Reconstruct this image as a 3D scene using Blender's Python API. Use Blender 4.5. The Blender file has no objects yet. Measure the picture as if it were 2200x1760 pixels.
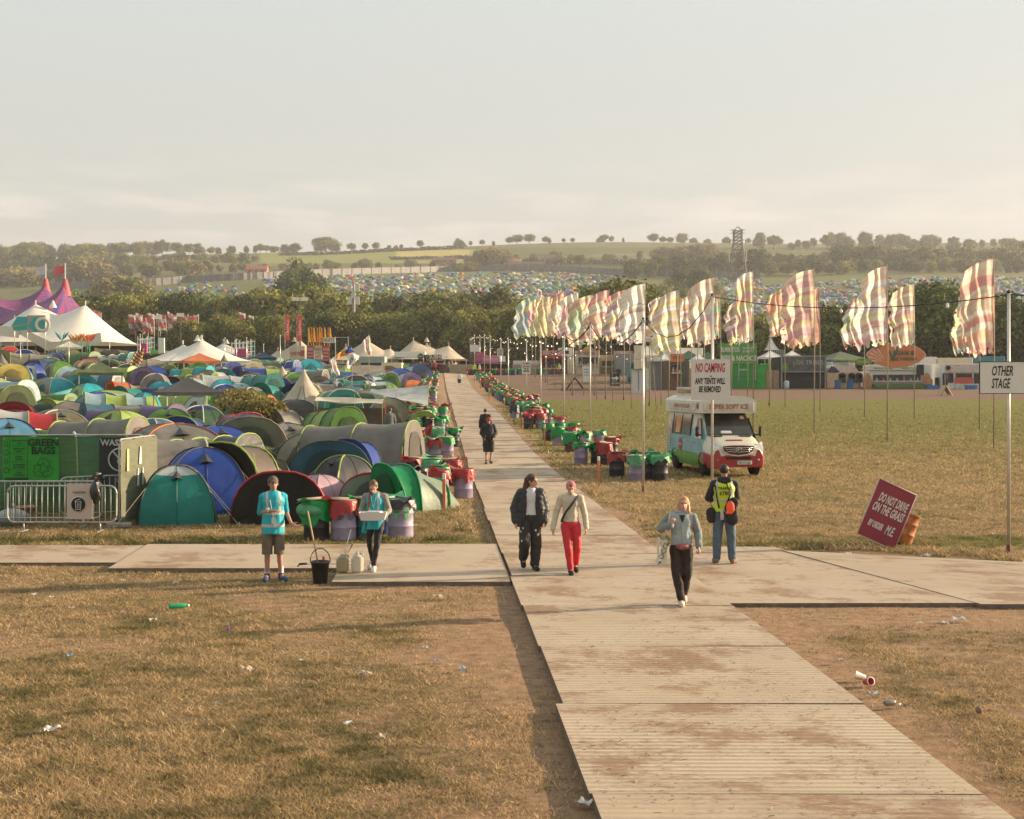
import bpy, bmesh, math, random
import numpy as np
from mathutils import Vector, Matrix
random.seed(7); rng=np.random.default_rng(7)
R=math.radians; PI=math.pi
sc=bpy.context.scene; col=sc.collection
# ---------------------------------------------------------------- camera, sky, sun, exposure
F=2900.0; HY=820.0; HC=3.4          # focal length in photo pixels (2200 wide), level line, camera height
cd=bpy.data.cameras.new('camera'); cam=bpy.data.objects.new('camera',cd); col.objects.link(cam)
cam.location=(0,0,HC); cam.rotation_euler=(R(90),0,0)
cd.sensor_width=36; cd.lens=36*F/2200; cd.clip_start=.2; cd.clip_end=9000
cd.shift_y=(HY-880)/2200
sc.camera=cam
SEL,SAZ=15.0,16.0                    # sun elevation, and degrees behind the picture's right
W=bpy.data.worlds.new('World'); sc.world=W; W.use_nodes=True
nt=W.node_tree; N=nt.nodes; L=nt.links; N.clear()
sky=N.new('ShaderNodeTexSky'); sky.sky_type='NISHITA'; sky.sun_disc=False
sky.sun_elevation=R(SEL); sky.sun_rotation=R(90-SAZ); sky.air_density=1.0; sky.dust_density=3.5; sky.ozone_density=.8
bg=N.new('ShaderNodeBackground'); bg.inputs[1].default_value=.052
tc=N.new('ShaderNodeTexCoord'); sep=N.new('ShaderNodeSeparateXYZ'); L.new(tc.outputs['Generated'],sep.inputs[0])
# thin high veil of cloud that pales the blue, and a low bank of cloud over the hills
veil=N.new('ShaderNodeMix'); veil.data_type='RGBA'; veil.inputs[0].default_value=.74
L.new(sky.outputs[0],veil.inputs[6])
ramp=N.new('ShaderNodeValToRGB'); e=ramp.color_ramp.elements
e[0].position=0; e[0].color=(5.7,5.15,4.55,1); e[1].position=.35; e[1].color=(7.7,8.3,7.9,1)
m=e.new(.12); m.color=(6.7,6.6,6.05,1)
L.new(sep.outputs[2],ramp.inputs[0]); L.new(ramp.outputs[0],veil.inputs[7])
mp=N.new('ShaderNodeMapping'); mp.inputs['Scale'].default_value=(7,7,46); L.new(tc.outputs['Generated'],mp.inputs[0])
nz=N.new('ShaderNodeTexNoise'); nz.inputs['Scale'].default_value=1.3; nz.inputs['Detail'].default_value=7; nz.inputs['Roughness'].default_value=.55
L.new(mp.outputs[0],nz.inputs[0])
cr=N.new('ShaderNodeValToRGB'); cr.color_ramp.elements[0].position=.45; cr.color_ramp.elements[1].position=.68; L.new(nz.outputs[0],cr.inputs[0])
band=N.new('ShaderNodeValToRGB'); b=band.color_ramp.elements
b[0].position=.09; b[0].color=(0,0,0,1); b[1].position=.175; b[1].color=(0,0,0,1); q=b.new(.115); q.color=(.7,.7,.7,1); q=b.new(.145); q.color=(.3,.3,.3,1)
L.new(sep.outputs[2],band.inputs[0])
mu=N.new('ShaderNodeMath'); mu.operation='MULTIPLY'; L.new(cr.outputs[0],mu.inputs[0]); L.new(band.outputs[0],mu.inputs[1])
clo=N.new('ShaderNodeMix'); clo.data_type='RGBA'; L.new(mu.outputs[0],clo.inputs[0]); L.new(veil.outputs[2],clo.inputs[6]); clo.inputs[7].default_value=(8.0,7.3,6.5,1)
L.new(clo.outputs[2],bg.inputs[0]); out=N.new('ShaderNodeOutputWorld'); L.new(bg.outputs[0],out.inputs[0])
sl=bpy.data.lights.new('sun','SUN'); sl.energy=5.0; sl.angle=R(.6); sl.color=(1.0,.78,.53)
sun=bpy.data.objects.new('sun',sl); col.objects.link(sun)
sd=Vector((math.cos(R(SEL))*math.cos(R(SAZ)),math.cos(R(SEL))*math.sin(R(SAZ)),math.sin(R(SEL))))
sun.rotation_euler=sd.to_track_quat('Z','Y').to_euler(); sun.location=sd*50
sc.view_settings.view_transform='Standard'; sc.view_settings.look='None'; sc.view_settings.exposure=1.08; sc.view_settings.gamma=1
sc.cycles.volume_step_rate=4; sc.cycles.volume_bounces=1; sc.cycles.max_bounces=6; sc.cycles.transparent_max_bounces=6
# ---------------------------------------------------------------- ground shape and pixel helpers
S_=1.086
_P=[(-60,0),(0,0),(30,0),(45,0.02),(57,.2),(66,.5),(90,1.2),(120,1.8),(145,2.35),(181,4.0),(240,5.2),(300,6),(420,8.5),(520,17),(600,28),(700,42),(850,63),(1000,80),(1100,91),(1300,117),(1500,151),(1580,156),(1750,150),(2300,110)]
_Y=np.linspace(-60,2300,4721); _Z=np.interp(_Y,[p[0] for p in _P],[p[1] for p in _P])
def _sm(z,w): k=np.hanning(w*2+1); k/=k.sum(); return np.convolve(np.pad(z,w,mode='edge'),k,mode='valid')
_Zs=_sm(_Z,20); _Zl=_sm(_Z,90); _w=np.clip((_Y-300)/200,0,1); _Z=_Zs*(1-_w)+_Zl*_w
_Y=_Y*S_; _Z=_Z*S_
def sstep(a,b,x): t=np.clip((np.asarray(x,float)-a)/(b-a),0,1); return t*t*(3-2*t)
def gz(x,y):
    x=np.asarray(x,float); y=np.asarray(y,float)
    z=np.interp(y,_Y,_Z)
    z=z+.062*np.maximum(0,np.minimum(-x-6,60))*sstep(48,150,y)*(1-sstep(320,520,y))
    hw=sstep(500,900,y)
    z=z+hw*(np.sin(x*.004+1)*6+np.sin(x*.011+y*.004)*2.5-sstep(100,600,-x)*9+sstep(150,520,x)*8*sstep(1100,1500,y))
    return z if z.ndim else float(z)
def hit(px,py,Y0=8.):
    """point of the ground seen at a photo pixel"""
    a=(px-1100)/F; b=(HY-py)/F
    ys=np.concatenate([np.arange(Y0,400,.25),np.arange(400,1750,2)]) if Y0<400 else np.arange(Y0,1750,1.)
    d=(HC+b*ys)-gz(a*ys,ys); k=np.argmax(d<=0)
    Y=float(ys[k]) if d[k]<=0 else float(ys[-1]); X=a*Y
    return X,Y,gz(X,Y)
D=2200/2156.0                       # zoomed view -> photo pixels
# ---------------------------------------------------------------- tags and mesh builder
def tag(o,label=None,cat=None,group=None,kind=None):
    if label:
        w=label.split(); o['label']=' '.join(w[:16])
    if cat: o['category']=cat
    if group: o['group']=group
    if kind: o['kind']=kind
    return o
def thing(name,label,cat,loc=(0,0,0),rz=0,group=None):
    o=bpy.data.objects.new(name,None); col.objects.link(o); o.empty_display_size=.2
    o.location=loc; o.rotation_euler=(0,0,rz); return tag(o,label,cat,group)
def kids(o): return [c for c in col.objects if c.parent==o]
class MB:
    def __init__(s): s.v=[]; s.f=[]; s.m=[]; s.sm=[]; s.uv=None
    def add(s,vs,fs,mi=0,sm=False,M=None):
        n=len(s.v)
        s.v+= [tuple(M@Vector(v)) for v in vs] if M is not None else [tuple(v) for v in vs]
        s.f+=[tuple(i+n for i in f) for f in fs]; s.m+=[mi]*len(fs); s.sm+=[sm]*len(fs)
    def box(s,c,d,mi=0,M=None,rz=0,bev=0):
        x,y,z=d[0]/2,d[1]/2,d[2]/2
        T=Matrix.Translation(c)@Matrix.Rotation(rz,4,'Z')
        if M is not None: T=M@T
        if bev:
            b=min(bev,x*.9,y*.9,z*.9); vs=[]
            for sz in(-1,1):
                for (sx,sy) in ((1,1),(-1,1),(-1,-1),(1,-1)):
                    vs+= [(sx*x,sy*(y-b),sz*(z-b)),(sx*(x-b),sy*y,sz*(z-b)),(sx*(x-b),sy*(y-b),sz*z)]
            bm=bmesh.new(); [bm.verts.new(v) for v in vs]; r=bmesh.ops.convex_hull(bm,input=bm.verts); bm.verts.index_update()
            bm.verts.ensure_lookup_table()
            s.add([v.co.copy() for v in bm.verts],[[v.index for v in f.verts] for f in bm.faces],mi,False,T); bm.free(); return
        vs=[(-x,-y,-z),(x,-y,-z),(x,y,-z),(-x,y,-z),(-x,-y,z),(x,-y,z),(x,y,z),(-x,y,z)]
        s.add(vs,[(0,3,2,1),(4,5,6,7),(0,1,5,4),(1,2,6,5),(2,3,7,6),(3,0,4,7)],mi,False,T)
    def tube(s,pts,r,n=6,mi=0,M=None,cap=True):
        pts=[Vector(p) for p in pts]; k=len(pts); rs=r if isinstance(r,(list,tuple)) else [r]*k
        vs=[];fs=[]; up=Vector((0,0,1))
        for i,p in enumerate(pts):
            t=(pts[min(i+1,k-1)]-pts[max(i-1,0)]).normalized()
            a=t.cross(up if abs(t.z)<.95 else Vector((1,0,0))).normalized(); b=a.cross(t)
            for j in range(n):
                q=2*PI*j/n; vs.append(p+a*math.cos(q)*rs[i]+b*math.sin(q)*rs[i])
        for i in range(k-1):
            for j in range(n): fs.append((i*n+j,i*n+(j+1)%n,(i+1)*n+(j+1)%n,(i+1)*n+j))
        if cap: fs.append(tuple(range(n))); fs.append(tuple((k-1)*n+j for j in range(n))[::-1])
        s.add(vs,fs,mi,n>4,M)
    def lathe(s,prof,n=20,mi=0,M=None,sm=True):
        vs=[];fs=[];k=len(prof)
        for r,z in prof:
            for j in range(n): q=2*PI*j/n; vs.append((r*math.cos(q),r*math.sin(q),z))
        for i in range(k-1):
            for j in range(n): fs.append((i*n+j,i*n+(j+1)%n,(i+1)*n+(j+1)%n,(i+1)*n+j))
        s.add(vs,fs,mi,sm,M)
    def grid(s,fn,nu,nv,mi=0,M=None,sm=True,mf=None):
        vs=[fn(i/nu,j/nv) for j in range(nv+1) for i in range(nu+1)]; n=nu+1
        for j in range(nv):
            fs=[(j*n+i,j*n+i+1,(j+1)*n+i+1,(j+1)*n+i) for i in range(nu)]
            if j==0: s.add(vs,fs,mi,sm,M); base=len(s.v)-len(vs)
            else:
                s.f+=[tuple(q+base for q in f) for f in fs]; s.m+=[mi]*nu; s.sm+=[sm]*nu
        if mf:
            c=len(s.m)-nu*nv
            for j in range(nv):
                for i in range(nu): s.m[c+j*nu+i]=mf((i+.5)/nu,(j+.5)/nv)
    def prism(s,poly,t,mi=0,M=None):
        """polygon in local XZ, thickness t along Y"""
        n=len(poly); vs=[(x,-t/2,z) for x,z in poly]+[(x,t/2,z) for x,z in poly]
        s.add(vs,[tuple(range(n)),tuple(range(2*n-1,n-1,-1))]+[(i,i+n,(i+1)%n+n,(i+1)%n) for i in range(n)],mi,False,M)
    def ball(s,c,r,mi=0,n=8,M=None):
        if not hasattr(r,'__len__'): r=(r,r,r)
        T=Matrix.Translation(c)@Matrix.Diagonal((r[0],r[1],r[2],1))
        if M is not None: T=M@T
        s.lathe([(max(1e-3,math.sin(PI*k/n)),-math.cos(PI*k/n)) for k in range(n+1)],n+4,mi,T)
    def build(s,name,mats,parent=None,loc=None,fix=True):
        me=bpy.data.meshes.new(name); me.from_pydata([tuple(v) for v in s.v],[],s.f)
        if not isinstance(mats,(list,tuple)): mats=[mats]
        for q in mats: me.materials.append(q)
        me.polygons.foreach_set('material_index',s.m); me.polygons.foreach_set('use_smooth',s.sm)
        if fix:
            bm=bmesh.new(); bm.from_mesh(me); bmesh.ops.recalc_face_normals(bm,faces=bm.faces); bm.to_mesh(me); bm.free()
        me.update(); o=bpy.data.objects.new(name,me); col.objects.link(o)
        if parent: o.parent=parent
        if loc: o.location=loc
        return o
def dup(root,loc=None,rz=None,scale=None):
    r=root.copy(); col.objects.link(r)
    for c in kids(root):
        d=c.copy(); col.objects.link(d); d.parent=r
        for g in kids(c): h=g.copy(); col.objects.link(h); h.parent=d
    if loc is not None: r.location=loc
    if rz is not None: r.rotation_euler=(0,0,rz)
    if scale is not None: r.scale=scale if hasattr(scale,'__len__') else (scale,)*3
    return r
# ---------------------------------------------------------------- materials
_mc={}
def mat(name,c,rough=.75,var=.15,scale=4.,bump=0.,metal=0.,trans=0.,spec=.4,tint=None,alpha=1.,emit=0,det=5,stretch=(1,1,1)):
    k=(name,tuple(c),rough,var,scale,bump,metal,trans,alpha)
    if k in _mc: return _mc[k]
    m=bpy.data.materials.new(name); m.use_nodes=True; t=m.node_tree; n=t.nodes; l=t.links
    p=n['Principled BSDF']; o=n['Material Output']
    p.inputs['Roughness'].default_value=rough; p.inputs['Metallic'].default_value=metal; p.inputs['Specular IOR Level'].default_value=spec
    tcn=n.new('ShaderNodeTexCoord'); mpn=n.new('ShaderNodeMapping'); mpn.inputs['Scale'].default_value=stretch; l.new(tcn.outputs['Object'],mpn.inputs[0])
    ns=n.new('ShaderNodeTexNoise'); ns.inputs['Scale'].default_value=scale; ns.inputs['Detail'].default_value=det; l.new(mpn.outputs[0],ns.inputs[0])
    r=n.new('ShaderNodeValToRGB'); r.color_ramp.elements[0].position=.3; r.color_ramp.elements[1].position=.7
    lo=[max(0,x*(1-var)) for x in c]; hi=[min(1,x*(1+var)) for x in c]
    if tint: lo=list(tint)
    r.color_ramp.elements[0].color=(*lo,1); r.color_ramp.elements[1].color=(*hi,1)
    l.new(ns.outputs[0],r.inputs[0]); l.new(r.outputs[0],p.inputs['Base Color'])
    if bump:
        b=n.new('ShaderNodeBump'); b.inputs['Strength'].default_value=bump; b.inputs['Distance'].default_value=.05; l.new(ns.outputs[0],b.inputs['Height']); l.new(b.outputs[0],p.inputs['Normal'])
    if emit: l.new(r.outputs[0],p.inputs['Emission Color']); p.inputs['Emission Strength'].default_value=emit
    last=p.outputs[0]
    if trans:
        tr=n.new('ShaderNodeBsdfTranslucent'); l.new(r.outputs[0],tr.inputs[0]); mx=n.new('ShaderNodeMixShader'); mx.inputs[0].default_value=trans
        l.new(last,mx.inputs[1]); l.new(tr.outputs[0],mx.inputs[2]); last=mx.outputs[0]
    if alpha<1:
        tp=n.new('ShaderNodeBsdfTransparent'); mx=n.new('ShaderNodeMixShader'); mx.inputs[0].default_value=alpha
        l.new(tp.outputs[0],mx.inputs[1]); l.new(last,mx.inputs[2]); last=mx.outputs[0]
    if last!=p.outputs[0]: l.new(last,o.inputs[0])
    _mc[k]=m; return m
def fab(name,c): return mat('fabric_'+name,c,rough=.48,var=.18,scale=1.7,bump=.8,trans=.22,det=7)
def vcol(name,attr='col',rough=.8,trans=0.,bump=0.,bscale=6.,spec=.3):
    m=bpy.data.materials.new(name); m.use_nodes=True; t=m.node_tree; n=t.nodes; l=t.links; p=n['Principled BSDF']
    a=n.new('ShaderNodeAttribute'); a.attribute_name=attr; p.inputs['Roughness'].default_value=rough; p.inputs['Specular IOR Level'].default_value=spec
    l.new(a.outputs['Color'],p.inputs['Base Color'])
    if bump:
        tcn=n.new('ShaderNodeTexCoord'); ns=n.new('ShaderNodeTexNoise'); ns.inputs['Scale'].default_value=bscale; l.new(tcn.outputs['Object'],ns.inputs[0])
        b=n.new('ShaderNodeBump'); b.inputs['Strength'].default_value=bump; b.inputs['Distance'].default_value=.05; l.new(ns.outputs[0],b.inputs['Height']); l.new(b.outputs[0],p.inputs['Normal'])
    if trans:
        tr=n.new('ShaderNodeBsdfTranslucent'); l.new(a.outputs['Color'],tr.inputs[0]); mx=n.new('ShaderNodeMixShader'); mx.inputs[0].default_value=trans
        l.new(p.outputs[0],mx.inputs[1]); l.new(tr.outputs[0],mx.inputs[2]); l.new(mx.outputs[0],n['Material Output'].inputs[0])
    return m
def npmesh(name,verts,faces,mats,cols=None,smooth=False,mi=None):
    """verts (n,3), faces (m,k) all of one size k; cols (n,3) per vertex"""
    me=bpy.data.meshes.new(name); n=len(verts); m,k=faces.shape
    me.vertices.add(n); me.vertices.foreach_set('co',np.asarray(verts,np.float32).ravel())
    me.loops.add(m*k); me.loops.foreach_set('vertex_index',faces.astype(np.int32).ravel())
    me.polygons.add(m); me.polygons.foreach_set('loop_start',np.arange(0,m*k,k,dtype=np.int32))
    me.polygons.foreach_set('use_smooth',np.full(m,bool(smooth)))
    for q in (mats if isinstance(mats,list) else [mats]): me.materials.append(q)
    if mi is not None: me.polygons.foreach_set('material_index',mi.astype(np.int32))
    me.update(calc_edges=True)
    if cols is not None:
        a=me.color_attributes.new('col','FLOAT_COLOR','POINT'); a.data.foreach_set('color',np.c_[cols,np.ones(n)].astype(np.float32).ravel())
    me.validate(); o=bpy.data.objects.new(name,me); col.objects.link(o); return o
def text(s,size,m,parent,loc,rot=(R(90),0,0),sx=1.,shear=0.,bold=0.,name='lettering',align='CENTER',ext=.004,line=1.):
    c=bpy.data.curves.new('t','FONT'); c.body=s; c.size=size; c.align_x=align; c.align_y='CENTER'; c.shear=shear; c.offset=bold; c.extrude=ext; c.resolution_u=2; c.space_line=line
    o=bpy.data.objects.new('t',c); col.objects.link(o); dg=bpy.context.evaluated_depsgraph_get()
    me=bpy.data.meshes.new_from_object(o.evaluated_get(dg)); bpy.data.objects.remove(o); bpy.data.curves.remove(c)
    me.materials.clear(); me.materials.append(m); me.name=name
    r=bpy.data.objects.new(name,me); col.objects.link(r); r.parent=parent; r.location=loc; r.rotation_euler=rot; r.scale=(sx,1,1); return r
# simple value noise for scattering
def vnoise(x,y,s=0):
    x=np.asarray(x,float); y=np.asarray(y,float); xi=np.floor(x).astype(int); yi=np.floor(y).astype(int); fx=x-xi; fy=y-yi; fx=fx*fx*(3-2*fx); fy=fy*fy*(3-2*fy)
    def h(a,b): q=(a*374761393+b*668265263+s*1442695041)&0x7fffffff; q=(q^(q>>13))*1274126177&0x7fffffff; return ((q^(q>>16))&0xffff)/65535.
    return (h(xi,yi)*(1-fx)+h(xi+1,yi)*fx)*(1-fy)+(h(xi,yi+1)*(1-fx)+h(xi+1,yi+1)*fx)*fy
def fbm(x,y,s=0): return .5*vnoise(x,y,s)+.3*vnoise(x*2.1,y*2.1,s+1)+.2*vnoise(x*4.3,y*4.3,s+2)
ORD=['first','second','third','fourth','fifth','sixth','seventh','eighth','ninth','tenth','eleventh','twelfth','thirteenth','fourteenth','fifteenth','sixteenth','seventeenth','eighteenth','nineteenth','twentieth']
REG=[]
def reg(o,desc,where,cat,group=None):
    REG.append([o,desc,where]); tag(o,desc+' '+where,cat,group)
def relabel():
    d={}
    for o,a,b in REG: d.setdefault((a,b),[]).append(o)
    for (a,b),os in d.items():
        if len(os)==1: tag(os[0],a+' '+b); continue
        os.sort(key=lambda o:o.location.x/o.location.y)
        for i,o in enumerate(os):
            if len(os)<=20: tag(o,a+' '+b+', '+ORD[i]+' from left')
            else: tag(o,a+' '+b)
# ---------------------------------------------------------------- ground sheet
def pcx(y): return 2.85-.057*y          # centre line of the main trackway
PW=1.56
def gmask(x,y):
    """dirt, green, near-grass"""
    e=np.abs(x-pcx(y))-PW
    n=fbm(x*.35,y*.35,3); n2=fbm(x*1.3,y*1.3,9)
    near=1-sstep(26,34,y)
    wl=np.where(x<pcx(y),2.6,1.5)
    dirt=(1-sstep(.1,1.,e/wl+(n-.5)*1.6))*near
    dirt=np.maximum(dirt,(1-sstep(.2,2.4,np.abs(y-19.2)+(n-.5)*3.))*sstep(0,1,x-pcx(y))*.95)
    dirt=np.maximum(dirt,(1-sstep(0,1.6,np.abs(y-22)+(n-.5)*2))*(x<pcx(y))*sstep(-6,-2,x)*.8)
    dirt=np.maximum(dirt,sstep(.56,.68,n)*.55*(1-sstep(20,30,y)))
    dirt=np.maximum(dirt,(1-sstep(.0,.9,e/(.8+y*.012)+(n-.5)*1.6))*(1-near)*.85)
    # wood-chip road in front of the right stalls, widening to the left
    road=sstep(119,124,y+ (x<14)*np.clip((14-x)*.2,0,4) +n*3-1.5)*(1-sstep(168,176,y-np.clip(30-x,0,40)*2.2+n*5-2))*sstep(1.,3.5,x-pcx(y)-3)
    dirt2=road*(y<300)
    green=sstep(.40,.75,fbm(x*.22+5,y*.22,21))*.30+sstep(26,32,y)*.12
    green=np.maximum(green,(1-sstep(0,1.2,np.abs(y-28.6+.0*x)-.5))*.95*np.clip(fbm(x*.8,y*.8,2)*1.9,0,1))    # fresh strip along the cross track
    green=np.maximum(green,sstep(34,85,y)*.85*(x>pcx(y)))
    green=np.maximum(green,sstep(30,34,y)*(x<pcx(y)-4)*.6)
    return np.clip(dirt,0,1),np.clip(green,0,1),np.clip(dirt2,0,1)
ys=np.concatenate([np.arange(-14,30,.3),np.arange(30,60,.6),np.arange(60,200,2.),np.arange(200,560,8.),np.arange(560,1800,9.),[1820,1860,1920,2000,2100]])
us=np.linspace(-1,1,301)
gx=us[None,:]*(ys[:,None].clip(0)*.47+26); gy=np.repeat(ys[:,None],301,1)
bumpz=(fbm(gx*1.1,gy*1.1,5)-.5)*.05*(1-sstep(28,60,gy))
pm=sstep(-.1,.5,np.abs(gx-pcx(gy))-PW)
cross=sstep(20,20.4,gy)*(1-sstep(27.6,28,gy))
gzz=gz(gx,gy)+bumpz*pm*(1-cross)
dirt,green,chip=gmask(gx,gy)
# far field colours (each field its own crop)
def farcol(x,y):
    c=np.zeros(x.shape+(3,)); c[:]=(.085,.10,.03)
    px=1100+F*x/np.maximum(y,1); py=HY-F*(gz(x,y)-HC)/np.maximum(y,1)
    rng_=fbm(x*.006,y*.01,31)
    c[rng_>.55]=(.16,.15,.05); c[rng_>.66]=(.13,.10,.05)
    def f(x0,x1,y0,y1,k,t=0): q=(px>x0)&(px<x1)&(py+(px-x0)*t>y0)&(py+(px-x0)*t<y1)&(y>700); c[q]=k
    f(560,1030,536,566,(.22,.23,.05)); f(850,1010,537,556,(.46,.38,.11)); f(600,850,528,538,(.26,.23,.05),.0)
    f(880,1010,558,566,(.30,.25,.09)); f(1130,1260,550,566,(.24,.19,.08)); f(380,460,553,566,(.18,.20,.05)); f(1000,1700,516,532,(.14,.13,.055))
    f(1700,1810,512,532,(.20,.17,.07)); f(0,90,552,566,(.22,.19,.1)); f(400,600,528,540,(.13,.13,.05))
    t=(y>560)&(y<1150)&(py>585); c[t]=(.13,.14,.045)
    return c
fc=farcol(gx,gy); far=sstep(420,560,gy)
n=len(ys); nu=301; idx=np.arange(n*nu).reshape(n,nu)
faces=np.stack([idx[:-1,:-1],idx[:-1,1:],idx[1:,1:],idx[1:,:-1]],-1).reshape(-1,4)
gm=bpy.data.materials.new('ground_earth_and_grass'); gm.use_nodes=True; t=gm.node_tree; n_=t.nodes; l_=t.links; p=n_['Principled BSDF']
p.inputs['Roughness'].default_value=.95; p.inputs['Specular IOR Level'].default_value=.1
def node(k,**kw):
    q=n_.new(k)
    for a,b in kw.items(): setattr(q,a,b)
    return q
geo=node('ShaderNodeNewGeometry'); am=node('ShaderNodeAttribute',attribute_name='mask'); af=node('ShaderNodeAttribute',attribute_name='col'); sp=node('ShaderNodeSeparateColor'); l_.new(am.outputs['Color'],sp.inputs[0])
def noise(s,d=6,r=.6,str_=None):
    q=node('ShaderNodeTexNoise'); q.inputs['Scale'].default_value=s; q.inputs['Detail'].default_value=d; q.inputs['Roughness'].default_value=r
    if str_: m=node('ShaderNodeMapping'); m.inputs['Scale'].default_value=str_; l_.new(geo.outputs['Position'],m.inputs[0]); l_.new(m.outputs[0],q.inputs[0])
    else: l_.new(geo.outputs['Position'],q.inputs[0])
    return q.outputs[0]
def ramp(s,a,b,ca,cb):
    q=node('ShaderNodeValToRGB'); q.color_ramp.elements[0].position=a; q.color_ramp.elements[1].position=b; q.color_ramp.elements[0].color=(*ca,1); q.color_ramp.elements[1].color=(*cb,1); l_.new(s,q.inputs[0]); return q.outputs[0]
def mix(f,a,b):
    q=node('ShaderNodeMix',data_type='RGBA')
    for i,v in ((0,f),(6,a),(7,b)):
        if hasattr(v,'links'): l_.new(v,q.inputs[i])
        elif i==0: q.inputs[0].default_value=v
        else: q.inputs[i].default_value=(*v,1)
    return q.outputs[2]
def mth(op,a,b):
    q=node('ShaderNodeMath',operation=op)
    for i,v in ((0,a),(1,b)):
        if hasattr(v,'links'): l_.new(v,q.inputs[i])
        else: q.inputs[i].default_value=v
    return q.outputs[0]
straw=ramp(noise(9,8,.75),.3,.7,(.105,.066,.034),(.40,.285,.155))
grn=ramp(noise(7,8,.75),.3,.7,(.085,.08,.02),(.25,.23,.07))
gf=mth('ADD',sp.outputs[1],mth('MULTIPLY',mth('SUBTRACT',noise(3.2),.5),1.5))
gr=mix(ramp(gf,.25,.75,(0,0,0),(1,1,1)),straw,grn)
dr=ramp(noise(5,8,.7),.3,.72,(.22,.135,.08),(.50,.32,.20))
chp=ramp(noise(3.5,8,.8),.3,.7,(.12,.075,.05),(.27,.18,.13))
df=mth('ADD',sp.outputs[0],mth('MULTIPLY',mth('SUBTRACT',noise(2.5,8,.7),.5),.9))
c=mix(ramp(df,.35,.6,(0,0,0),(1,1,1)),gr,dr); c=mix(ramp(mth('ADD',sp.outputs[2],mth('MULTIPLY',mth('SUBTRACT',noise(.8),.5),.5)),.4,.55,(0,0,0),(1,1,1)),c,chp)
af2=mix(.18,af.outputs['Color'],ramp(noise(.05,8,.7),.3,.7,(.06,.07,.02),(.22,.20,.07)))
fa=node('ShaderNodeAttribute',attribute_name='far'); c=mix(fa.outputs['Fac'],c,af2); l_.new(c,p.inputs['Base Color'])
bp=node('ShaderNodeBump'); bp.inputs['Strength'].default_value=.9; bp.inputs['Distance'].default_value=.06
l_.new(mth('ADD',noise(14,8,.8),mth('MULTIPLY',noise(2.2,4),.8)),bp.inputs['Height']); l_.new(bp.outputs[0],p.inputs['Normal'])
ground=npmesh('ground',np.stack([gx,gy,gzz],-1).reshape(-1,3),faces,gm,fc.reshape(-1,3),smooth=True)
a=ground.data.color_attributes.new('mask','FLOAT_COLOR','POINT'); a.data.foreach_set('color',np.stack([dirt,green,chip,np.ones_like(dirt)],-1).astype(np.float32).ravel())
a=ground.data.attributes.new('far','FLOAT','POINT'); a.data.foreach_set('value',far.astype(np.float32).ravel())
tag(ground,'dry trampled grass field rising to distant wooded hills',None,None,'structure')
# ---------------------------------------------------------------- trackway
tm=bpy.data.materials.new('muddy_metal_trackway'); tm.use_nodes=True; t=tm.node_tree; n_=t.nodes; l_=t.links; p=n_['Principled BSDF']; p.inputs['Roughness'].default_value=.62; p.inputs['Specular IOR Level'].default_value=.25
geo=node('ShaderNodeUVMap'); geo.uv_map='UVMap'
class _o: pass
g2=node('ShaderNodeUVMap'); g2.uv_map='UVMap'
def noiseuv(s,d=6,r=.6,str_=(1,1,1)):
    m=node('ShaderNodeMapping'); m.inputs['Scale'].default_value=str_; l_.new(g2.outputs[0],m.inputs[0]); q=node('ShaderNodeTexNoise'); q.inputs['Scale'].default_value=s; q.inputs['Detail'].default_value=d; q.inputs['Roughness'].default_value=r; l_.new(m.outputs[0],q.inputs[0]); return q.outputs[0]
pa=node('ShaderNodeAttribute',attribute_name='panel')
base=ramp(noiseuv(.8,5),.3,.7,(.355,.26,.175),(.48,.365,.255))
base=mix(mth('MULTIPLY',pa.outputs['Fac'],.35),base,(.50,.40,.29))
sw=node('ShaderNodeSeparateXYZ'); l_.new(g2.outputs[0],sw.inputs[0])
rid=mth('SINE',mth('MULTIPLY',sw.outputs[1],2*PI/.115),0)
rid2=mth('SINE',mth('MULTIPLY',sw.outputs[1],2*PI/.023),0)
line=ramp(mth('MULTIPLY',mth('ADD',rid,1),.5),.80,.95,(0,0,0),(1,1,1))
patch=ramp(noiseuv(.5,3,.5,(.35,1.2,1)),.44,.56,(.08,.08,.08),(1,1,1))
base=mix(mth('MULTIPLY',mth('MULTIPLY',line,patch),.62),base,(.68,.57,.42))
mud=ramp(mth('ADD',mth('ADD',mth('MULTIPLY',noiseuv(1.3,9,.74,(.9,1.2,1)),.62),mth('MULTIPLY',noiseuv(.45,3,.5,(1.6,.6,1)),.40)),mth('MULTIPLY',noiseuv(7,7,.85,(.9,2.6,1)),.42)),.725,.80,(0,0,0),(.9,.9,.9))
base=mix(mud,base,(.27,.155,.085)); spk=ramp(noiseuv(11,4,.7,(.45,1.9,1)),.63,.69,(0,0,0),(.7,.7,.7)); base=mix(spk,base,(.22,.14,.09))
dk=ramp(mth('MULTIPLY',mth('ADD',rid,1),.5),.0,.16,(.45,.45,.45),(0,0,0)); base=mix(mth('MULTIPLY',dk,patch),base,(.24,.18,.125))
l_.new(base,p.inputs['Base Color'])
bp=node('ShaderNodeBump'); bp.inputs['Strength'].default_value=.6; bp.inputs['Distance'].default_value=.012
l_.new(mth('ADD',mth('ADD',mth('MULTIPLY',rid,.5),mth('MULTIPLY',rid2,.12)),mth('MULTIPLY',noiseuv(20,6,.7),.8)),bp.inputs['Height']); l_.new(bp.outputs[0],p.inputs['Normal'])
edge=mat('trackway_edge',(.16,.12,.09),.8,.3,9,.3)
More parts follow.
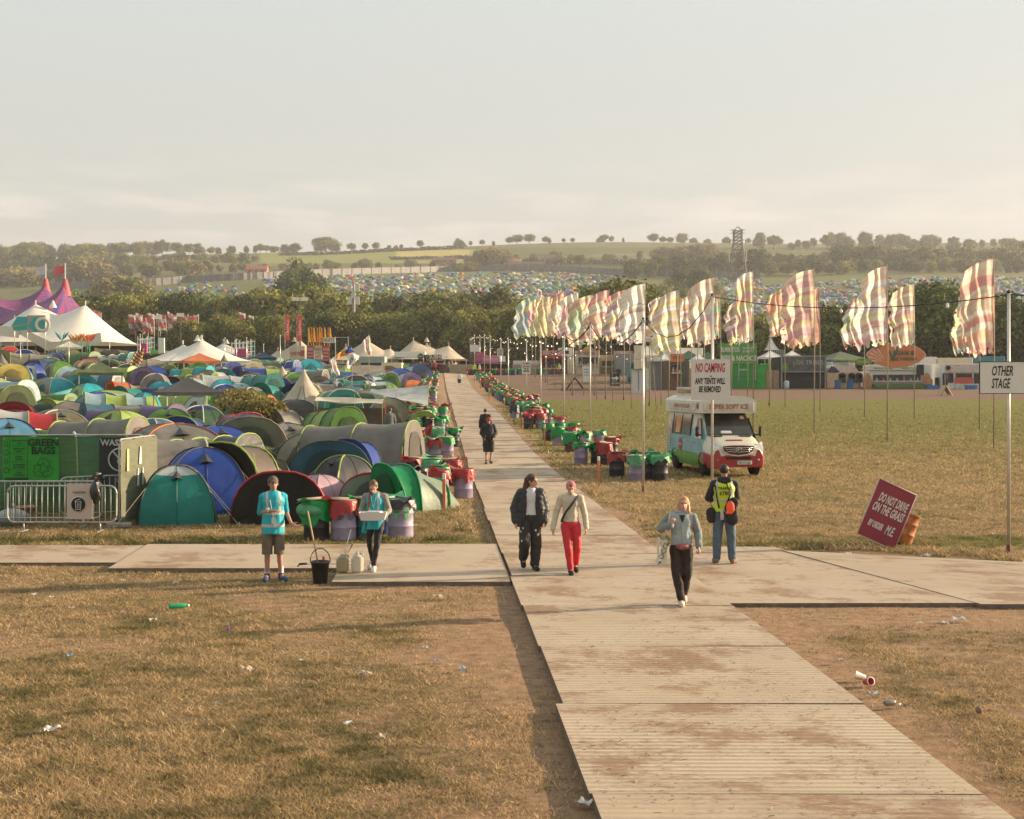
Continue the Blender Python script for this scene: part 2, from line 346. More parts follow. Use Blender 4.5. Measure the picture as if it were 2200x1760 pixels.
def trackway(name,panels,label):
    V=[];Fc=[];MI=[];UV=[];PN=[]
    for (corners,th,uvs,pn) in panels:
        nx,ny=(6,6); b=len(V); A,B,C,Dd=[Vector(q) for q in corners]
        for j in range(ny+1):
            for i in range(nx+1):
                q=(A*(1-i/nx)+B*(i/nx))*(1-j/ny)+(Dd*(1-i/nx)+C*(i/nx))*(j/ny)
                V.append(q); u=uvs[0]+(uvs[2]-uvs[0])*i/nx; v=uvs[1]+(uvs[3]-uvs[1])*j/ny; UV.append((u,v)); PN.append(pn)
        ix=lambda i,j:b+j*(nx+1)+i
        for j in range(ny):
            for i in range(nx): Fc.append((ix(i,j),ix(i+1,j),ix(i+1,j+1),ix(i,j+1))); MI.append(0)
        ring=[ix(i,0) for i in range(nx+1)]+[ix(nx,j) for j in range(1,ny+1)]+[ix(i,ny) for i in range(nx-1,-1,-1)]+[ix(0,j) for j in range(ny-1,0,-1)]
        b2=len(V)
        for r in ring: q=V[r]; V.append(Vector((q.x,q.y,q.z-th))); UV.append(UV[r]); PN.append(pn)
        k=len(ring)
        for i in range(k): Fc.append((ring[i],b2+i,b2+(i+1)%k,ring[(i+1)%k])); MI.append(1)
    o=npmesh(name,np.array([tuple(v) for v in V]),np.array(Fc),[tm,edge],None,False,np.array(MI))
    uvl=o.data.uv_layers.new(name='UVMap'); vi=np.zeros(len(o.data.loops),np.int32); o.data.loops.foreach_get('vertex_index',vi)
    uvl.data.foreach_set('uv',np.array(UV,np.float32)[vi].ravel())
    a=o.data.attributes.new('panel','FLOAT','POINT'); a.data.foreach_set('value',np.array(PN,np.float32))
    return tag(o,label,None,None,'structure')
rp=random.Random(3)
pan=[]; y=4.75; k=0; off=[-.03,-.03,-.05,.03,.01,-.01,.02,0]
while y<205:
    Ln=3.05; y1=y+Ln-.025; ox=off[k] if k<len(off) else rp.uniform(-.03,.03)
    g=rp.uniform(-.008,.008)
    def P(xx,yy,dz=0): return (xx,yy,gz(xx,yy)+.085+dz-.03*float(sstep(26,60,yy)))
    w0,w1=PW,PW
    rot=rp.uniform(-.006,.006)
    A=P(pcx(y)-w0+ox,y,g); B=P(pcx(y)+w0+ox*.15,y+rot*3,rp.uniform(-.006,.006)); C=P(pcx(y1)+w1+ox*.15,y1+rot*3,rp.uniform(-.006,.006)); Dd=P(pcx(y1)-w1+ox,y1,rp.uniform(-.006,.012))
    pan.append(((A,B,C,Dd),.12,(k*7.3,y,k*7.3+3.1,y1),rp.random())); y+=Ln; k+=1
trackway('path',pan,'long main trackway of ribbed panels running straight to the stalls')
pan=[]; k=0
edgeL=lambda y:pcx(y)-PW-.03; edgeR=lambda y:pcx(y)+PW+.03
# left arm of the cross track, then the right arm
for (xa,xb,ya,yb,z) in ((-3.0,None,22.45,27.7,.07),(-7.2,-3.03,24.05,27.6,.075),(-10.6,-7.23,24.9,27.55,.06),(-15.2,-10.63,24.8,27.5,.065)):
    xl0=xa;xl1=xa-.25; xr0=(xb if xb is not None else edgeL(ya)); xr1=(xb-.25 if xb is not None else edgeL(yb))
    pan.append(((( xl0,ya,z),(xr0,ya,z+.004),(xr1,yb,z),(xl1,yb,z+.005)),.11,(k*9.,ya,k*9.+abs(xr0-xl0),yb),rp.random())); k+=1
for (xa,xb,ya,yb,z) in ((None,7.0,20.35,27.3,.06),(7.03,12.8,20.2,26.6,.07)):
    xl0=(xa if xa is not None else edgeR(ya)); xl1=(xa-1.7 if xa is not None else edgeR(yb)); xr0=xb; xr1=xb-1.7 if xb<8 else xb
    if xb>8: yb2=23.5
    else: yb2=yb
    pan.append((((xl0,ya,z),(xr0,ya,z+.004),(xr1,yb2,z),(xl1,yb,z+.005)),.11,(k*9.,ya,k*9.+abs(xr0-xl0),yb),rp.random())); k+=1
trackway('cross_path',pan,'ribbed trackway panels crossing the main path from left to right')
# ---------------------------------------------------------------- grass blades
def blades(n,ya,yb,h,w,seed,name,label,keep):
    r=np.random.default_rng(seed)
    y=(ya**-.6+r.random(n)*(yb**-.6-ya**-.6))**(-1/.6); x=(r.random(n)*2-1)*(y*.40+.6)
    ok=keep(x,y,r); x=x[ok];y=y[ok]; n=len(x)
    z=gz(x,y)+(fbm(x*1.1,y*1.1,5)-.5)*.05*(1-sstep(28,60,y))
    di,gr_,ch=gmask(x,y)
    sc_=(1+sstep(18,60,y)*1.2); hh=h*sc_*(.5+r.random(n))*(1-.35*di)
    ww=w*sc_*(1+y/40)*(.6+r.random(n)*.8)
    a=r.random(n)*2*PI; ln=hh*(.5+1.9*r.random(n)); b=r.random(n)*2*PI
    p0=np.stack([x-np.cos(a)*ww,y-np.sin(a)*ww,z-.005],-1); p1=np.stack([x+np.cos(a)*ww,y+np.sin(a)*ww,z-.005],-1)
    p2=np.stack([x+np.cos(b)*ln,y+np.sin(b)*ln,z+hh],-1)
    V=np.stack([p0,p1,p2],1).reshape(-1,3); Fc=np.arange(n*3).reshape(-1,3)
    g=np.clip(gr_*.8+.12+(fbm(x*3.4,y*3.4,77)-.5)*2.0+(fbm(x*.9,y*.9,78)-.5)*.8+(r.random(n)-.5)*.5,0,1)[:,None]
    s=np.array([.56,.395,.215])*(.40+1.0*r.random(n))[:,None]; gg=(np.array([.125,.125,.04])+np.array([.09,.085,.03])*sstep(28,45,y)[:,None])*(.45+.9*r.random(n))[:,None]
    c=s*(1-g)+gg*g; C=np.repeat(c,3,0)
    o=npmesh(name,V,Fc,GB,C); return tag(o,label,None,None,'stuff')
GB=vcol('grass_blades',rough=.8,trans=.3,spec=.15)
def onpath(x,y,m=.0): 
    return (np.abs(x-pcx(y))<PW+m)|((x<pcx(y))&(y>np.where(x>-3,22.4,np.where(x>-7.3,24.0,24.8))-m)&(y<27.7+m))|((x>pcx(y))&(y>20.3-m)&(y<27.4-np.clip(x-7,0,5)*.75+m))
def k1(x,y,r):
    di,g,ch=gmask(x,y); cl=.45*fbm(x*.9,y*.9,41)+.55*fbm(x*3.6,y*3.6,8)+.1
    return (~onpath(x,y,-.02))&(r.random(len(x))>di*.93)&(r.random(len(x))>sstep(40,122,y))&(r.random(len(x))<np.clip((cl-.34)*3.2,.06,1))&(ch<.3)
blades(1250000,8.8,125,.036,.0040,5,'dry_grass','short matted dry grass with green tufts over the field',k1)
def k2(x,y,r):
    e1=np.abs(y-28.3)+ .0
    a=(np.abs(y-28.4)<.9)&(x<pcx(y)-2)&(r.random(len(x))<.9)
    b=(np.abs(y-(27.9-np.clip(x-7,0,9)*.75))<.7)&(x>pcx(y)+3.5)
    c=(np.abs(np.abs(x-pcx(y))-PW-.25-.8*fbm(y*.6,y*0,5))<.22)&(y>28)&(r.random(len(x))<.6)
    return (a|b|c)&(fbm(x*1.2,y*1.2,13)>.46)
blades(420000,18,110,.09,.007,6,'long_grass','longer green grass tufts left standing along the trackway edges',k2)
# ---------------------------------------------------------------- trees
LEAF=[vcol('foliage_%d'%i,rough=.75,trans=.22,spec=.15) for i in range(1)]
BARK=mat('bark',(.09,.07,.05),.95,.3,8,.5)
def crown(seed,tone,shape):
    """leaf clumps spread over many small lobes; unit radius 1, centred at height 1.25 (tree height 2.4)"""
    r=np.random.default_rng(seed)
    nl=60; V=[];C=[]
    wx,wz,zc,cone=shape
    lobes=[]
    for i in range(nl):
        d=r.normal(size=3); d/=np.linalg.norm(d); rad=r.random()**.45
        p=d*rad*np.array([wx,wx,wz])*.80; 
        f=1-cone*(p[2]/wz*.5+.5); p[:2]*=f
        p[2]+=zc; s=(.24+.17*r.random())*(1.15-.3*cone)
        lobes.append((p,s))
    for p,s in lobes:
        n=150; d=r.normal(size=(n,3)); d/=np.linalg.norm(d,axis=1)[:,None]
        q=p+d*(s*(.72+.36*r.random(n)))[:,None]*np.array([1,1,.85])
        tl=tone*(.50+1.15*r.random())
        a=r.normal(size=(n,3))+d*.9; a/=np.linalg.norm(a,axis=1)[:,None]
        u=np.cross(a,r.normal(size=(n,3))); u/=np.linalg.norm(u,axis=1)[:,None]; v=np.cross(a,u)
        k=(.022+.030*r.random(n))[:,None]
        V.append(np.stack([q-u*k-v*k*.7,q+u*k-v*k*.5,q+u*k*.8+v*k,q-u*k*.6+v*k*.9],1).reshape(-1,3))
        C.append(np.repeat(tl*(.7+.6*r.random(n))[:,None],4,0))
        # inner core of darker leaf quads, added to block light through the crown
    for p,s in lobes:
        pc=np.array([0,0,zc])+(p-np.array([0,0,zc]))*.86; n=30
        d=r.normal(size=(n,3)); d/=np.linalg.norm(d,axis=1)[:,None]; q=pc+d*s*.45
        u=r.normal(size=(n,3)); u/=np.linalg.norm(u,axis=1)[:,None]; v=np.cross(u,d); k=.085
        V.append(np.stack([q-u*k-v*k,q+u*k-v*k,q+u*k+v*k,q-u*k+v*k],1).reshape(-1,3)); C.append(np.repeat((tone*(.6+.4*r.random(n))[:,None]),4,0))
    V=np.concatenate(V); C=np.concatenate(C); F_=np.arange(len(V)).reshape(-1,4)
    o=npmesh('crown',V,F_,LEAF[0],C); me=o.data; bpy.data.objects.remove(o); return me
def trunk(seed):
    r=random.Random(seed); b=MB()
    b.tube([(0,0,-.15),(.02,0,.35),(.0,.02,.8),(.02,0,1.4)],[.075,.055,.045,.02],7)
    for i in range(7):
        a=r.random()*6.3; z=.5+r.random()*.6; L_=.35+r.random()*.35
        b.tube([(0,0,z),(math.cos(a)*L_*.5,math.sin(a)*L_*.5,z+.2),(math.cos(a)*L_,math.sin(a)*L_,z+.5)],[.03,.02,.008],5)
    o=b.build('trunk',BARK); me=o.data; bpy.data.objects.remove(o); return me
KINDS_T=[('round dark green tree',(.055,.07,.018),(.95,1.08,1.12,.0)),('broad olive green tree',(.10,.10,.028),(1.1,.98,1.12,.1)),('tall grey-green tree',(.075,.085,.035),(.75,1.15,1.2,.25)),
 ('bushy yellow-green tree',(.13,.125,.03),(1.05,.98,1.05,.05)),('spreading oak-like tree',(.08,.085,.025),(1.2,.75,1.42,.0)),('narrow dark tree',(.05,.062,.02),(.55,1.2,1.2,.5)),('low brownish green bush',(.12,.10,.035),(1.2,.62,.6,.1))]
CR=[[crown(100+i*5+j,np.array(k[1])*1.85,k[2]) for j in range(3)] for i,k in enumerate(KINDS_T)]
TR=[trunk(i) for i in range(4)]
rt=random.Random(11)
def tree(px,Y,h,k,where,group,wid=1.,base=None,cat='tree'):
    x=(px-1100)/F*Y; z=gz(x,Y) if base is None else base
    d,_,_=KINDS_T[k]; nm='bush' if k==6 else 'tree'
    o=thing(nm,d,nm,(x,Y,z),rt.random()*6.3)
    hh=h/(1.25 if k==6 else 2.35); o.scale=(hh*wid,hh*wid,hh)
    for n_,me in (('crown',rt.choice(CR[k])),('trunk',rt.choice(TR))):
        c=bpy.data.objects.new(n_,me); col.objects.link(c); c.parent=o
        if n_=='trunk' and k==6: c.scale=(.5,.5,.4)
    reg(o,d,where,nm,group); return o
def topY(px,py,Y): x=(px-1100)/F*Y; return HC+(HY-py)/F*Y-gz(x,Y)   # tree height reaching that photo height
STV=[];STC=[]
def stuff_tree(px,Y,h,k,wid):
    x=(px-1100)/F*Y; z=gz(x,Y); me=rt.choice(CR[k]); hh=h/(1.25 if k==6 else 2.35)
    v=np.zeros(len(me.vertices)*3,np.float32); me.vertices.foreach_get('co',v); v=v.reshape(-1,4,3)
    c=np.zeros(len(v)*16,np.float32); me.color_attributes['col'].data.foreach_get('color',c); c=c.reshape(-1,4,4)[:,:,:3]
    r=np.random.default_rng(int(px*7+Y)); q=r.random(len(v))<.3; v=v[q];c=c[q]; m_=v.mean(1,keepdims=True); v=m_+(v-m_)*1.75
    a=r.random()*6.3; R_=np.array([[math.cos(a),-math.sin(a),0],[math.sin(a),math.cos(a),0],[0,0,1]]); v=(v@R_.T)*[hh*wid,hh*wid,hh]+[x,Y,z]
    STV.append(v.reshape(-1,3)); STC.append(c.reshape(-1,3))
def flush(name,label):
    V=np.concatenate(STV);C=np.concatenate(STC);STV.clear();STC.clear(); tag(npmesh(name,V,np.arange(len(V)).reshape(-1,4),LEAF[0],C),label,None,None,'stuff')
def belt(x0,x1,step,Yf,topf,kinds,where,group,hmin=5,hmax=26,jit=.5,dens=1.,stuff=0):
    px=x0
    while px<x1:
        q=px+rt.uniform(-jit,jit)*step; Y=Yf(q)*rt.uniform(.96,1.04)
        h=max(hmin,min(hmax,topY(q,topf(q)+rt.uniform(-1,1)*topf.j,Y)))
        if stuff: stuff_tree(q,Y,h,rt.choice(kinds),rt.uniform(.9,1.3)*dens)
        else: tree(q,Y,h,rt.choice(kinds),where(q) if callable(where) else where,group,rt.uniform(.9,1.2)*dens)
        px+=step
class prof:
    def __init__(s,pts,j=4): s.p=pts; s.j=j
    def __call__(s,x): return float(np.interp(x,[a for a,b in s.p],[b for a,b in s.p]))
def zone(q):
    for lim,t in ((235,'behind the striped big top'),(440,'behind the peaked white marquee'),(640,'above the red feather banners'),(830,'above the beige stretch tents'),(1080,'above the far end of the path'),(1300,'behind the left end of the flags'),(1560,'behind the middle of the flags'),(1800,'behind the green food stall'),(2020,'behind the orange oval sign'),(9999,'at the right edge')):
        if q<lim: return t
# front belts
belt(90,1110,27,lambda q:300,prof([(0,700),(200,690),(330,690),(480,672),(560,668),(700,660),(790,672),(900,652),(1000,650),(1110,640)],9),[0,1,3,4,1],lambda q:'in the wood '+zone(q),'trees of the near wood',7,22)
belt(0,90,30,lambda q:250,prof([(0,665),(90,680)],4),[1,3],'at the left edge beside the big top','trees of the near wood',6,14)
belt(150,1120,24,lambda q:350,prof([(0,640),(210,618),(400,612),(500,620),(640,600),(760,608),(850,612),(1000,620),(1120,610)],7),[0,1,4,2,3],lambda q:'in the valley trees '+zone(q),'trees of the valley wood',8,30)
belt(1110,1600,30,lambda q:262,prof([(1080,640),(1180,640),(1270,612),(1300,600),(1340,592),(1380,600),(1420,640),(1600,648)],6),[1,3,4,0],lambda q:'in the near wood '+zone(q),'trees of the near wood',10,26)
belt(1590,2260,30,lambda q:225,prof([(1590,690),(1700,672),(1790,640),(1880,640),(1960,610),(2010,592),(2080,600),(2120,640),(2170,615),(2260,640)],7),[0,1,4,0],lambda q:'in the near wood '+zone(q),'trees of the near wood',9,24)
belt(1480,1640,26,lambda q:300,prof([(1480,668),(1640,650)],6),[1,3],lambda q:'in the valley trees '+zone(q),'trees of the valley wood',8,24)
for px,py,Y,k,w in ((1325,588,300,0,1.5),(1290,600,290,1,1.2),(640,548,640,2,.8),(620,580,600,5,1.),(655,560,610,0,.9),(645,610,560,1,1.),(275,588,720,0,1.5),(255,597,725,6,1.3),(1460,575,760,5,1.),(1500,565,800,0,1.2),(1530,600,700,1,1.),(1415,600,640,1,1.2),(1440,590,700,0,1.)):
    tree(px,Y,max(6,min(34,topY(px,py,Y))),k,'standing alone on the tented hillside '+zone(px),'lone trees on the hill',w)
# woods above the camp fence
belt(-20,580,19,lambda q:1180,prof([(0,580),(160,565),(300,560),(420,558),(500,570),(580,572)],7),[0,1,3,6,4],lambda q:'above the hill fence '+zone(q),'trees of the hillside hedgerows',9,26,stuff=1)
belt(-20,560,21,lambda q:1400,prof([(0,540),(160,535),(300,540),(560,548)],7),[0,1,4,3],lambda q:'halfway up the far hill '+zone(q),'trees of the hillside hedgerows',9,28,stuff=1)
flush('hillside_wood','mass of woods and hedgerow trees covering the left hillside')
belt(-20,600,17,lambda q:1640,prof([(0,520),(60,516),(120,524),(210,520),(300,520),(350,514),(400,520),(440,526),(560,524),(600,526)],5),[0,1,4,2],lambda q:'on the skyline '+zone(q),'skyline trees',10,26)
belt(560,1100,24,lambda q:1230,prof([(560,575),(640,560),(760,555),(860,560),(1100,572)],7),[1,3,6,0],lambda q:'above the hill fence '+zone(q),'trees of the hillside hedgerows',6,16)
belt(1010,1520,22,lambda q:1290,prof([(1010,540),(1200,548),(1350,548),(1420,540),(1520,528)],9),[1,3,6,2],lambda q:'above the hill fence '+zone(q),'trees of the hillside hedgerows',6,22)
belt(1360,1640,19,lambda q:1000,prof([(1360,558),(1430,545),(1520,548),(1640,530)],7),[0,0,1],lambda q:'in the dark hill wood '+zone(q),'trees of the hill wood',12,34,stuff=1)
belt(1560,2240,18,lambda q:1090,prof([(1560,540),(1700,548),(1800,524),(1900,525),(2100,528),(2240,520)],7),[0,1,0,4],lambda q:'in the dark hill wood '+zone(q),'trees of the hill wood',14,42,stuff=1)
belt(1600,2240,20,lambda q:1010,prof([(1600,580),(1700,570),(1800,562),(1900,558),(2240,556)],8),[1,3,0],lambda q:'at the lower edge of the hill wood '+zone(q),'trees of the hill wood',12,38,stuff=1)
flush('hill_wood','dark hazy wood covering the slope on the right')
belt(1620,2240,19,lambda q:1500,prof([(1620,506),(1640,498),(1700,520),(1760,502),(1850,498),(1980,505),(2030,502),(2100,514),(2240,506)],5),[0,2,4,1],lambda q:'on the skyline '+zone(q),'skyline trees',10,30)
# single trees on the ridge, photo place and top
for px,py,k,w in ((592,528,4,1.),(613,522,0,1.2),(634,520,0,1.4),(700,508,4,1.8),(688,514,0,1.2),(718,514,0,1.2),(755,521,4,1),(784,521,4,.8),(808,519,4,1),(836,525,0,1.),(851,530,2,1.2),(903,515,4,.9),(862,524,0,.8),(985,510,0,1.2),(994,516,1,1.),(1011,517,4,.7),(1036,514,4,.8),(1060,518,0,.8),(1095,508,4,1),(1111,503,4,1.2),(1137,502,4,1.2),(1172,507,4,1),(1180,510,0,.8),(1211,511,4,.8),(1230,510,4,.8),(1298,502,4,1),(1314,506,4,.8),(1339,509,2,.6),(1404,500,4,1.2),(1424,507,4,1),(1440,508,4,1),(1465,498,1,1.3),(1490,508,1,1.2),(1520,510,1,1.2),(1560,507,0,1.3),(1608,510,4,.7),(1290,510,6,.8)):
    Y=1690; tree(px,Y,max(7,topY(px,py,Y)),k,'alone on the skyline '+zone(px),'single trees on the skyline',w)
# hedges along the field edges, uncountable
def hedge(pts,h,label,name='hedge'):
    r=np.random.default_rng(int(pts[0][0])); Vs=[];Cs=[]
    for (a,b) in zip(pts[:-1],pts[1:]):
        A=hit(a[0],a[1],560); B=hit(b[0],b[1],560); L_=math.dist(A[:2],B[:2]); n=int(L_*9)
        t=r.random(n); q=np.stack([A[0]+(B[0]-A[0])*t,A[1]+(B[1]-A[1])*t,np.zeros(n)],-1); q[:,2]=gz(q[:,0],q[:,1])+r.random(n)*h*(.6+.8*vnoise(t*L_*.08,t*0,3)); q[:,:2]+=r.normal(size=(n,2))*1.6
        u=r.normal(size=(n,3)); u/=np.linalg.norm(u,axis=1)[:,None]; v=np.cross(u,r.normal(size=(n,3))); v/=np.linalg.norm(v,axis=1)[:,None]; k=.8
        Vs.append(np.stack([q-u*k-v*k,q+u*k-v*k,q+u*k+v*k,q-u*k+v*k],1).reshape(-1,3)); Cs.append(np.repeat(np.array([.085,.09,.03])*(.5+r.random(n))[:,None],4,0))
    V=np.concatenate(Vs); tag(npmesh(name,V,np.arange(len(V)).reshape(-1,4),LEAF[0],np.concatenate(Cs)),label,None,None,'stuff')
hedge([(560,534),(800,533),(1010,526)],5,'dark hedge running under the ridge between two fields')
hedge([(600,549),(700,548),(850,540),(1000,534)],5,'hedge dividing the yellow and green hill fields')
hedge([(840,558),(1000,556),(1100,552)],4,'lower hedge under the yellow field')
hedge([(560,525),(800,523),(1000,517),(1100,514),(1300,512),(1500,511),(1700,512)],5,'thin dark hedge along the skyline ridge')
hedge([(1050,572),(1250,568),(1400,570)],6,'dark hedge above the hill fence in the middle')
# ---------------------------------------------------------------- hill camp fence
fm=mat('grey_steel_panel',(.11,.108,.098),.6,.25,.3,0,.0)
fl=[(95,622),(300,617),(400,608),(560,600),(700,592),(820,588),(960,584),(1100,582),(1200,584),(1300,590),(1440,594),(1560,597),(1640,600)]
ft=thing('perimeter_fence','long pale grey steel fence of tall panels crossing the tented hillside','fence',(0,900,0))
pts=[]
for (a,b) in zip(fl[:-1],fl[1:]):
    for i in range(int((b[0]-a[0])/7)):
        t=i/int((b[0]-a[0])/7); pts.append(hit(a[0]+(b[0]-a[0])*t,a[1]+(b[1]-a[1])*t,600))
b=MB(); pb=MB(); sk=0
for p0,p1 in zip(pts[:-1],pts[1:]):
    ht=5.0
    b.add([(p0[0],p0[1]-900,p0[2]-1),(p1[0],p1[1]-900,p1[2]-1),(p1[0],p1[1]-900,p1[2]+ht),(p0[0],p0[1]-900,p0[2]+ht)],[(0,1,2,3)])
    b.add([(p0[0],p0[1]-899.8,p0[2]-1),(p1[0],p1[1]-899.8,p1[2]-1),(p1[0],p1[1]-899.8,p1[2]+ht),(p0[0],p0[1]-899.8,p0[2]+ht)],[(3,2,1,0)])
for p0 in pts[::3]: pb.box((p0[0],p0[1]-900.4,p0[2]+3.4),(.35,.35,8))
b.build('panel',fm,ft,fix=False); q=pb.build('post',mat('fence_post',(.2,.19,.17),.7),ft); q['kind']='stuff'
# ---------------------------------------------------------------- far hillside camp
FCOL=[('blue',(.05,.12,.32)),('teal',(.04,.22,.24)),('green',(.10,.22,.06)),('dark green',(.04,.10,.05)),('grey',(.30,.28,.25)),('white',(.62,.58,.50)),('orange',(.50,.17,.06)),('red',(.42,.06,.06)),('pale blue',(.30,.42,.50)),('lime',(.35,.42,.10)),('pink',(.5,.22,.22)),('navy',(.03,.05,.14))]
def domepts():
    vs=[];fs=[]; K=4; n=8
    for k in range(K):
        ph=k/K*PI/2
        for j in range(n): a=2*PI*j/n; r_=math.cos(ph)*(1.05 if j%2==0 else .9); vs.append((r_*math.cos(a),r_*math.sin(a)*.85,math.sin(ph)*.85))
    vs.append((0,0,.85))
    for k in range(K-1):
        for j in range(n): fs.append((k*n+j,k*n+(j+1)%n,(k+1)*n+(j+1)%n,(k+1)*n+j))
    for j in range(n): fs.append(((K-1)*n+j,(K-1)*n+(j+1)%n,len(vs)-1))
    return vs,fs
dv,df_=domepts()
_far=[]
for i,(nm,c) in enumerate(FCOL):
    b=MB(); b.add(dv,df_,0,False); 
    # a darker door on the front
    b.add([(-.3,-.99*.85,0),(.3,-.99*.85,0),(.16,-.80*.85,.5),(-.16,-.80*.85,.5)],[(0,1,2,3)],1)
    o=b.build('dome_tent',[fab('far_'+nm.replace(' ','_'),c),fab('far_door',tuple(x*.4 for x in c))],fix=False); _far.append(o.data); bpy.data.objects.remove(o)
area=[(100,600,628,640),(300,596,0,0)]
rh=random.Random(5); spots=[]
def inarea(px,py):
    fy=float(np.interp(px,[a for a,_ in fl],[b for _,b in fl])) if px<1640 else float(np.interp(px,[1640,1900,2240],[612,596,592]))
    lo=float(np.interp(px,[90,200,300,480,560,640,660,900,1100,1200,1300,1450,1520,1640,2240],[625,640,628,660,668,640,660,668,670,672,660,640,690,700,760]))
    return fy+3<py<lo and fy
n=0
while len(spots)<4300 and n<200000:
    n+=1; px=rh.uniform(100,2225); py=rh.uniform(585,700)
    if not inarea(px,py): continue
    if px<560 and fbm(px*.02,py*.06,8)<.45: continue
    if 1330<px<1500: continue
    if rh.random()>(1.0 if px>640 else .5): continue
    spots.append((px,py))
W3=[hit(px,py,470) for px,py in spots]
order=sorted(range(len(W3)),key=lambda i:W3[i][1])
V=[];Fc=[];C=[];b0=0
tv=np.array(dv); 
for rank,i in enumerate(order):
    x,y,z=W3[i]; ci=rh.choices(range(12),[12,7,9,6,9,8,4,3,6,5,3,6])[0]; s=rh.uniform(1.2,2.3); a=rh.uniform(-.7,.7); sz=s*rh.uniform(.8,1.15)
    if rank<110:
        o=bpy.data.objects.new('dome_tent',_far[ci]); col.objects.link(o); o.location=(x,y,z-.05); o.scale=(s,s,sz); o.rotation_euler=(0,0,a)
        reg(o,'tiny '+FCOL[ci][0]+' dome tent on the far hillside',zone(spots[i][0]),'tent','tents of the far hillside camp')
    else:
        c,sn=math.cos(a),math.sin(a); q=tv*[s,s,sz]; q=np.stack([q[:,0]*c-q[:,1]*sn+x,q[:,0]*sn+q[:,1]*c+y,q[:,2]+z-.05],-1)
        V.append(q); 
        for f in df_: Fc.append([k+b0 for k in (f if len(f)==4 else (f[0],f[1],f[2],f[2]))])
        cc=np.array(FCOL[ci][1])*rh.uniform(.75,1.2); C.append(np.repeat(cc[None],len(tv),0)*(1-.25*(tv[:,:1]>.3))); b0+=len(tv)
Fq=[f for f in Fc if f[2]!=f[3]]; 
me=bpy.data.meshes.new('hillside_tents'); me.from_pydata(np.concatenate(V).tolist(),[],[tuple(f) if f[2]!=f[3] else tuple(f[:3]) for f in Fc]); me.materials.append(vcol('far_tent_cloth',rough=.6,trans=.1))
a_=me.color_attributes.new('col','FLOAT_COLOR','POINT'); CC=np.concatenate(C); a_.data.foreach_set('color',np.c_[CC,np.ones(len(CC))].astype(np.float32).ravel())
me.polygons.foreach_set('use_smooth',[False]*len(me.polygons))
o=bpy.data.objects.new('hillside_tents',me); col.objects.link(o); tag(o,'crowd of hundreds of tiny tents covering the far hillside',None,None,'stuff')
# ---------------------------------------------------------------- farm houses, pylon, masts, marquee on the hill
def far_house(px,py,w,h,c,label,rc=(.28,.10,.06)):
    x,y,z=hit(px,py,700); t=thing('farmhouse',label,'house',(x,y,z))
    b=MB(); b.box((0,0,h*.3),(w,8,h*.8)); b.build('wall',mat('house_wall',c,.9),t)
    b=MB(); b.add([(-w/2-.4,-4.6,h*.65),(w/2+.4,-4.6,h*.65),(w/2+.4,4.6,h*.65),(-w/2-.4,4.6,h*.65),(-w/2,0,h*1.15),(w/2,0,h*1.15)],[(0,1,5,4),(2,3,4,5),(0,4,3),(1,2,5)]); r=b.build('roof',mat('clay_roof',rc,.9,.3,2),t)
    b=MB(); b.box((w*.3,0,h*1.15),(1.2,1.2,2.5)); b.build('chimney',mat('house_brick',(.25,.12,.08)),r)
    b=MB()
    for i in range(3): b=MB(); b.box((-w*.3+i*w*.3,-4.03,h*.4),(1.4,.1,1.6)); b.build('window',mat('dark_glass',(.03,.03,.035),.2),t)
far_house(1130,578,34,6,(.22,.15,.11),'long low brown farm building behind the middle of the hill fence',(.14,.09,.07))
far_house(1165,568,26,8,(.28,.20,.14),'grey brick farmhouse above the middle of the hill fence',(.17,.12,.10))
far_house(552,592,17,7,(.45,.17,.10),'red brick barn above the hill fence left of the tall tree',(.42,.15,.09))
far_house(1105,572,14,6,(.45,.2,.12),'small orange-roofed farmhouse above the hill fence',(.48,.2,.12))
far_house(325,568,14,8,(.5,.42,.36),'small house with orange roof in the left hillside trees',(.45,.18,.1))
far_house(350,578,9,8,(.4,.34,.3),'lone pale gable house among the left hillside hedges',(.3,.2,.15))
far_house(955,568,24,6,(.3,.12,.09),'low dark red barn below the yellow hill field',(.2,.09,.07))
x,y,z=hit(1585,612,760); st=mat('galvanised_lattice',(.05,.045,.04),.6,.2,3,0,.3)
t=thing('pylon','dark lattice pylon towering over the hillside behind the flags','pylon',(x,y,z)); b=MB(); Hh=HC+(HY-487)/F*y-z
def leg(f): return 4.2*(1-f)**.8+1.3 if f<.72 else 2.6
lv=[0,.12,.24,.36,.48,.6,.70,.76,.82,.88,.93]
for i in range(len(lv)-1):
    a,c=lv[i],lv[i+1]; ra,rc_=leg(a),leg(c)
    for k in range(4):
        s0=[(-1,-1),(1,-1),(1,1),(-1,1)][k]; s1=[(-1,-1),(1,-1),(1,1),(-1,1)][(k+1)%4]
        A=(s0[0]*ra,s0[1]*ra,a*Hh);B=(s1[0]*ra,s1[1]*ra,a*Hh);C_=(s0[0]*rc_,s0[1]*rc_,c*Hh);D_=(s1[0]*rc_,s1[1]*rc_,c*Hh)
        b.tube([A,C_],.28,4); b.tube([A,D_],.16,4); b.tube([B,C_],.16,4); b.tube([C_,D_],.2,4)
b.build('tower',st,t)
b=MB()
for k in range(4):
    s0=[(-1,-1),(1,-1),(1,1),(-1,1)][k]; b.tube([(s0[0]*2.6,s0[1]*2.6,.93*Hh),(0,0,Hh)],.22,4)
for s in (-1,1):
    for f in (.76,.88,.93): b.tube([(s*2.6,0,f*Hh),(s*5.2,0,(f+.005)*Hh),(s*2.6,0,(f+.025)*Hh)],.2,4)
    b.tube([(s*5.2,0,.77*Hh),(s*5.2,0,.70*Hh)],.3,5)
b.build('crossarm',st,t)
b=MB()
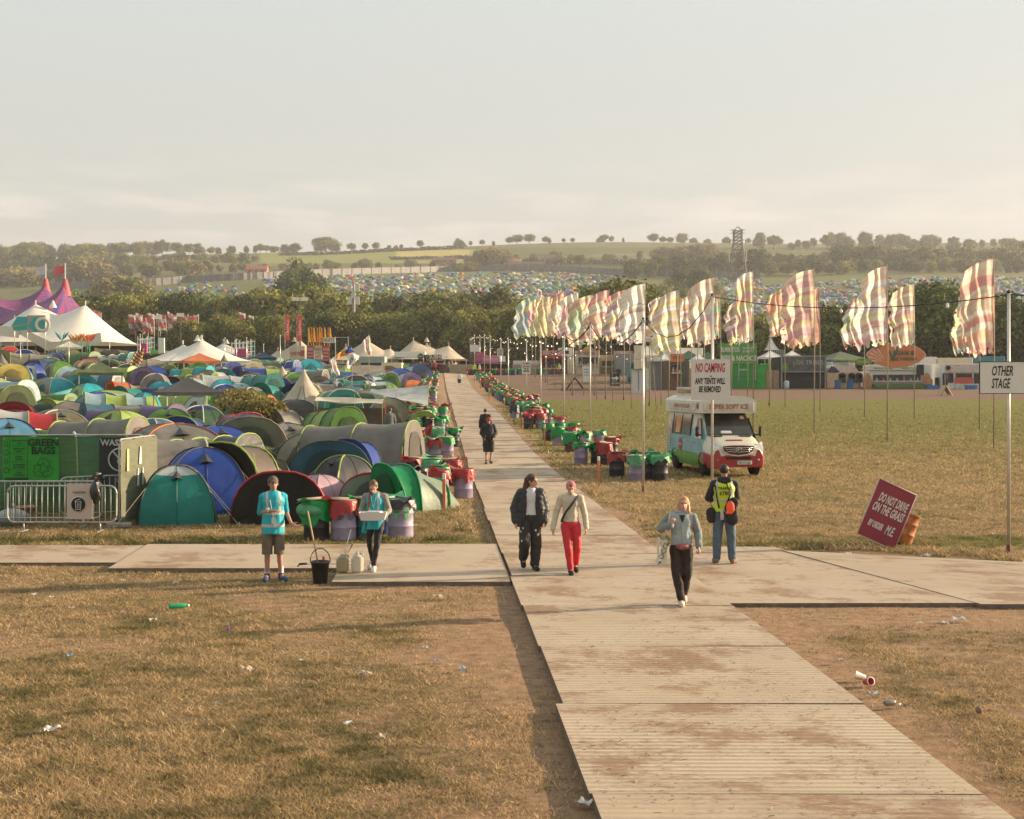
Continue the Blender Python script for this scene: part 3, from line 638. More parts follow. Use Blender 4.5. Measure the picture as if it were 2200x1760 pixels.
for s in (-1,1): b.box((s*5.6,-1,.50*Hh),(.6,.5,8))
b.build('antenna',mat('antenna_white',(.6,.58,.52)),t)
def mast(px,top,Y,label,panels):
    x=(px-1100)/F*Y; z=gz(x,Y); h=HC+(HY-top)/F*Y-z; t=thing('phone_mast',label,'mast',(x,Y,z)); b=MB(); b.tube([(0,0,0),(0,0,h)],[.5,.3],8); b.build('pole',mat('mast_grey',(.3,.28,.25)),t)
    for (f,dx) in panels: b=MB(); b.box((dx,-.5,h*f),(.9,.4,h*.10)); b.build('antenna',mat('antenna_white',(.6,.58,.52)),t)
mast(760,610,320,'white phone mast with panel antennas rising from the wood',[(.95,-.9),(.95,.9),(.78,-.9),(.78,.9),(.86,0)])
def flood(px,top,Y,label,n=2):
    x=(px-1100)/F*Y; z=gz(x,Y); h=HC+(HY-top)/F*Y-z; t=thing('floodlight_mast',label,'mast',(x,Y,z)); b=MB(); b.tube([(0,0,0),(0,0,h)],[.14,.08],6); b.build('pole',mat('mast_dark',(.12,.11,.1)),t)
    for i in range(n): b=MB(); b.box(((i-(n-1)/2)*1.3,-.2,h),(1.1,.35,.55),rz=.2); b.build('lamp_head',mat('lamp_glass',(.75,.7,.62),.3),t)
flood(645,643,210,'tall floodlight mast with twin lamps above the food stalls',2)
flood(340,682,200,'dark floodlight mast right of the big white tent',1)
flood(388,677,205,'dark pole behind the peaked white marquee',1)
x,y,z=hit(2195,583,760); t=thing('white_marquee','white frame marquee at the right edge below the hill wood','marquee',(x,y,z)); b=MB(); b.box((0,0,1.5),(20,9,4)); b.build('wall',mat('marquee_white',(.7,.66,.6)),t); b=MB(); b.add([(-10.3,-4.8,3.5),(10.3,-4.8,3.5),(10.3,4.8,3.5),(-10.3,4.8,3.5),(-9,0,5.8),(9,0,5.8)],[(0,1,5,4),(2,3,4,5),(0,4,3),(1,2,5)]); b.build('roof',mat('marquee_white',(.7,.66,.6)),t)
# ---------------------------------------------------------------- tents
TC=dict(teal=(.01,.20,.17),blue=(.02,.06,.30),navy=(.015,.03,.10),skyblue=(.12,.30,.45),paleblue=(.30,.42,.46),black=(.022,.02,.02),charcoal=(.06,.06,.062),grey=(.20,.18,.155),olive=(.17,.155,.09),
 khaki=(.27,.24,.17),green=(.08,.20,.03),dkgreen=(.03,.085,.04),lime=(.30,.40,.09),moss=(.12,.15,.06),red=(.42,.03,.04),pink=(.50,.32,.38),orange=(.62,.17,.05),beige=(.52,.44,.34),cream=(.66,.60,.48),mint=(.30,.58,.48),
 turq=(.02,.32,.38),yellow=(.60,.45,.10),purple=(.13,.09,.20),brown=(.12,.09,.065),white=(.72,.70,.66),silver=(.42,.44,.43),petrol=(.04,.13,.19),emerald=(.0,.25,.08),sage=(.22,.27,.20))
NM=dict(turq='turquoise',skyblue='sky blue',paleblue='pale blue',dkgreen='dark green',moss='moss green',lime='lime green',petrol='dark petrol blue',charcoal='dark grey',emerald='bright green',sage='grey-green')
nm=lambda c: NM.get(c,c)
T_=lambda c: fab(c,TC[c])
POLE=mat('pole_sleeve_dark',(.05,.05,.05),.6)
def twhere(px,py):
    r='in front row' if py>1040 else 'near front' if py>930 else 'midway back' if py>865 else 'far back' if py>825 else 'in last rows'
    z='left edge' if px<200 else 'left of white marquee' if px<330 else 'below white marquee' if px<560 else 'below food signs' if px<730 else 'below blue flag' if px<850 else 'beside left bins'
    return r+', '+z
def finish_tent(o,desc,px,py): reg(o,desc,twhere(px,py),'tent','tents pitched in the camping field')
def dome(px,py,w,h,c1,c2=None,rot=.5,n=4,door=1,trim=None,d=None,desc=None,top=None,kind='dome_tent',world=None):
    x,y,z=world or hit(px,py); d=d or w*.9; o=thing(kind,'x','tent',(x,y,z),rot); c2=c2 or c1; ms=[T_(c1),T_(c2),T_(top or c1)]
    r=random.Random(int(px*13+py)); K=9; J=6
    def S(side,t,phi,k=1.):
        a0=2*PI*(side+.5)/n; a1=2*PI*(side+1.5)/n; rr=max(.02,math.cos(phi)**.82)
        P0=Vector((math.cos(a0),math.sin(a0)));P1=Vector((math.cos(a1),math.sin(a1))); p=P0.lerp(P1,t)*rr; p*=1+.10*math.sin(PI*t)*(1-phi/1.6)
        f=1/(2*math.cos(PI/4)) if n==4 else .5
        return Vector((p.x*w*f*1.0*k,p.y*d*f*1.0*k,(math.sin(phi)-.03*math.sin(PI*t)*math.sin(2*phi))*h*(k if k>1 else 1)))
    b=MB()
    for s in range(n):
        b.grid(lambda u,v:S(s,u,v*PI/2*.999),J,K,0,None,True,lambda u,v,s=s:(2 if v>.72 else (1 if s%2 else 0)))
    b.build('flysheet',ms,o)
    pm=T_(trim) if trim else POLE
    for s in range(n//2):
        q=MB(); pts=[S(s,0,PI/2*i/9,1.008) for i in range(10)]+[S((s+n//2)%n,0,PI/2*(1-i/9),1.008) for i in range(1,10)]; q.tube(pts,.028 if trim else .016,5); q.build('tent_pole',pm,o)
    if door:
        # the side that faces the camera
        best=min(range(n),key=lambda s:(Matrix.Rotation(rot,2)@Vector(S(s,.5,.3)[:2])).y)
        q=MB(); vs=[];  m=8
        for i in range(m+1):
            t=.22+.56*i/m; top_=PI/2*(.50*math.sin(PI*(i/m))**.5)+.02
            for j in range(5): vs.append(S(best,t,.01+top_*j/4,1.012))
        q.add(vs,[(i*5+j,(i+1)*5+j,(i+1)*5+j+1,i*5+j+1) for i in range(m) for j in range(4)],0,True)
        cc=TC[c1]; q.build('door',fab('inner_'+c1,tuple(v*.45+.012 for v in cc)) if door==1 else T_(door),o)
    if y<75:
        gm_=mat('guy_line_pale',(.5,.48,.3),.6)
        for s in range(n):
            P=S(s,0,.75); q=MB(); G=Vector((P.x*2.1,P.y*2.1,.0)); q.tube([P,G],.006,4); q.tube([G+Vector((0,0,.08)),G-Vector((0,0,.05))],.012,4); q.build('guy_line',gm_,o)
        s=min(range(n),key=lambda s:(Matrix.Rotation(rot,2)@Vector(S(s,.5,.3)[:2])).y); q=MB(); A=S(s,.5,1.22,1.01);B=S(s,.38,.92,1.02);C=S(s,.62,.92,1.02); T=(B+C)/2; out_=Vector((T.x,T.y,0)).normalized()*.16; q.add([A,B,C,T+out_+Vector((0,0,.05))],[(0,1,3),(0,3,2),(1,2,3)]); q.build('vent_hood',T_('charcoal'),o)
        q=MB()
        for s in range(n):
            for t_ in (.5,): q.tube([S(s,t_,PI/2*i/8*.98,1.006) for i in range(9)],.007,4)
        q.build('seam',fab('seam_'+c1,tuple(v*.7 for v in TC[c1])),o)
    finish_tent(o,desc or (f'{nm(c1)} dome tent' if c1==c2 else f'{nm(c1)} and {nm(c2)} dome tent'),px,py); return o
def hoops(px,py,hs,cols,rot,trim=None,desc=None,front=None,back=True,kind='tunnel_tent',guy=0,world=None,trs=.02):
    """hs: list of (pos along y, half width, height, lean); cols: colour per bay"""
    x,y,z=world or hit(px,py); o=thing(kind,'x','tent',(x,y,z),rot); A=12
    cs=sorted(set(cols)); ms=[T_(c) for c in cs]
    def H(hp,a):
        c,s=math.cos(a),math.sin(a)
        return Vector((math.copysign(abs(c)**.75,c)*hp[1],hp[0]+hp[3]*s*hp[2],abs(s)**.9*hp[2]))
    for i in range(len(hs)-1):
        b=MB(); h0,h1=hs[i],hs[i+1]
        def f(u,v):
            p=H(h0,PI*u).lerp(H(h1,PI*u),v); k=1-.05*math.sin(PI*v)*math.sin(PI*u); return Vector((p.x*k,p.y,p.z*k+.012*math.sin(u*17+v*5)*math.sin(PI*v)))
        b.grid(f,A,6,0); b.build('bay_%s'%('cloth'),ms[cs.index(cols[i])],o).name='flysheet'
    pm=T_(trim) if trim else POLE
    for hp in hs:
        if hp[2]<.35: continue
        q=MB(); q.tube([H((hp[0],hp[1]+.012,hp[2]+.012,hp[3]),PI*i/14) for i in range(15)],trs*1.6 if trim else trs,5); q.build('hoop_pole',pm,o)
    def cap(hp,off,m,name):
        b=MB(); vs=[H(hp,PI*i/14) for i in range(15)]; vs=[v+Vector((0,off*(1-v.z/hp[2]),0)) for v in vs]; c=Vector((0,hp[0]+off*.7,hp[2]*.35)); vs.append(c)
        b.add(vs,[(i,i+1,15) for i in range(14)]+[(14,0,15)],0,False); b.build(name,m,o)
    c0=front or cols[0]
    if hs[0][2]>.4:
        cap(hs[0],-.12,T_(c0),'front_panel')
        b=MB(); hp=(hs[0][0],hs[0][1]*.62,hs[0][2]*.78,hs[0][3]); vs=[H(hp,PI*i/12) for i in range(13)]; k_=-.12
        vs=[Vector((v.x,hs[0][0]+hs[0][3]*v.z+k_*(1-v.z/hs[0][2])-.035-.05*(1-abs(v.x)/hs[0][1])*0,v.z)) for v in vs]; b.add(vs,[tuple(range(13))],0,False)
        b.build('door',fab('inner_'+c0,tuple(v*.4+.01 for v in TC[c0])),o)
    if hs[-1][2]>.4: cap(hs[-1],.15,T_(cols[-1]),'rear_panel')
    if guy:
        gm_=mat('guy_line_'+guy,TC[guy],.6)
        for s in (-1,1):
            q=MB(); q.tube([(s*hs[0][1]*.75,hs[0][0],hs[0][2]*.8),(s*(hs[0][1]+.5),hs[0][0]-1.0,.02)],.008,4); q.build('guy_line',gm_,o)
    finish_tent(o,desc or f'{nm(cols[0])} tunnel tent',px,py); return o
def tun(px,py,w,h,L_,c,rot,nb=3,c2=None,**k):
    cols=[c if (i%2==0 or not c2) else c2 for i in range(nb)]
    hs=[(-L_/2+L_*i/nb,w/2*(1 if i<nb else .9),h*(1-.06*i),0) for i in range(nb+1)]
    if k.pop('taper',0): hs[-1]=(L_/2,w*.25,.25,0)
    return hoops(px,py,hs,cols,rot,**k)
def popup(px,py,w,h,c,rot,c2=None,L_=2.4,lean=-.25,**k):
    k.setdefault('desc',(f'{nm(c)} pop-up tent' if not c2 else f'{nm(c)} and {nm(c2)} pop-up tent')); k.setdefault('kind','popup_tent')
    return hoops(px,py,[(-L_*.35,w/2,h,lean),(L_*.1,w/2*.98,h*.88,0.05),(L_*.45,w/2*.7,h*.5,.2),(L_*.62,w*.3,.12,0)],[c,c2 or c,c2 or c],rot,**k)
def gazebo(px,py,w,h,c,rot=.2,desc=None,world=None,legc='white',leg=1.9):
    x,y,z=world or hit(px,py); o=thing('gazebo','x','gazebo',(x,y,z),rot); a=w/2
    b=MB(); n=8
    for s in range(4):
        M_=Matrix.Rotation(s*PI/2,4,'Z')
        def f(u,v):
            X=(u*2-1)*a*(1-v); Y_=-a*(1-v); return Vector((X,Y_,leg+(h-leg)*(v**1.25)-.05*math.sin(PI*u)*(1-v)))
        b.grid(f,n,n,0,M_,False)
        b.add([(-a,-a-.01,leg-.25),(0,-a-.01,leg-.22),(a,-a-.01,leg-.25),(a,-a,leg),(0,-a,leg-.04),(-a,-a,leg)],[(0,1,4,5),(1,2,3,4)],0,False,M_)
    b.build('canopy',T_(c),o,fix=False)
    for sx in (-1,1):
        for sy in (-1,1): q=MB(); q.box((sx*(a-.06),sy*(a-.06),leg/2),(.06,.06,leg)); q.build('leg',mat('gazebo_leg_'+legc,TC[legc],.5),o)
    reg(o,desc or nm(c)+' gazebo canopy on thin legs',twhere(px,py),'gazebo','gazebos in the camping field'); return o
def tipi(px,py,w,h,c,rot=0,desc=None,n=8,world=None):
    x,y,z=world or hit(px,py); o=thing('tipi_tent','x','tent',(x,y,z),rot); b=MB()
    def f(u,v): a=2*PI*u; q=a%(2*PI/n)/(2*PI/n); r_=w/2*(1-v)**1.25*(1-.05*math.sin(PI*q)); return Vector((r_*math.cos(a),r_*math.sin(a),h*v))
    b.grid(f,n*3,8,0,None,True); b.build('flysheet',T_(c),o)
    q=MB(); q.tube([(0,0,h*.97),(0,0,h*1.06)],.03,6); q.build('tent_pole',POLE,o)
    q=MB(); a=-PI/2; vs=[]
    for i in range(6):
        v=i/5*.6
        for s in (-1,1):
            p=f((a+s*.32*(1-v*.9))/(2*PI)%1,v)*1.02; vs.append(Vector((p.x,p.y,h*v)))
    q.add(vs,[(2*i,2*i+1,2*i+3,2*i+2) for i in range(5)]); q.build('door',fab('inner_'+c,tuple(v*.5 for v in TC[c])),o)
    finish_tent(o,desc or nm(c)+' pointed bell tent',px,py); return o
HERO=[]
def U(px,base,wpx,topy):   # shown size -> world place and size (shown numbers are in 2156-wide view pixels)
    px*=D; py=base*D; x,y,z=hit(px,py); s=F/y; HERO.append((x,y,wpx*D/s*.55)); return px,py,wpx*D/s,(base-topy)*D/s
def hd(px,base,w,tp,c1,c2=None,rot=.5,**k): a,b,w_,h=U(px,base,w,tp); return dome(a,b,w_/1.25 if k.get('n',4)==4 else w_,h,c1,c2,rot,**k)
def ht(px,base,w,top,c,rot,L_,nb=3,c2=None,wf=1.,**k):
    """tunnel seen at angle: w in view covers |L sin|+|W cos|"""
    a,b,w_,h=U(px,base,w,top); W_=max(1.2,(w_-L_*abs(math.sin(rot)))/max(.35,abs(math.cos(rot)))) if abs(math.sin(rot))<.9 else h*1.6
    return tun(a,b,min(W_,4.),h,L_,c,rot,nb,c2,**k)
def hp_(px,base,w,top,c,rot,c2=None,**k): a,b,w_,h=U(px,base,w,top); return popup(a,b,w_*.95,h,c,rot,c2,**k)
# front rows
hd(372,1100,190,982,'teal','teal',.25,door=0,top='silver',desc='teal dome tent with a grey top beside the netted fence')
hd(428,1078,215,943,'blue','blue',.35,door=0,desc='tall royal blue dome tent with a small triangular vent')
hp_(592,1098,205,990,'black',.12,'charcoal',trim='red',L_=2.3,lean=-.15,front='black',desc='black pop-up tent with a red arched rim')
hd(672,1060,120,1000,'pink','pink',.9,door=0,desc='lilac pink dome tent right behind the red-rimmed tent')
hp_(792,1060,160,993,'sage',.1,'moss',trim='red',L_=2.2,lean=-.1,desc='grey-green arched tent with red piping behind the near drums')
U(868,1074,110,990); hoops(846*D,1072*D,[(-.3,.95,1.22,-.25),(.05,1.0,1.18,0),(1.0,.8,.75,.1),(1.6,.35,.15,0)],['emerald','sage','sage'],-1.0,trim='emerald',desc='bright green and grey pop-up tent by the marker post',front='emerald')
hd(726,1035,130,960,'charcoal','black',.75,trim='lime',desc='black dome tent edged in lime yellow')
hp_(690,1012,180,926,'petrol',.2,'paleblue',trim=None,L_=3.2,front='petrol',desc='petrol blue tent with pale striped awning arch')
hp_(752,1004,110,922,'blue',-.2,L_=2.3,front='blue',desc='slim blue pop-up tent with grey vent')
ht(760,985,190,886,'grey',1.35,4.2,2,trim='lime',desc='grey tunnel tent with lime green hoops')
hp_(838,982,60,898,'charcoal',.05,L_=1.6,front='black',desc='dark open porch beside the lime-hooped grey tent')
hd(575,965,0+170,922,'olive','grey',.6,desc='low grey and olive dome tent behind the brown one')
hp_(512,1040,170,928,'brown',-.35,'khaki',trim='lime',L_=2.4,guy='lime',front='black',desc='grey-brown tent with yellow guy lines')
a=hd(580,1020,85,968,'brown','khaki',.1,door=0,desc='small boxy brown tent')
hp_(530,965,165,877,'olive',.15,'khaki',L_=3.,trim='khaki',front='khaki',desc='large olive dome tent with awning arch')
hd(368,990,255,893,'grey','brown',.45,trim='orange',door=0,d=4.2,desc='big grey-brown tent with orange ridge trim')
hd(15,965,165,882,'skyblue','skyblue',.5,trim='navy',door=0,desc='light blue dome tent with dark poles')
ht(170,950,225,896,'green',1.3,4.6,3,trim='cream',desc='long green tunnel tent behind the netted fence')
ht(700,944,165,856,'green',.55,3.6,3,'lime',trim='moss',front='green',desc='bright green three-hoop tunnel tent')
hd(425,915,125,854,'dkgreen','moss',.3,n=6,trim='white',desc='dark green six-sided dome tent with navy cap',top='navy')
hd(312,912,118,866,'blue','blue',.5,desc='blue dome tent with dark poles')
gazebo(395*D,893*D,3.3,2.75,'charcoal',.5,desc='dark grey gazebo on white legs'); U(395,893,150,830)
ht(135,902,120,877,'turq',1.4,3.4,2,desc='low teal box tunnel tent')
hp_(62,908,60,884,'mint',.3,L_=2.,desc='small mint green pop-up tent',front='cream')
ht(235,905,130,848,'petrol',-.9,3.2,2,'grey',desc='dark teal and grey tunnel tent')
hd(148,895,110,846,'grey','khaki',.4,desc='grey dome tent')
hd(230,868,155,822,'silver','lime',.5,top='lime',door=0,desc='grey tent under a lime green canopy')
gazebo(212*D,838*D,3.2,2.7,'moss',.3,desc='dark green gazebo on white legs'); U(212,838,110,795)
hd(92,886,70,848,'dkgreen','petrol',.3,desc='dark green dome tent')
hp_(38,890,90,846,'red',.1,'grey',desc='red and grey pop-up tent',L_=2.4)
hd(55,905,80,872,'navy','blue',.2,desc='small navy dome tent')
ht(110,862,95,828,'green',1.2,3.,2,desc='green tunnel tent')
ht(400,868,130,824,'lime',1.35,4.,3,trim='cream',desc='lime tunnel tent behind the dark grey gazebo')
ht(428,850,125,820,'blue',1.3,4.,3,front='paleblue',desc='blue tunnel tent')
ht(520,868,90,818,'green',-.5,3.,2,front='lime',desc='tall green ridge tent with cream end')
ht(303,848,80,815,'navy',1.3,3.,2,desc='navy tunnel tent')
ht(205,818,108,786,'petrol',1.25,4.,3,'paleblue',front='silver',desc='blue-grey tunnel tent with grey end')
ht(398,816,150,786,'green',1.35,5.,4,trim='lime',desc='long green four-bay tunnel tent')
gazebo(420*D,800*D,3.8,2.7,'orange',.4,desc='orange gazebo canopy'); U(420,800,80,770)
tipi(472*D,796*D,3.6,2.6,'grey',desc='grey pointed bell tent'); U(472,796,60,766)
ht(242,804,80,772,'lime',1.2,4.,2,trim='cream',desc='lime green tunnel tent')
hd(170,812,65,778,'moss','green',.4,desc='moss green dome tent')
hd(28,804,95,766,'yellow','skyblue',.3,desc='yellow and sky blue dome tent',top='yellow')
ht(102,822,85,796,'blue',1.1,3.,2,desc='blue tunnel tent')
hd(30,840,85,806,'black','black',.5,desc='black dome tent',door=0)
hd(78,852,70,824,'olive','brown',.4,desc='olive brown dome tent')
tipi(640*D,868*D,4.2,3.0,'beige',desc='tall beige bell tent with pointed top'); U(640,868,125,804)
hd(622,898,120,842,'black','black',.35,door=0,d=3.,desc='large black dome tent')
hd(560,888,70,848,'petrol','turq',.4,desc='dark teal dome tent')
hd(600,925,80,890,'khaki','turq',.4,desc='khaki and turquoise dome tent')
ht(660,862,110,832,'lime',.8,3.,2,'green',desc='lime green hooped tent')
ht(716,856,100,820,'green',1.2,3.6,2,trim='lime',desc='green tunnel tent')
ht(680,834,95,803,'navy',.9,3.,2,desc='navy tunnel tent with grey tail')
ht(755,838,70,806,'silver',1.1,3.,2,desc='silver grey tunnel tent')
hd(818,890,110,838,'olive','khaki',.2,trim='charcoal',desc='olive arched tent under the grey tarpaulin')
hp_(883,912,68,866,'black',.3,'lime',trim='lime',desc='black and lime pop-up tent beside the bins',front='lime')
hd(868,818,58,800,'orange','brown',.4,desc='orange brown dome tent',door=0)
hd(840,808,70,776,'blue','skyblue',.5,trim='navy',desc='bright blue dome tent')
hd(880,806,70,766,'navy','paleblue',.5,desc='navy and pale blue dome tent')
hd(862,812,60,784,'purple','silver',.4,desc='purple-blue dome tent')
hd(812,798,50,782,'red','pink',.4,desc='coral red dome tent')
hd(648,808,90,778,'turq','silver',.4,desc='turquoise and silver dome tent')
hd(650,790,70,756,'turq','yellow',.4,desc='turquoise and yellow dome tent')
ht(592,806,82,774,'blue',1.3,4.,3,desc='faded blue box tunnel tent')
hd(780,800,66,770,'olive','olive',.4,desc='olive dome tent')
hd(705,800,60,772,'moss','khaki',.4,desc='moss green dome tent')
hd(520,792,70,762,'khaki','moss',.4,desc='pale khaki striped dome tent')
hd(570,790,70,764,'charcoal','brown',.4,desc='dark brown dome tent')
# grey tarpaulin slung over poles, tan windbreak shelter
def tarp(name,label,px,py,pts,c,posts):
    x,y,z=hit(px*D,py*D); o=thing(name,label,name,(x,y,z)); b=MB(); n=10
    def f(u,v):
        p=(Vector(pts[0])*(1-u)+Vector(pts[1])*u)*(1-v)+(Vector(pts[3])*(1-u)+Vector(pts[2])*u)*v
        p.z+=-.18*math.sin(PI*u)*math.sin(PI*v)+.03*math.sin(9*u+4*v); return p
    b.grid(f,n,n,0); b.build('sheet',T_(c),o)
    for p in posts: q=MB(); q.tube([(p[0],p[1],0),(p[0],p[1],p[2])],.02,5); q.build('post',mat('bamboo',(.3,.2,.1)),o)
    return o
tarp('tarpaulin','large blue-grey tarpaulin slung over poles beside the left bins',818,884,[(-1.7,-1.2,1.9),(2.6,-1.4,.9),(2.4,2.2,2.2),(-2.4,2.0,1.7)],'silver',[(-1.7,-1.2,1.9),(.6,-1.3,1.9),(2.4,2.2,2.2),(-2.4,2,1.7)]); U(818,884,150,806)
tarp('awning','cream sheet awning stretched flat above the green tunnel tent',735,905,[(-1.9,-.3,1.6),(1.9,-.3,1.45),(1.9,.6,1.7),(-1.9,.6,1.85)],'cream',[(-1.9,-.3,1.6),(1.9,-.3,1.45),(1.9,.6,1.7),(-1.9,.6,1.85)]); U(735,905,140,845)
x,y,z=hit(740*D,905*D); o=thing('windbreak','tan and grey windbreak walls below the cream awning','windbreak',(x,y+.3,z)); b=MB(); b.box((0,0,.6),(3.7,.04,1.2)); b.build('sheet',T_('brown'),o); b=MB(); b.box((1.9,-.3,.75),(.06,.06,1.5)); b.build('post',T_('orange'),o)
tarp('tarpaulin','beige sheet wall standing in the tents below the pale pennant',775,808,[(-1.9,0,0),(1.9,0,0.),(1.9,.1,2.1),(-1.9,.1,2.1)],'beige',[(-1.9,0,2.1),(1.9,0,2.1)])
# random infill between them
ri=random.Random(23); cn=0
base_c=['green','lime','blue','navy','grey','charcoal','moss','khaki','teal','turq','paleblue','olive','black','silver','purple','orange','red','dkgreen','beige','petrol']
wts=[8,6,11,8,6,5,5,5,7,8,5,5,5,4,3,3,3,6,2,7]
placed=list(HERO)
for row in range(29):
    yy=39+row*4.3+ max(0,row-8)*.9
    if yy>186: break
    x=-.385*yy-2
    while x<pcx(yy)-7.5:
        q=x+ri.uniform(-.8,.8); qy=yy+ri.uniform(-1.6,1.6); x+=ri.uniform(2.5,3.3)
        if any((q-a)**2+(qy-b)**2<(max(1.2,c*.8)+1.0)**2 for a,b,c in placed): continue
        zz=gz(q,qy); px=1100+F*q/qy; py=HY-F*(zz-HC)/qy
        if py<776 or (qy<46 and q<-8.6 and q>-9.4): continue
        placed.append((q,qy,1.5)); c=ri.choices(base_c,wts)[0]; c=ri.choice(['grey','olive','moss','khaki','dkgreen','petrol','charcoal']) if qy<56 else c; c2=ri.choice([None,None,'grey','silver','lime','khaki',c]); k=ri.random(); w=(q,qy,zz)
        if k<.46: dome(px,py,ri.uniform(1.9,2.9),ri.uniform(1.1,1.65),c,c2,ri.uniform(0,1.5),n=ri.choice([4,4,6]),world=w,trim=ri.choice([None,None,'lime','cream']))
        elif k<.66: tun(px,py,ri.uniform(2.,2.8),ri.uniform(1.4,1.95),ri.uniform(3.2,4.8),c,ri.choice([1.3,1.1,-1.2,.7,.4]),ri.choice([2,3]),c2,trim=ri.choice([None,'cream','lime']),world=w)
        elif k<.93: popup(px,py,ri.uniform(1.9,2.8),ri.uniform(1.1,1.5),c,ri.uniform(-.9,.9),c2,world=w,trim=ri.choice([None,'red','lime',None]))
        elif k<.95: gazebo(px,py,3.,2.6,ri.choice(['silver','dkgreen','navy','cream']),ri.uniform(0,1.5),world=w)
        elif k<.962: tipi(px,py,3.2,2.1,ri.choice(['grey','beige']),world=w)
        else: dome(px,py,2.8,1.5,'blue','teal',.6,world=w)
# details on the front tents
def blk(px,py,r_,label,k,Y=None):
    x,y,z=hit(px*D,py*D); return tree(px*D,y,r_,k,'growing among the tents '+label,'bushes among the tents',1.0,base=z)
blk(508,905,2.1,'below the black dome',6); blk(485,880,1.8,'right of the dark green dome',6); blk(548,912,1.9,'left of the large black dome',6)
# ---------------------------------------------------------------- marquees, big top, stretch tents
def place(px,Y): x=(px*D-1100)/F*Y; return x,Y,gz(x,Y)
def zat(py,Y): return HC+(HY-py*D)/F*Y
def xat(px,Y): return (px*D-1100)/F*Y
CANV=mat('white_canvas',(.74,.69,.60),.7,.05,1.5,.25,0,.15); CANB=mat('sand_canvas',(.47,.40,.30),.8,.08,1.,.3,0,.1)
ROPE=mat('pole_alu',(.62,.60,.55),.35,.08,3,0,.5)
def peaks(name,label,Y,x0,x1,eave,pk,depth,m,wallm=None,sharp=1.6,scallop=None,base=None,zg=None,cat='marquee'):
    """membrane with peaks; x in shown pixels, eave and peaks (px,py) in shown pixels"""
    X0,X1=xat(x0,Y),xat(x1,Y); g=gz((X0+X1)/2,Y) if zg is None else zg; cx=(X0+X1)/2
    o=thing(name,label,cat,(cx,Y,g)); ze=zat(eave,Y)-g; w=X1-X0
    P=[(xat(a,Y)-cx,(zat(b,Y)-g-ze)) for a,b in pk]
    b=MB(); nx,ny=72,20
    def f(u,v):
        x=-w/2+u*w; y=(v-.5)*depth; e=min(1,2*min(u,1-u)*w/depth if w>depth else 2*min(u,1-u)); ey=2*min(v,1-v)
        z=0
        for (a,hh) in P:
            # height falls from the peak to the rim along rays
            dx=x-a; dy=y; rx=(w/2-a) if dx>0 else (w/2+a); t=max(abs(dx)/max(rx,.1),abs(dy)/(depth/2)) if False else min(1,math.sqrt((dx/max(rx,.1))**2+(dy/(depth/2))**2)); z=max(z,hh*(1-t)**sharp)
        if len(P)>1:   # ridge sagging between the peaks
            for (a,ha),(c,hc) in zip(P[:-1],P[1:]):
                if a<=x<=c: s=(x-a)/(c-a); hr=(ha*(1-s)+hc*s)*(1-.9*s*(1-s)) ; z=max(z,hr*(1-min(1,abs(y)/(depth/2)))**1.15*.80)
        sc_=(scallop*abs(math.sin(PI*u*max(3,round(w/5)))) if scallop else 0)*(1-ey)**6
        return Vector((x,y,ze+z+sc_))
    b.grid(f,nx,ny,0,None,True); b.build('canopy',m,o,fix=False)
    for (a,hh) in P: q=MB(); q.tube([(a,0,0),(a,0,ze+hh+.5)],.08,6); q.lathe([(.5,ze+hh*.93),(.3,ze+hh),(.12,ze+hh+.4),(.01,ze+hh+.5)],10); q.build('mast',m if wallm is None else wallm,o)
    for i in range(9):
        q=MB(); X=-w/2+w*i/8; q.tube([(X,-depth/2,0),(X,-depth/2,ze)],.05,5); q.build('side_pole',ROPE,o)
    if wallm:
        q=MB(); q.box((0,depth*.46,ze/2),(w*.96,.05,ze)); 
        for s in (-1,1): q.box((s*w*.47,0,ze/2),(.05,depth*.9,ze))
        q.build('side_wall',wallm,o)
    return o
m1=peaks('white_marquee','peaked white marquee with a short ridge behind the tents',150,290,542,762,[(385,726),(425,715)],13,CANV,None,1.55)
q=MB(); 
for i in range(26): q.box((-8.+i*.62,-6.5,zat(768,150)-m1.location.z),(.58,.04,.5))
q.build('valance',CANV,m1)
Yb=178.; T=peaks('big_white_tent','big white twin-peaked festival tent with teal patterned panel','%s'and Yb,-60,283,725,[(75,640),(180,642)],22,CANV,None,1.25,scallop=None)
g=T.location.z
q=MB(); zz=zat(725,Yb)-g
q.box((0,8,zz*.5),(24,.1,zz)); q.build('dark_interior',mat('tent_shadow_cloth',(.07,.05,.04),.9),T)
q=MB()
for a,b_,c_ in ((-60,52,705),(52,110,752),(110,215,728),(215,283,770)): pass
# low swept points of the canopy
def flap(x0,y0,x1,y1,x2,y2,x3,y3,nm_='canopy_flap'):
    q=MB(); pts=[(x0,y0),(x1,y1),(x2,y2),(x3,y3)]; v=[(xat(a,Yb-11)-T.location.x,-11.05-.3*i*0,zat(b_,Yb-11)-g) for i,(a,b_) in enumerate(pts)]; v+= [(a,b_+.06,c_) for a,b_,c_ in v]
    q.add(v,[(0,1,2,3),(7,6,5,4),(0,4,5,1),(1,5,6,2),(2,6,7,3),(3,7,4,0)]); q.build(nm_,CANV,T)
flap(40,703,110,745,112,722,45,690); flap(110,745,215,722,212,700,112,722); flap(-60,700,40,712,45,690,-60,680)
q=MB(); v=[]
def quadp(m,pts,parent,Y,off,nm_,th=.06):
    q=MB(); v=[(xat(a,Y)-parent.location.x,Y-parent.location.y+off,zat(b_,Y)-parent.location.z) for a,b_ in pts]; k=len(v); v+=[(a,b_+th,c_) for a,b_,c_ in v]
    q.add(v,[tuple(range(k)),tuple(range(2*k-1,k-1,-1))]+[(i,i+k,(i+1)%k+k,(i+1)%k) for i in range(k)]); return q.build(nm_,m,parent)
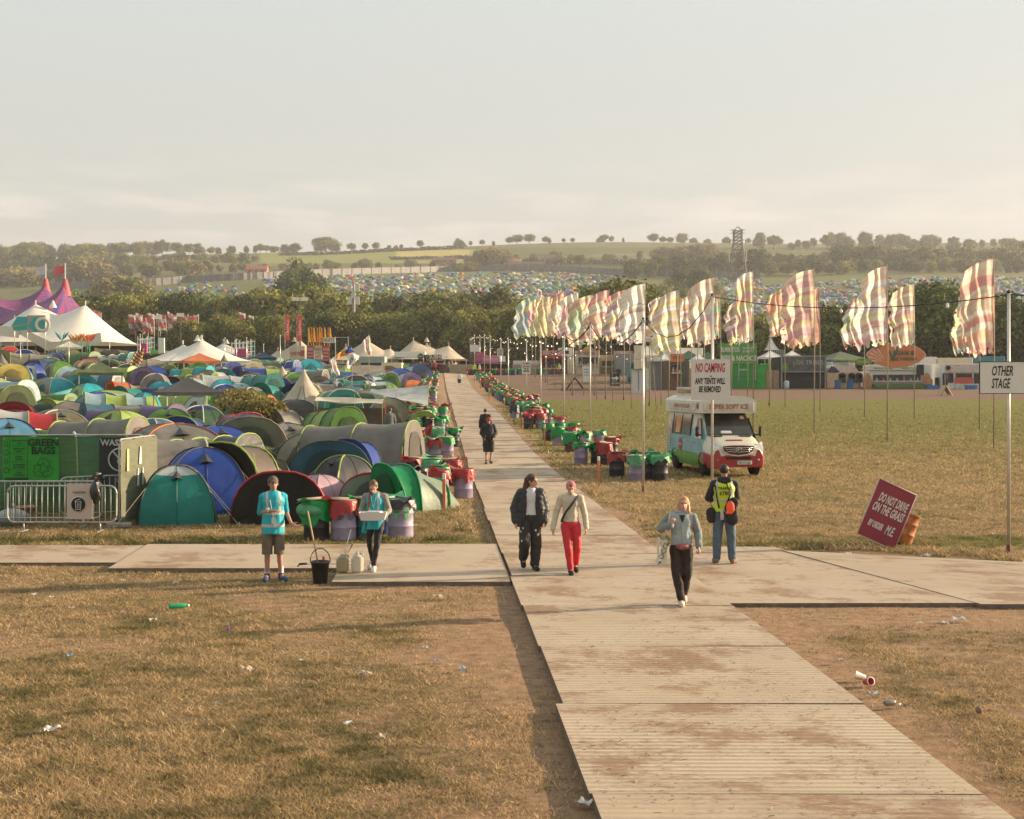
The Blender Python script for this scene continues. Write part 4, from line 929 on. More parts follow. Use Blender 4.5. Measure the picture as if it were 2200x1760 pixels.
def emb(parent,Y,off): 
    quadp(mat('teal_print',(.03,.38,.37),.7),[(36,667),(57,667),(57,695),(30,697),(24,686)],parent,Y,off,'printed_panel')
    quadp(mat('grey_print',(.36,.34,.33),.7),[(57,664),(95,664),(95,700),(57,700)],parent,Y,off+.03,'printed_panel')
    quadp(mat('teal_print',(.03,.38,.37),.7),[(60,686),(72,668),(93,670),(93,698),(70,698)],parent,Y,off,'printed_panel')
    q=MB(); c_=(xat(90,Y)-parent.location.x,Y-parent.location.y+off-.05,zat(684,Y)-parent.location.z)
    q.lathe([(.95,0),(.95,.05),(.55,.05),(.55,0)],20,0,Matrix.Translation(c_)@Matrix.Rotation(R(90),4,'X')); q.build('emblem_ring',mat('cream_print',(.7,.62,.5),.7),parent)
    quadp(mat('gold_print',(.5,.36,.12),.7),[(26,687),(57,682),(57,684),(26,690)],parent,Y,off-.04,'printed_stripe')
bn=thing('banner','tall teal and grey patterned banner before the big white tent','banner',(xat(60,165),165,gz(xat(60,165),165)))
emb(bn,165,0)
for a in (30,57,95): q=MB(); X=xat(a,165)-bn.location.x; q.tube([(X,.1,0),(X,.1,zat(664,165)-bn.location.z)],.05,5); q.build('post',ROPE,bn)
# striped circus big top
YB=230; ms=vcol('striped_membrane',rough=.6,trans=.15)
bx0,bx1=xat(-260,YB),xat(245,YB); cx=(bx0+bx1)/2; g=gz(xat(60,YB),YB); bt=thing('circus_tent','purple, blue and red striped circus big top with twin masts','circus tent',(cx,YB,g))
ze=zat(740,YB)-g; pk=[(xat(-45,YB-6)-cx,zat(602,YB-6)-g-ze),(xat(96,YB+4)-cx,zat(592,YB+4)-g-ze),(xat(137,YB-6)-cx,zat(592,YB-6)-g-ze)]
nx,ny=220,90; w=bx1-bx0; dp=44; V=[];C=[]
for j in range(ny+1):
    for i in range(nx+1):
        u,v=i/nx,j/ny; x=-w/2+w*u; y=(v-.5)*dp; best=0; ang=0; ff=0
        for n_i,(a,hh) in enumerate(pk):
            yy=y+(6 if n_i!=1 else -4); rx=(w/2-a) if x>a else (w/2+a)*.55 if n_i else (w/2+a)
            t=min(1,math.sqrt(((x-a)/rx)**2+(yy/(dp/2+4))**2)); z=hh*((1-t)**12*.20+(1-t)**.85*.80)
            if z>best: best=z; ang=math.atan2(yy,x-a); ff=t
        for n_i in (0,1):
            (a,ha),(c2,hc)=pk[n_i],pk[n_i+1]
            if a<=x<=c2:
                s_=(x-a)/(c2-a); ym=(-6,4,-6)[n_i]*(1-s_)+(-6,4,-6)[n_i+1]*s_; hr=(ha*(1-s_)+hc*s_)*(1-(.36 if n_i==0 else .5)*4*s_*(1-s_)*.5-.06); zz=hr*max(0,1-abs(y-ym)/(dp/2+4))**1.3
                if zz>best: best=zz; ang=(y-ym)*.22; ff=1
        z=best
        k=int((ang+PI)/(2*PI)*64)%4; far_=min(1,ff*1.6)
        c=[(.30,.06,.10),(.05,.06,.24),(.26,.06,.13),(.13,.05,.20)][k]; pu=(.34,.11,.20) if k%2==0 else (.24,.10,.25)
        V.append((x,y,ze+z)); C.append(c)
idx=np.arange((nx+1)*(ny+1)).reshape(ny+1,nx+1); Fq=np.stack([idx[:-1,:-1],idx[:-1,1:],idx[1:,1:],idx[1:,:-1]],-1).reshape(-1,4)
q=npmesh('canopy',np.array(V),Fq,ms,np.array(C),True); q.parent=bt
for i,(a,hh) in enumerate(pk):
    q=MB(); yy=(-6,4,-6)[i]; q.lathe([(1.1,ze+hh*.78),(.75,ze+hh*.9),(.35,ze+hh*1.03)],10,0,Matrix.Translation((a,yy,0))); q.build('mast_cone',mat('red_membrane',(.45,.08,.09),.6),bt)
    q=MB(); q.tube([(a,yy,0),(a,yy,ze+hh+3)],.12,6); q.build('mast',ROPE,bt)
    q=MB(); q.grid(lambda u,v:Vector((a-u*1.7,yy+.2*math.sin(u*5),ze+hh+1.3+v*1.5-.5*u)),6,3); q.build('pennant',mat('pennant_%d'%i,[(.5,.2,.3),(.6,.58,.55),(.6,.12,.12)][i],.7),bt)
# sand coloured stretch tents
peaks('stretch_tent','sand-coloured stretch tent on many poles left of the food signs',215,540,700,765,[(585,738),(632,716),(668,735)],14,CANB,None,1.3,cat='tent')
peaks('stretch_tent','sand-coloured stretch tent with two soft peaks above the blue flag',222,690,860,760,[(728,730),(772,716),(822,734)],14,CANB,None,1.3,cat='tent')
peaks('stretch_tent','sand-coloured stretch tent with sharp peaks behind the sushi stall',212,812,985,758,[(870,717),(905,730),(945,728)],15,CANB,None,1.3,cat='tent')
peaks('grey_marquee','grey pyramid marquee right of the peaked white one',185,425,530,748,[(470,722)],10,mat('grey_canvas',(.42,.41,.38),.7),None,1.2)
peaks('white_marquee','small white peaked tent far off under the trees',215,1608,1640,738,[(1622,707)],8,CANV,None,1.5)
# ---------------------------------------------------------------- stalls
def rect(name,label,cat,px0,py0,px1,py1,Y,depth,m,parts=None,ground=True,rz=0,group=None):
    """box stall seen as a shown-pixel rectangle"""
    X0,X1=xat(px0,Y),xat(px1,Y); cx=(X0+X1)/2; g=gz(cx,Y); zt=zat(py0,Y); zb=zat(py1,Y) if not ground else g
    o=thing(name,label,cat,(cx,Y,g if ground else min(g,zb)),rz,group); o['_']=0; del o['_']
    b=MB(); b.box((0,depth/2,(zt+zb)/2-o.location.z),(X1-X0,depth,zt-zb+.05),bev=.04); b.build('body',m,o); return o
def on(o,nm_,m,px0,py0,px1,py1,off=-.05,th=.08,Y=None):
    Y=Y or o.location.y; b=MB(); X0,X1=xat(px0,Y)-o.location.x,xat(px1,Y)-o.location.x; b.box(((X0+X1)/2,off,(zat(py0,Y)+zat(py1,Y))/2-o.location.z),(X1-X0,th,abs(zat(py0,Y)-zat(py1,Y)))); return b.build(nm_,m,o)
def word(o,s,px,py,hpx,m,off=-.12,sx=1.,shear=0,bold=.0,Y=None,maxw=None,line=1.):
    Y=Y or o.location.y; size=hpx*D*Y/F*1.38; t=text(s,size,m,o,(xat(px,Y)-o.location.x,off,zat(py,Y)-o.location.z),sx=sx,shear=shear,bold=bold*size,ext=.012,line=line)
    if maxw:
        w=t.dimensions.x/t.scale[0] if t.dimensions.x else 1; W_=maxw*D*Y/F; bb=[v.co.x for v in t.data.vertices]; w=max(bb)-min(bb); t.scale=(W_/w,1,1)
    return t
INK=mat('ink_black',(.02,.02,.02),.7); WHT=mat('paint_white',(.72,.69,.62),.6,.06); REDP=mat('paint_red',(.45,.03,.05),.6); 
GRN=mat('paint_green',(.03,.26,.05),.5,.12,2); DKG=mat('dark_glass',(.03,.03,.035),.2); ORG=mat('paint_orange',(.62,.20,.08),.6,.1,3)
WOOD=mat('pale_ply',(.42,.31,.20),.85,.2,3); DWOOD=mat('weathered_planks',(.14,.095,.07),.9,.3,3,.3,stretch=(1,1,6)); BLK=mat('black_cloth',(.03,.028,.026),.8,.3,2,.3); HESS=mat('hessian_screen',(.30,.25,.17),.95,.15,2,.3)
GREY=mat('stall_grey',(.25,.25,.24),.6,.1); PLUM=mat('pink_board',(.55,.20,.26),.6,.2,1.5); CREAMP=mat('paint_cream',(.68,.58,.42),.6,.1,2)
BLUEP=mat('paint_blue',(.03,.13,.32),.5); TEALP=mat('paint_teal',(.05,.22,.25),.6)
def counter(o,px0,py0,px1,py1,n=5):
    on(o,'serving_hatch',DKG,px0,py0,px1,py1,-.06,.06); on(o,'counter',WHT,px0-1,py1,px1+1,py1+1.6,-.3,.6)
    rr=random.Random(px0)
    for i in range(n):
        b=MB(); X=xat(px0+(px1-px0)*(i+.5)/n,o.location.y)-o.location.x; h=rr.uniform(.3,.7); b.lathe([(.12,0),(.14,h*.5),(.06,h*.8),(.05,h)],8,0,Matrix.Translation((X,-.15,zat(py1,o.location.y)-o.location.z))); b.build('bottle',mat('bottle_%d'%(i%3),[(.4,.3,.2),(.5,.1,.05),(.3,.32,.3)][i%3],.4),o)
YR=158
# green burrito stall
o=rect('food_container','bright green container stall with a tall green menu sign','food stall',1528,768,1612,820,YR,6,GRN); on(o,'sign_board',mat('sign_green',(.10,.30,.07),.6,.15,2),1515,723,1593,766,-.2,.12)
word(o,'BURRITOS',1536,737,10,WHT,-.3,bold=.02,maxw=40); word(o,'CHICKEN\nBURRITO',1575,737,5,WHT,-.3,maxw=24); word(o,'BEEF & NACHOS',1554,755,11,WHT,-.3,bold=.02,maxw=74)
word(o,'BURRITO',1566,779,4,WHT,-.1,maxw=18); on(o,'wall_rib',mat('green_rib',(.02,.18,.04),.5),1528,793,1612,794,-.05,.08); on(o,'door',mat('green_door',(.04,.32,.05),.5),1596,772,1611,819,-.04,.06)
for a in (1520,1555,1590): on(o,'sign_post',ROPE,a,766,a+1,800,.0,.08)
o=rect('screen_fence','tan ply screen between the green stall and black stall','fence',1612,780,1645,820,YR+.4,.1,WOOD); on(o,'frame_post',DWOOD,1627,780,1628,820,-.03,.05)
rect('skip','lime green bin top behind the tan screen','bin',1606,766,1620,780,YR+5,2,mat('lime_plastic',(.14,.50,.05),.5))
for a,b_,lab in ((1598,1646,'left of'),(1645,1690,'right of')):
    w=(b_-a)*D*(YR+10)/F; X=xat((a+b_)/2,YR+10); g=gz(X,YR+10); gazebo(0,0,w*.9,zat(738,YR+10)-g,'white',.2,'white peaked gazebo showing '+lab+' the tan screen',(X,YR+10,g),leg=zat(752,YR+10)-g)
o=rect('food_stall','black framed stall with a dark banner and black curtain','food stall',1642,752,1737,822,YR,5,BLK); on(o,'banner',mat('banner_dark_grey',(.10,.10,.10),.7,.3,2),1645,752,1737,782,-.3,.08); on(o,'frame_beam',GREY,1643,782,1738,784,-.35,.15); on(o,'frame_beam',GREY,1643,749,1738,751.5,-.35,.15)
for a in (1643,1735): on(o,'frame_post',GREY,a,750,a+3,822,-.35,.15)
word(o,'LOS TRIBES',1700,764,9,mat('paint_grey',(.40,.40,.38)),-.4,maxw=62)
on(o,'leaf_print',mat('leaf_green',(.12,.25,.05)),1646,765,1658,780,-.4,.04); on(o,'leaf_print',mat('leaf_green',(.12,.25,.05)),1674,757,1680,764,-.4,.04); on(o,'leaf_print',mat('leaf_green',(.12,.25,.05)),1724,770,1730,776,-.4,.04)
x,y,z=place(1656,YR-1.5); o=thing('water_barrel','pale blue plastic barrel before the black curtain','barrel',(x,y,z)); b=MB(); b.lathe([(.01,0),(.28,0),(.32,.2),(.32,.75),(.27,.92),(.01,.94)],14); b.build('body',mat('pale_blue_plastic',(.42,.55,.6),.4),o); b=MB(); b.lathe([(.07,.93),(.07,.99),(.01,.99)],8); b.build('lid',WHT,o)
# cream canopy cafe
o=rect('cafe_tent','cream cafe tent with three dark menu boards','food stall',1740,786,1812,822,YR+.5,5,WOOD)
q=MB(); Y=YR+.5; pts=[(1740,786),(1745,775),(1763,768),(1800,772),(1812,786)]; v=[(xat(a,Y)-o.location.x,0,zat(b_,Y)-o.location.z) for a,b_ in pts]; v+=[(a,5,c_) for a,_,c_ in v]; q.add(v,[(0,1,2,3,4),(9,8,7,6,5)]+[(i,i+5,(i+1)%5+5,(i+1)%5) for i in range(5)]); q.build('canopy',mat('canopy_cream',(.62,.52,.42),.7),o)
quadp(mat('navy_cloth',(.04,.05,.10),.7),[(1741,784),(1750,771),(1757,773),(1768,783),(1760,785)],o,Y,-.1,'navy_flap')
for a in (1773,1793,1809): 
    on(o,'menu_board',BLK,a-7,790,a+7,806,-.12,.06)
    b=MB(); X=xat(a,Y)-o.location.x; r_=7*D*Y/F; b.lathe([(.01,-.03),(r_,-.03),(r_,.03),(.01,.03)],14,0,Matrix.Translation((X,-.12,zat(790,Y)-o.location.z))@Matrix.Rotation(R(90),4,'X')@Matrix.Diagonal((1,.75,1,1))); b.build('menu_board_top',BLK,o)
on(o,'tent_wall',mat('orange_tan_wall',(.58,.40,.26),.8),1741,786,1765,821,-.06,.05)
def wheelie(px,Y,c,c2,label):
    x,y,z=place(px,Y); o=thing('wheelie_bin',label,'bin',(x,y,z)); b=MB(); b.add([(-.25,-.28,.06),(.25,-.28,.06),(.25,.28,.06),(-.25,.28,.06),(-.3,-.36,.98),(.3,-.36,.98),(.3,.36,.98),(-.3,.36,.98)],[(0,3,2,1),(4,5,6,7),(0,1,5,4),(1,2,6,5),(2,3,7,6),(3,0,4,7)]); b.build('body',c,o)
    b=MB(); b.box((0,-.02,1.02),(.66,.8,.09),bev=.03); b.tube([(-.28,.4,1.0),(.28,.4,1.0)],.025,6); b.build('lid',c2,o)
    for s in (-1,1): b=MB(); b.lathe([(.01,-.03),(.1,-.03),(.1,.03),(.01,.03)],12,0,Matrix.Translation((s*.28,.25,.1))@Matrix.Rotation(R(90),4,'Y')); b.build('wheel',INK,o)
wheelie(1764,YR-2,BLUEP,GRN,'blue wheelie bin with green bag under the lid by cafe'); wheelie(1790,YR-2,BLUEP,BLUEP,'plain blue wheelie bin by the cafe tent')
# vegan trailer with the orange oval sign
o=rect('food_trailer','white vegan food trailer under a huge orange oval sign','food trailer',1832,768,1960,816,YR,3.2,mat('trailer_white',(.66,.66,.62),.5,.06))
Y=YR; 
def oval(px,py,rx,ry,m,off,nm_,tip=0,th=.08):
    q=MB(); n=28; pts=[]
    for i in range(n):
        a=2*PI*i/n; c_,s_=math.cos(a),math.sin(a); k=(abs(c_)**1.0)
        pts.append(((xat(px,Y)-xat(0,Y)-xat(0,Y)*0)*0+ (rx*D*Y/F)*math.copysign(abs(c_)**(1-.0),c_), (ry*D*Y/F)*math.copysign(abs(s_)**(1.35 if tip else 1),s_)))
    q.prism(pts,th,0,Matrix.Translation((xat(px,Y)-o.location.x,off,zat(py,Y)-o.location.z))); return q.build(nm_,m,o)
oval(1884,748,63,27,mat('sign_rim_white',(.6,.55,.48)),-.5,'sign_rim',1); oval(1884,748,61,25.5,ORG,-.6,'oval_sign',1)
for i,a in enumerate(range(0,70,14)):
    q=MB(); c_=(xat(1862,Y)-o.location.x,-.66,zat(762,Y)-o.location.z); r1,r2=.5,2.6-.0*i; A=R(180-a-8);B=R(180-a-2); q.prism([(math.cos(A)*r1,math.sin(A)*r1),(math.cos(A)*r2*.85,math.sin(A)*r2*.72),(math.cos(B)*r2*.85,math.sin(B)*r2*.72),(math.cos(B)*r1,math.sin(B)*r1)],.03,0,Matrix.Translation(c_)); q.build('sun_ray',mat('pale_ray',(.68,.45,.32)),o)
GT=mat('sign_text_green',(.04,.13,.06)); word(o,'EGAN &',1899,744,10,GT,-.72,maxw=44,bold=.02); word(o,'EGETARIAN',1899,756,7,GT,-.72,maxw=54,bold=.015)
q=MB(); X=lambda a:xat(a,Y)-o.location.x; Z=lambda b_:zat(b_,Y)-o.location.z
q.prism([(X(1868),Z(739)),(X(1872),Z(741)),(X(1876),Z(752)),(X(1884),Z(732)),(X(1889),Z(729)),(X(1878),Z(760)),(X(1874),Z(760))],.03,0,Matrix.Translation((0,-.72,0))); q.build('letter_v',GT,o)
word(o,'FOOD JUST LIKE',1852,728,4,mat('brown_ink',(.15,.06,.03)),-.72,maxw=34).rotation_euler=(R(90),R(-28),0)
oval(1813,762,20,8,mat('rim_orange',(.6,.3,.1)),-.8,'small_sign_rim',1); oval(1813,762,18.5,7,GRN,-.88,'small_sign',1); word(o,'FALAFELS',1813,762,6,mat('sign_yellow',(.6,.42,.1)),-.95,maxw=27,bold=.02)
on(o,'fascia',WHT,1815,772,1935,779,-.25,.1); word(o,'Nutritious Creations',1858,775,4.5,mat('small_green',(.05,.2,.06)),-.33,maxw=40); word(o,'Healthy Foods',1912,775,4.5,mat('small_green',(.05,.2,.06)),-.33,maxw=32); on(o,'green_stripe',GRN,1815,779,1935,780,-.28,.06)
counter(o,1838,789,1938,802,7)
for a in (1824,1949): oval(a,805,10,20,mat('side_sign_rim',(.4,.3,.25)),-.4,'side_sign_rim',1); oval(a,805,8.5,18,mat('orange_wood',(.45,.20,.09),.7,.2,3),-.48,'side_sign',1)
on(o,'menu_board',BLK,1928,768,1943,790,-.4,.06); on(o,'menu_board',BLK,1968,795,1983,815,-.1,.06); b=MB(); b.box((0,-.5,.25),(6.6,1.6,.5)); b.build('planter_skirt',mat('planter_greens',(.10,.16,.06),.9,.4,6),o)
o2=rect('trailer','white round-ended trailer part-hidden by the falafel sign','trailer',1798,783,1834,800,YR+3.5,2,WHT)
# trucks and things behind
def truck(label,px0,py0,px1,py1,Y,c,cab=None):
    o=rect('box_truck',label,'truck',px0,py0,px1,py1,Y,6,c,); w=xat(px1,Y)-xat(px0,Y)
    for s in (-1,1): b=MB(); b.lathe([(.01,-.12),(.42,-.12),(.42,.12),(.01,.12)],14,0,Matrix.Translation((s*w*.36,0,.42))@Matrix.Rotation(R(90),4,'X')); b.build('wheel',INK,o)
    if cab: on(o,'windscreen',DKG,px0+2,py0+3,px1-2,py0+9,-.05,.05)
    return o
truck('white box truck showing right of the orange oval sign',1937,752,1972,800,YR+9,WHT); truck('cream box truck with a green shutter behind the coffee stall',1974,754,2048,800,YR+9,CREAMP); truck('teal container behind the OTHER STAGE sign',2062,751,2116,800,YR+10,TEALP)
rect('office_cabin','long pale cabin roof behind the black framed stall','cabin',1750,764,1800,800,YR+12,5,mat('cabin_pale_blue',(.5,.55,.54)))
rect('office_cabin','pale blue cabin behind the black framed stall','cabin',1700,756,1752,800,YR+14,5,mat('cabin_blue_grey',(.42,.48,.48)))
x0=xat(1770,YR+8); g=gz(x0,YR+8); gazebo(0,0,6,zat(740,YR+8)-g,'moss',.3,'dark green army tent peak behind the cream cafe tent',(x0,YR+8,g),leg=zat(758,YR+8)-g)
# coffee stall
o=rect('coffee_stall','white coffee stall with a red panel and black COFFEE sign','food stall',1983,766,2064,824,YR-1,3.5,WHT); on(o,'fascia',mat('speckled_fascia',(.55,.45,.40),.7,.3,6),1990,768,2064,784,-.08,.06)
on(o,'serving_hatch',DKG,2012,786,2046,795,-.06,.06); on(o,'red_panel',mat('panel_red',(.55,.10,.07)),2010,795,2048,808,-.1,.06); on(o,'coffee_sign',INK,1984,786,1994,820,-.15,.06); word(o,'C\nO\nF\nF\nE\nE',1989,803,4.4,WHT,-.22,line=.82)
on(o,'menu_board',BLK,1996,786,2007,806,-.1,.05); on(o,'menu_board',BLK,2050,786,2061,808,-.1,.05); on(o,'brick_print_skirt',mat('brick_print',(.48,.50,.48),.7,.3,5),2010,808,2064,822,-.1,.05); oval(1990,775,5,5,BLK,-.1,'round_logo')
def aframe(label,px0,py0,px1,py1,m,txt=None,side=False,fm_=None,cat='signboard'):
    X_,Y,z=hit((px0+px1)/2*D,py1*D,30); w=(px1-px0)*D*Y/F; h=(py1-py0)*D*Y/F; o=thing('signboard',label,cat,(X_,Y,z)); fm_=fm_ or DWOOD
    if side:
        for s in (-1,1): b=MB(); b.tube([(s*w/2,0,0),(0,0,h)],.07,4); b.tube([(s*w/2,1.1,0),(0,1.1,h)],.07,4); b.add([(s*w/2,0,.1),(0,0,h),(0,1.1,h),(s*w/2,1.1,.1)],[(0,1,2,3)]); b.build('board',m,o)
    else:
        for s,nm_ in ((-1,'front_board'),(1,'rear_board')):
            b=MB(); b.box((0,0,0),(w,.04,h*.94),0,Matrix.Translation((0,s*.28,h*.53))@Matrix.Rotation(R(s*14),4,'X')); b.build(nm_,m,o)
            for e in (-1,1): b=MB(); b.box((0,0,0),(.05,.06,h),0,Matrix.Translation((e*w/2,s*.28,h*.5))@Matrix.Rotation(R(s*14),4,'X')); b.build('leg',fm_,o)
        if txt:
            for (s_,fx,fz,sz,mm) in txt: t=text(s_,sz*h,mm,o,(fx*w,-.28-.035+(fz-.53)*h*math.tan(R(14)),fz*h),rot=(R(90-14),0,0),ext=.01)
    return o
CH=mat('chalk',(.6,.58,.53),.8)
aframe('dark chalkboard with a white arrow pointing right',1285,782,1304,815,BLK,[('MUSIC',0,.88,.11,CH),('ICE\nCREAM',0,.3,.17,CH)])
s=bpy.data.objects[-1] if False else None
o=REGA=None
ob=[q for q in col.objects if q.get('label','').startswith('dark chalkboard')][0]; b=MB(); b.prism([(-.42,-.10),(.1,-.10),(.1,-.28),(.45,0),(.1,.28),(.1,.10),(-.42,.10)],.03,0,Matrix.Translation((0,-.34,1.25*ob.dimensions.z if ob.dimensions.z else 1.05))@Matrix.Rotation(R(-14),4,'X')); q=b.build('arrow',WHT,ob)
hh=33*D*ob.location.y/F; q.location=(0,0,0); b=None
q.data.transform(Matrix.Translation((0,0,0)))
aframe('dark A-shaped board seen edge-on on the wood chips',1193,795,1229,820,INK,side=True)
aframe('green and white poster board standing on the grass edge',1343,775,1368,826,mat('poster_mottle',(.42,.46,.38),.7,.5,5),fm_=WHT)
aframe('pale trestle A-frame beside the coffee stall',1980,812,2005,834,WOOD,side=True)
for a,l in ((1962,'left of'),(2044,'right of')):
    x,y,z=place(a,YR-3); o=thing('plastic_trough','blue plastic trough on the ground '+l+' the coffee stall','trough',(x,y,z)); b=MB(); b.lathe([(.01,.02),(.62,.02),(.7,.42),(.74,.42),(.74,.47),(.66,.47),(.58,.07),(.01,.07)],4,0,Matrix.Diagonal((1.3,.7,1,1))@Matrix.Rotation(PI/4,4,'Z'),sm=False); b.build('body',mat('trough_blue',(.03,.18,.45),.4),o)
# kiosk row left of the green stall
Yk=160
o=rect('kiosk','brown plank kiosk with an orange sign and glazed hatch','kiosk',1402,760,1452,815,Yk-8,4,DWOOD); on(o,'sign_board',ORG,1411,745,1440,762,-.1,.1); word(o,'TACOS',1426,753,6,mat('brown_ink',(.15,.06,.03)),-.2,maxw=20); counter(o,1414,769,1434,785,3); on(o,'door',mat('green_plank_door',(.05,.10,.07),.8),1437,765,1445,813,-.05,.05)
o=rect('kiosk','grey corrugated kiosk beside the brown plank one','kiosk',1368,760,1402,812,Yk-4,4,mat('corrugated_grey',(.28,.28,.27),.5,.15,2,.2,stretch=(8,1,1))); on(o,'roof_edge',WHT,1366,757,1404,761,-.3,.5)
o=rect('screen_fence','ply and stone panel behind the NO CAMPING sign','fence',1452,776,1530,818,Yk-4,.15,WOOD); on(o,'menu_board',mat('menu_pale',(.5,.46,.34)),1466,775,1477,803,-.08,.05); on(o,'frame_post',DWOOD,1480,772,1482,818,-.1,.08)
o=rect('toilet_block','pair of white toilet cubicles on the wood chips','toilet',1332,778,1357,822,140,1.4,mat('cubicle_white',(.55,.56,.54),.6,.1,4)); on(o,'door_gap',INK,1344,778,1344.8,821,-.02,.05); on(o,'roof',GREY,1331,776.5,1358,778.5,.6,1.6)
o=rect('truck_cab','dark teal lorry cab facing the field','lorry',1326,762,1354,800,170,5,TEALP); on(o,'windscreen',DKG,1329,766,1351,778,-.05,.05)
for a in (1331,1349): b=MB(); b.lathe([(.01,-.15),(.5,-.15),(.5,.15),(.01,.15)],14,0,Matrix.Translation((xat(a,170)-o.location.x,0,.5))@Matrix.Rotation(R(90),4,'X')); b.build('wheel',INK,o)
def gaz2(px0,px1,pyt,pye,Y,c,label):
    X=xat((px0+px1)/2,Y); g=gz(X,Y); gazebo(0,0,(px1-px0)*D*Y/F*.85,zat(pyt,Y)-g,c,.3,label,(X,Y,g),leg=zat(pye,Y)-g)
for a in ((1385,1412,742,758,172,'white','white gazebo left of the orange kiosk sign'),(1450,1490,745,760,175,'white','white gazebo right of the orange kiosk sign'),(1420,1480,738,756,180,'dkgreen','green peaked awning behind the orange kiosk sign'),(1340,1385,728,748,185,'cream','cream tent roof behind the lorry cab'),(1470,1510,740,756,182,'dkgreen','green canopy left of the green menu sign'),(1375,1402,730,748,190,'grey','grey gabled tent behind the corrugated kiosk')): gaz2(*a)
truck('large white box truck behind the middle flags',1370,728,1425,800,195,WHT); truck('white lorry box behind the NO CAMPING sign',1425,733,1480,800,200,WHT); truck('grey box lorry left of the lorry cab',1296,745,1335,800,205,GREY)
# row of stalls further left, at the far edge of the wood chips
Yf=205
o=rect('food_stall','red-signed stall with striped awning at the far side','food stall',1140,750,1195,786,Yf,5,DWOOD); on(o,'sign_board',mat('dusty_red_sign',(.50,.22,.20),.7,.4,5),1142,738,1182,750,-.1,.1); word(o,'PIZZA & SUB',1162,744,7,WHT,-.2,maxw=34); on(o,'awning',REDP,1138,751,1194,755,-.8,1.4); counter(o,1146,762,1186,775,4)
o=rect('caravan','white caravan roof above the red stall','caravan',1176,733,1208,752,Yf+8,3,WHT); on(o,'window',DKG,1183,739,1198,745,-.05,.05)
o=rect('fairground_stall','golden carved fairground stall with a triangular pediment','food stall',1213,738,1262,786,Yf+2,4,CREAMP); q=MB(); Y=Yf+2; q.prism([(xat(1224,Y)-o.location.x,zat(738,Y)-o.location.z),(xat(1252,Y)-o.location.x,zat(738,Y)-o.location.z),(xat(1238,Y)-o.location.x,zat(727,Y)-o.location.z)],.3,0,Matrix.Translation((0,-.2,0))); q.build('pediment',mat('gold_paint',(.62,.38,.12)),o); word(o,'SMOKED BBQ',1238,745,7,mat('brown_ink',(.15,.06,.03)),-.15,maxw=42); counter(o,1218,752,1258,768,5)
for a in (1216,1258): b=MB(); b.lathe([(.3,0),(.5,.5),(.2,1.0),(.35,1.3),(.2,1.7),(.01,1.9)],8,0,Matrix.Translation((xat(a,Y)-o.location.x,0,zat(738,Y)-o.location.z))); b.build('carved_finial',DWOOD,o)
o=rect('food_stall','stall with red and white sign boards left of the grey lorry','food stall',1262,748,1332,786,Yf+4,4,WOOD); on(o,'sign_board',mat('dusty_red_sign',(.50,.22,.20),.7,.4,5),1292,739,1332,749,-.1,.1); word(o,'GRILL',1312,744,6,WHT,-.2,maxw=22); counter(o,1268,760,1325,772,4)
o=rect('menu_sign','white menu panel with red frame before the fairground stall','signboard',1226,772,1242,796,175,.1,WHT); on(o,'frame_post',REDP,1242,770,1244,797,-.05,.1)
for i in range(3): on(o,'menu_text',GREY,1229,777+i*6,1239,778.5+i*6,-.03,.03)
rect('menu_sign','square white food poster hung high behind the cables','signboard',1335,728,1352,747,165,.2,CREAMP)
o=rect('screen_fence','hessian screen along the far wood chips','fence',1078,770,1140,790,Yf-2,.12,HESS); on(o,'frame_post',DWOOD,1105,769,1106,790,-.1,.1)
o=rect('white_canopy','long low white canopy above the hessian screen','canopy',1080,760,1142,768,Yf+4,4,WHT,ground=False)
for a in (1084,1110,1138): on(o,'post',ROPE,a,767,a+1,786,.1,.12)
o=rect('food_stall','dark stall under a pink patterned signboard','food stall',1000,762,1072,790,Yf,5,BLK); on(o,'sign_board',PLUM,1013,748,1050,764,-.1,.1); on(o,'sign_board',mat('magenta_board',(.40,.10,.18),.6,.3,3),1000,742,1022,762,-.15,.1); word(o,'CANDY FLOSS',1032,757,5,WHT,-.2,maxw=32); on(o,'sign_board',WHT,1051,750,1064,762,-.12,.08); on(o,'awning',mat('purple_cloth',(.25,.12,.18)),998,764,1072,767,-.8,1.4); counter(o,1008,770,1050,780,4)
rect('screen_fence','hessian screen between the sushi stall and pink stall','fence',945,768,1000,793,200,.12,HESS)
# sushi stall and neighbours
o=rect('sushi_stall','dark timber stall below a black sushi sign','food stall',880,768,945,793,200,4,DWOOD); on(o,'sign_board',INK,893,747,931,757,-.4,.1); word(o,'SUSHI',917,752,8,WHT,-.5,maxw=27,bold=.02); q=mat('small_green',(.05,.2,.06)); word(o,'Y',899,752,8,mat('letter_green',(.1,.4,.12)),-.5,bold=.02); Y=200; oval(886,751,6.5,6.5,mat('round_sign_brown',(.10,.07,.05)),-.4,'round_sign'); word(o,'EAT',886,751,3.5,WHT,-.5)
on(o,'open_front',mat('warm_interior',(.32,.17,.07),.8,.5,3),892,772,926,791,-.06,.06); counter(o,894,774,924,782,4); on(o,'awning',mat('purple_cloth',(.25,.12,.18)),888,764,935,768,-.6,1.2)
gaz2(862,905,748,762,206,'brown','dark peaked gazebo left of the sushi sign'); gaz2(838,872,746,760,208,'charcoal','grey peaked gazebo above the green container'); gaz2(928,952,750,764,206,'grey','grey gazebo right of the sushi sign')
o=rect('store_container','bright green shed left of the sushi stall','shed',845,768,868,788,196,3,mat('shed_green',(.14,.36,.10),.6)); rect('caravan','pale cream caravan behind the back tents','caravan',803,764,846,776,194,3,CREAMP,ground=False)
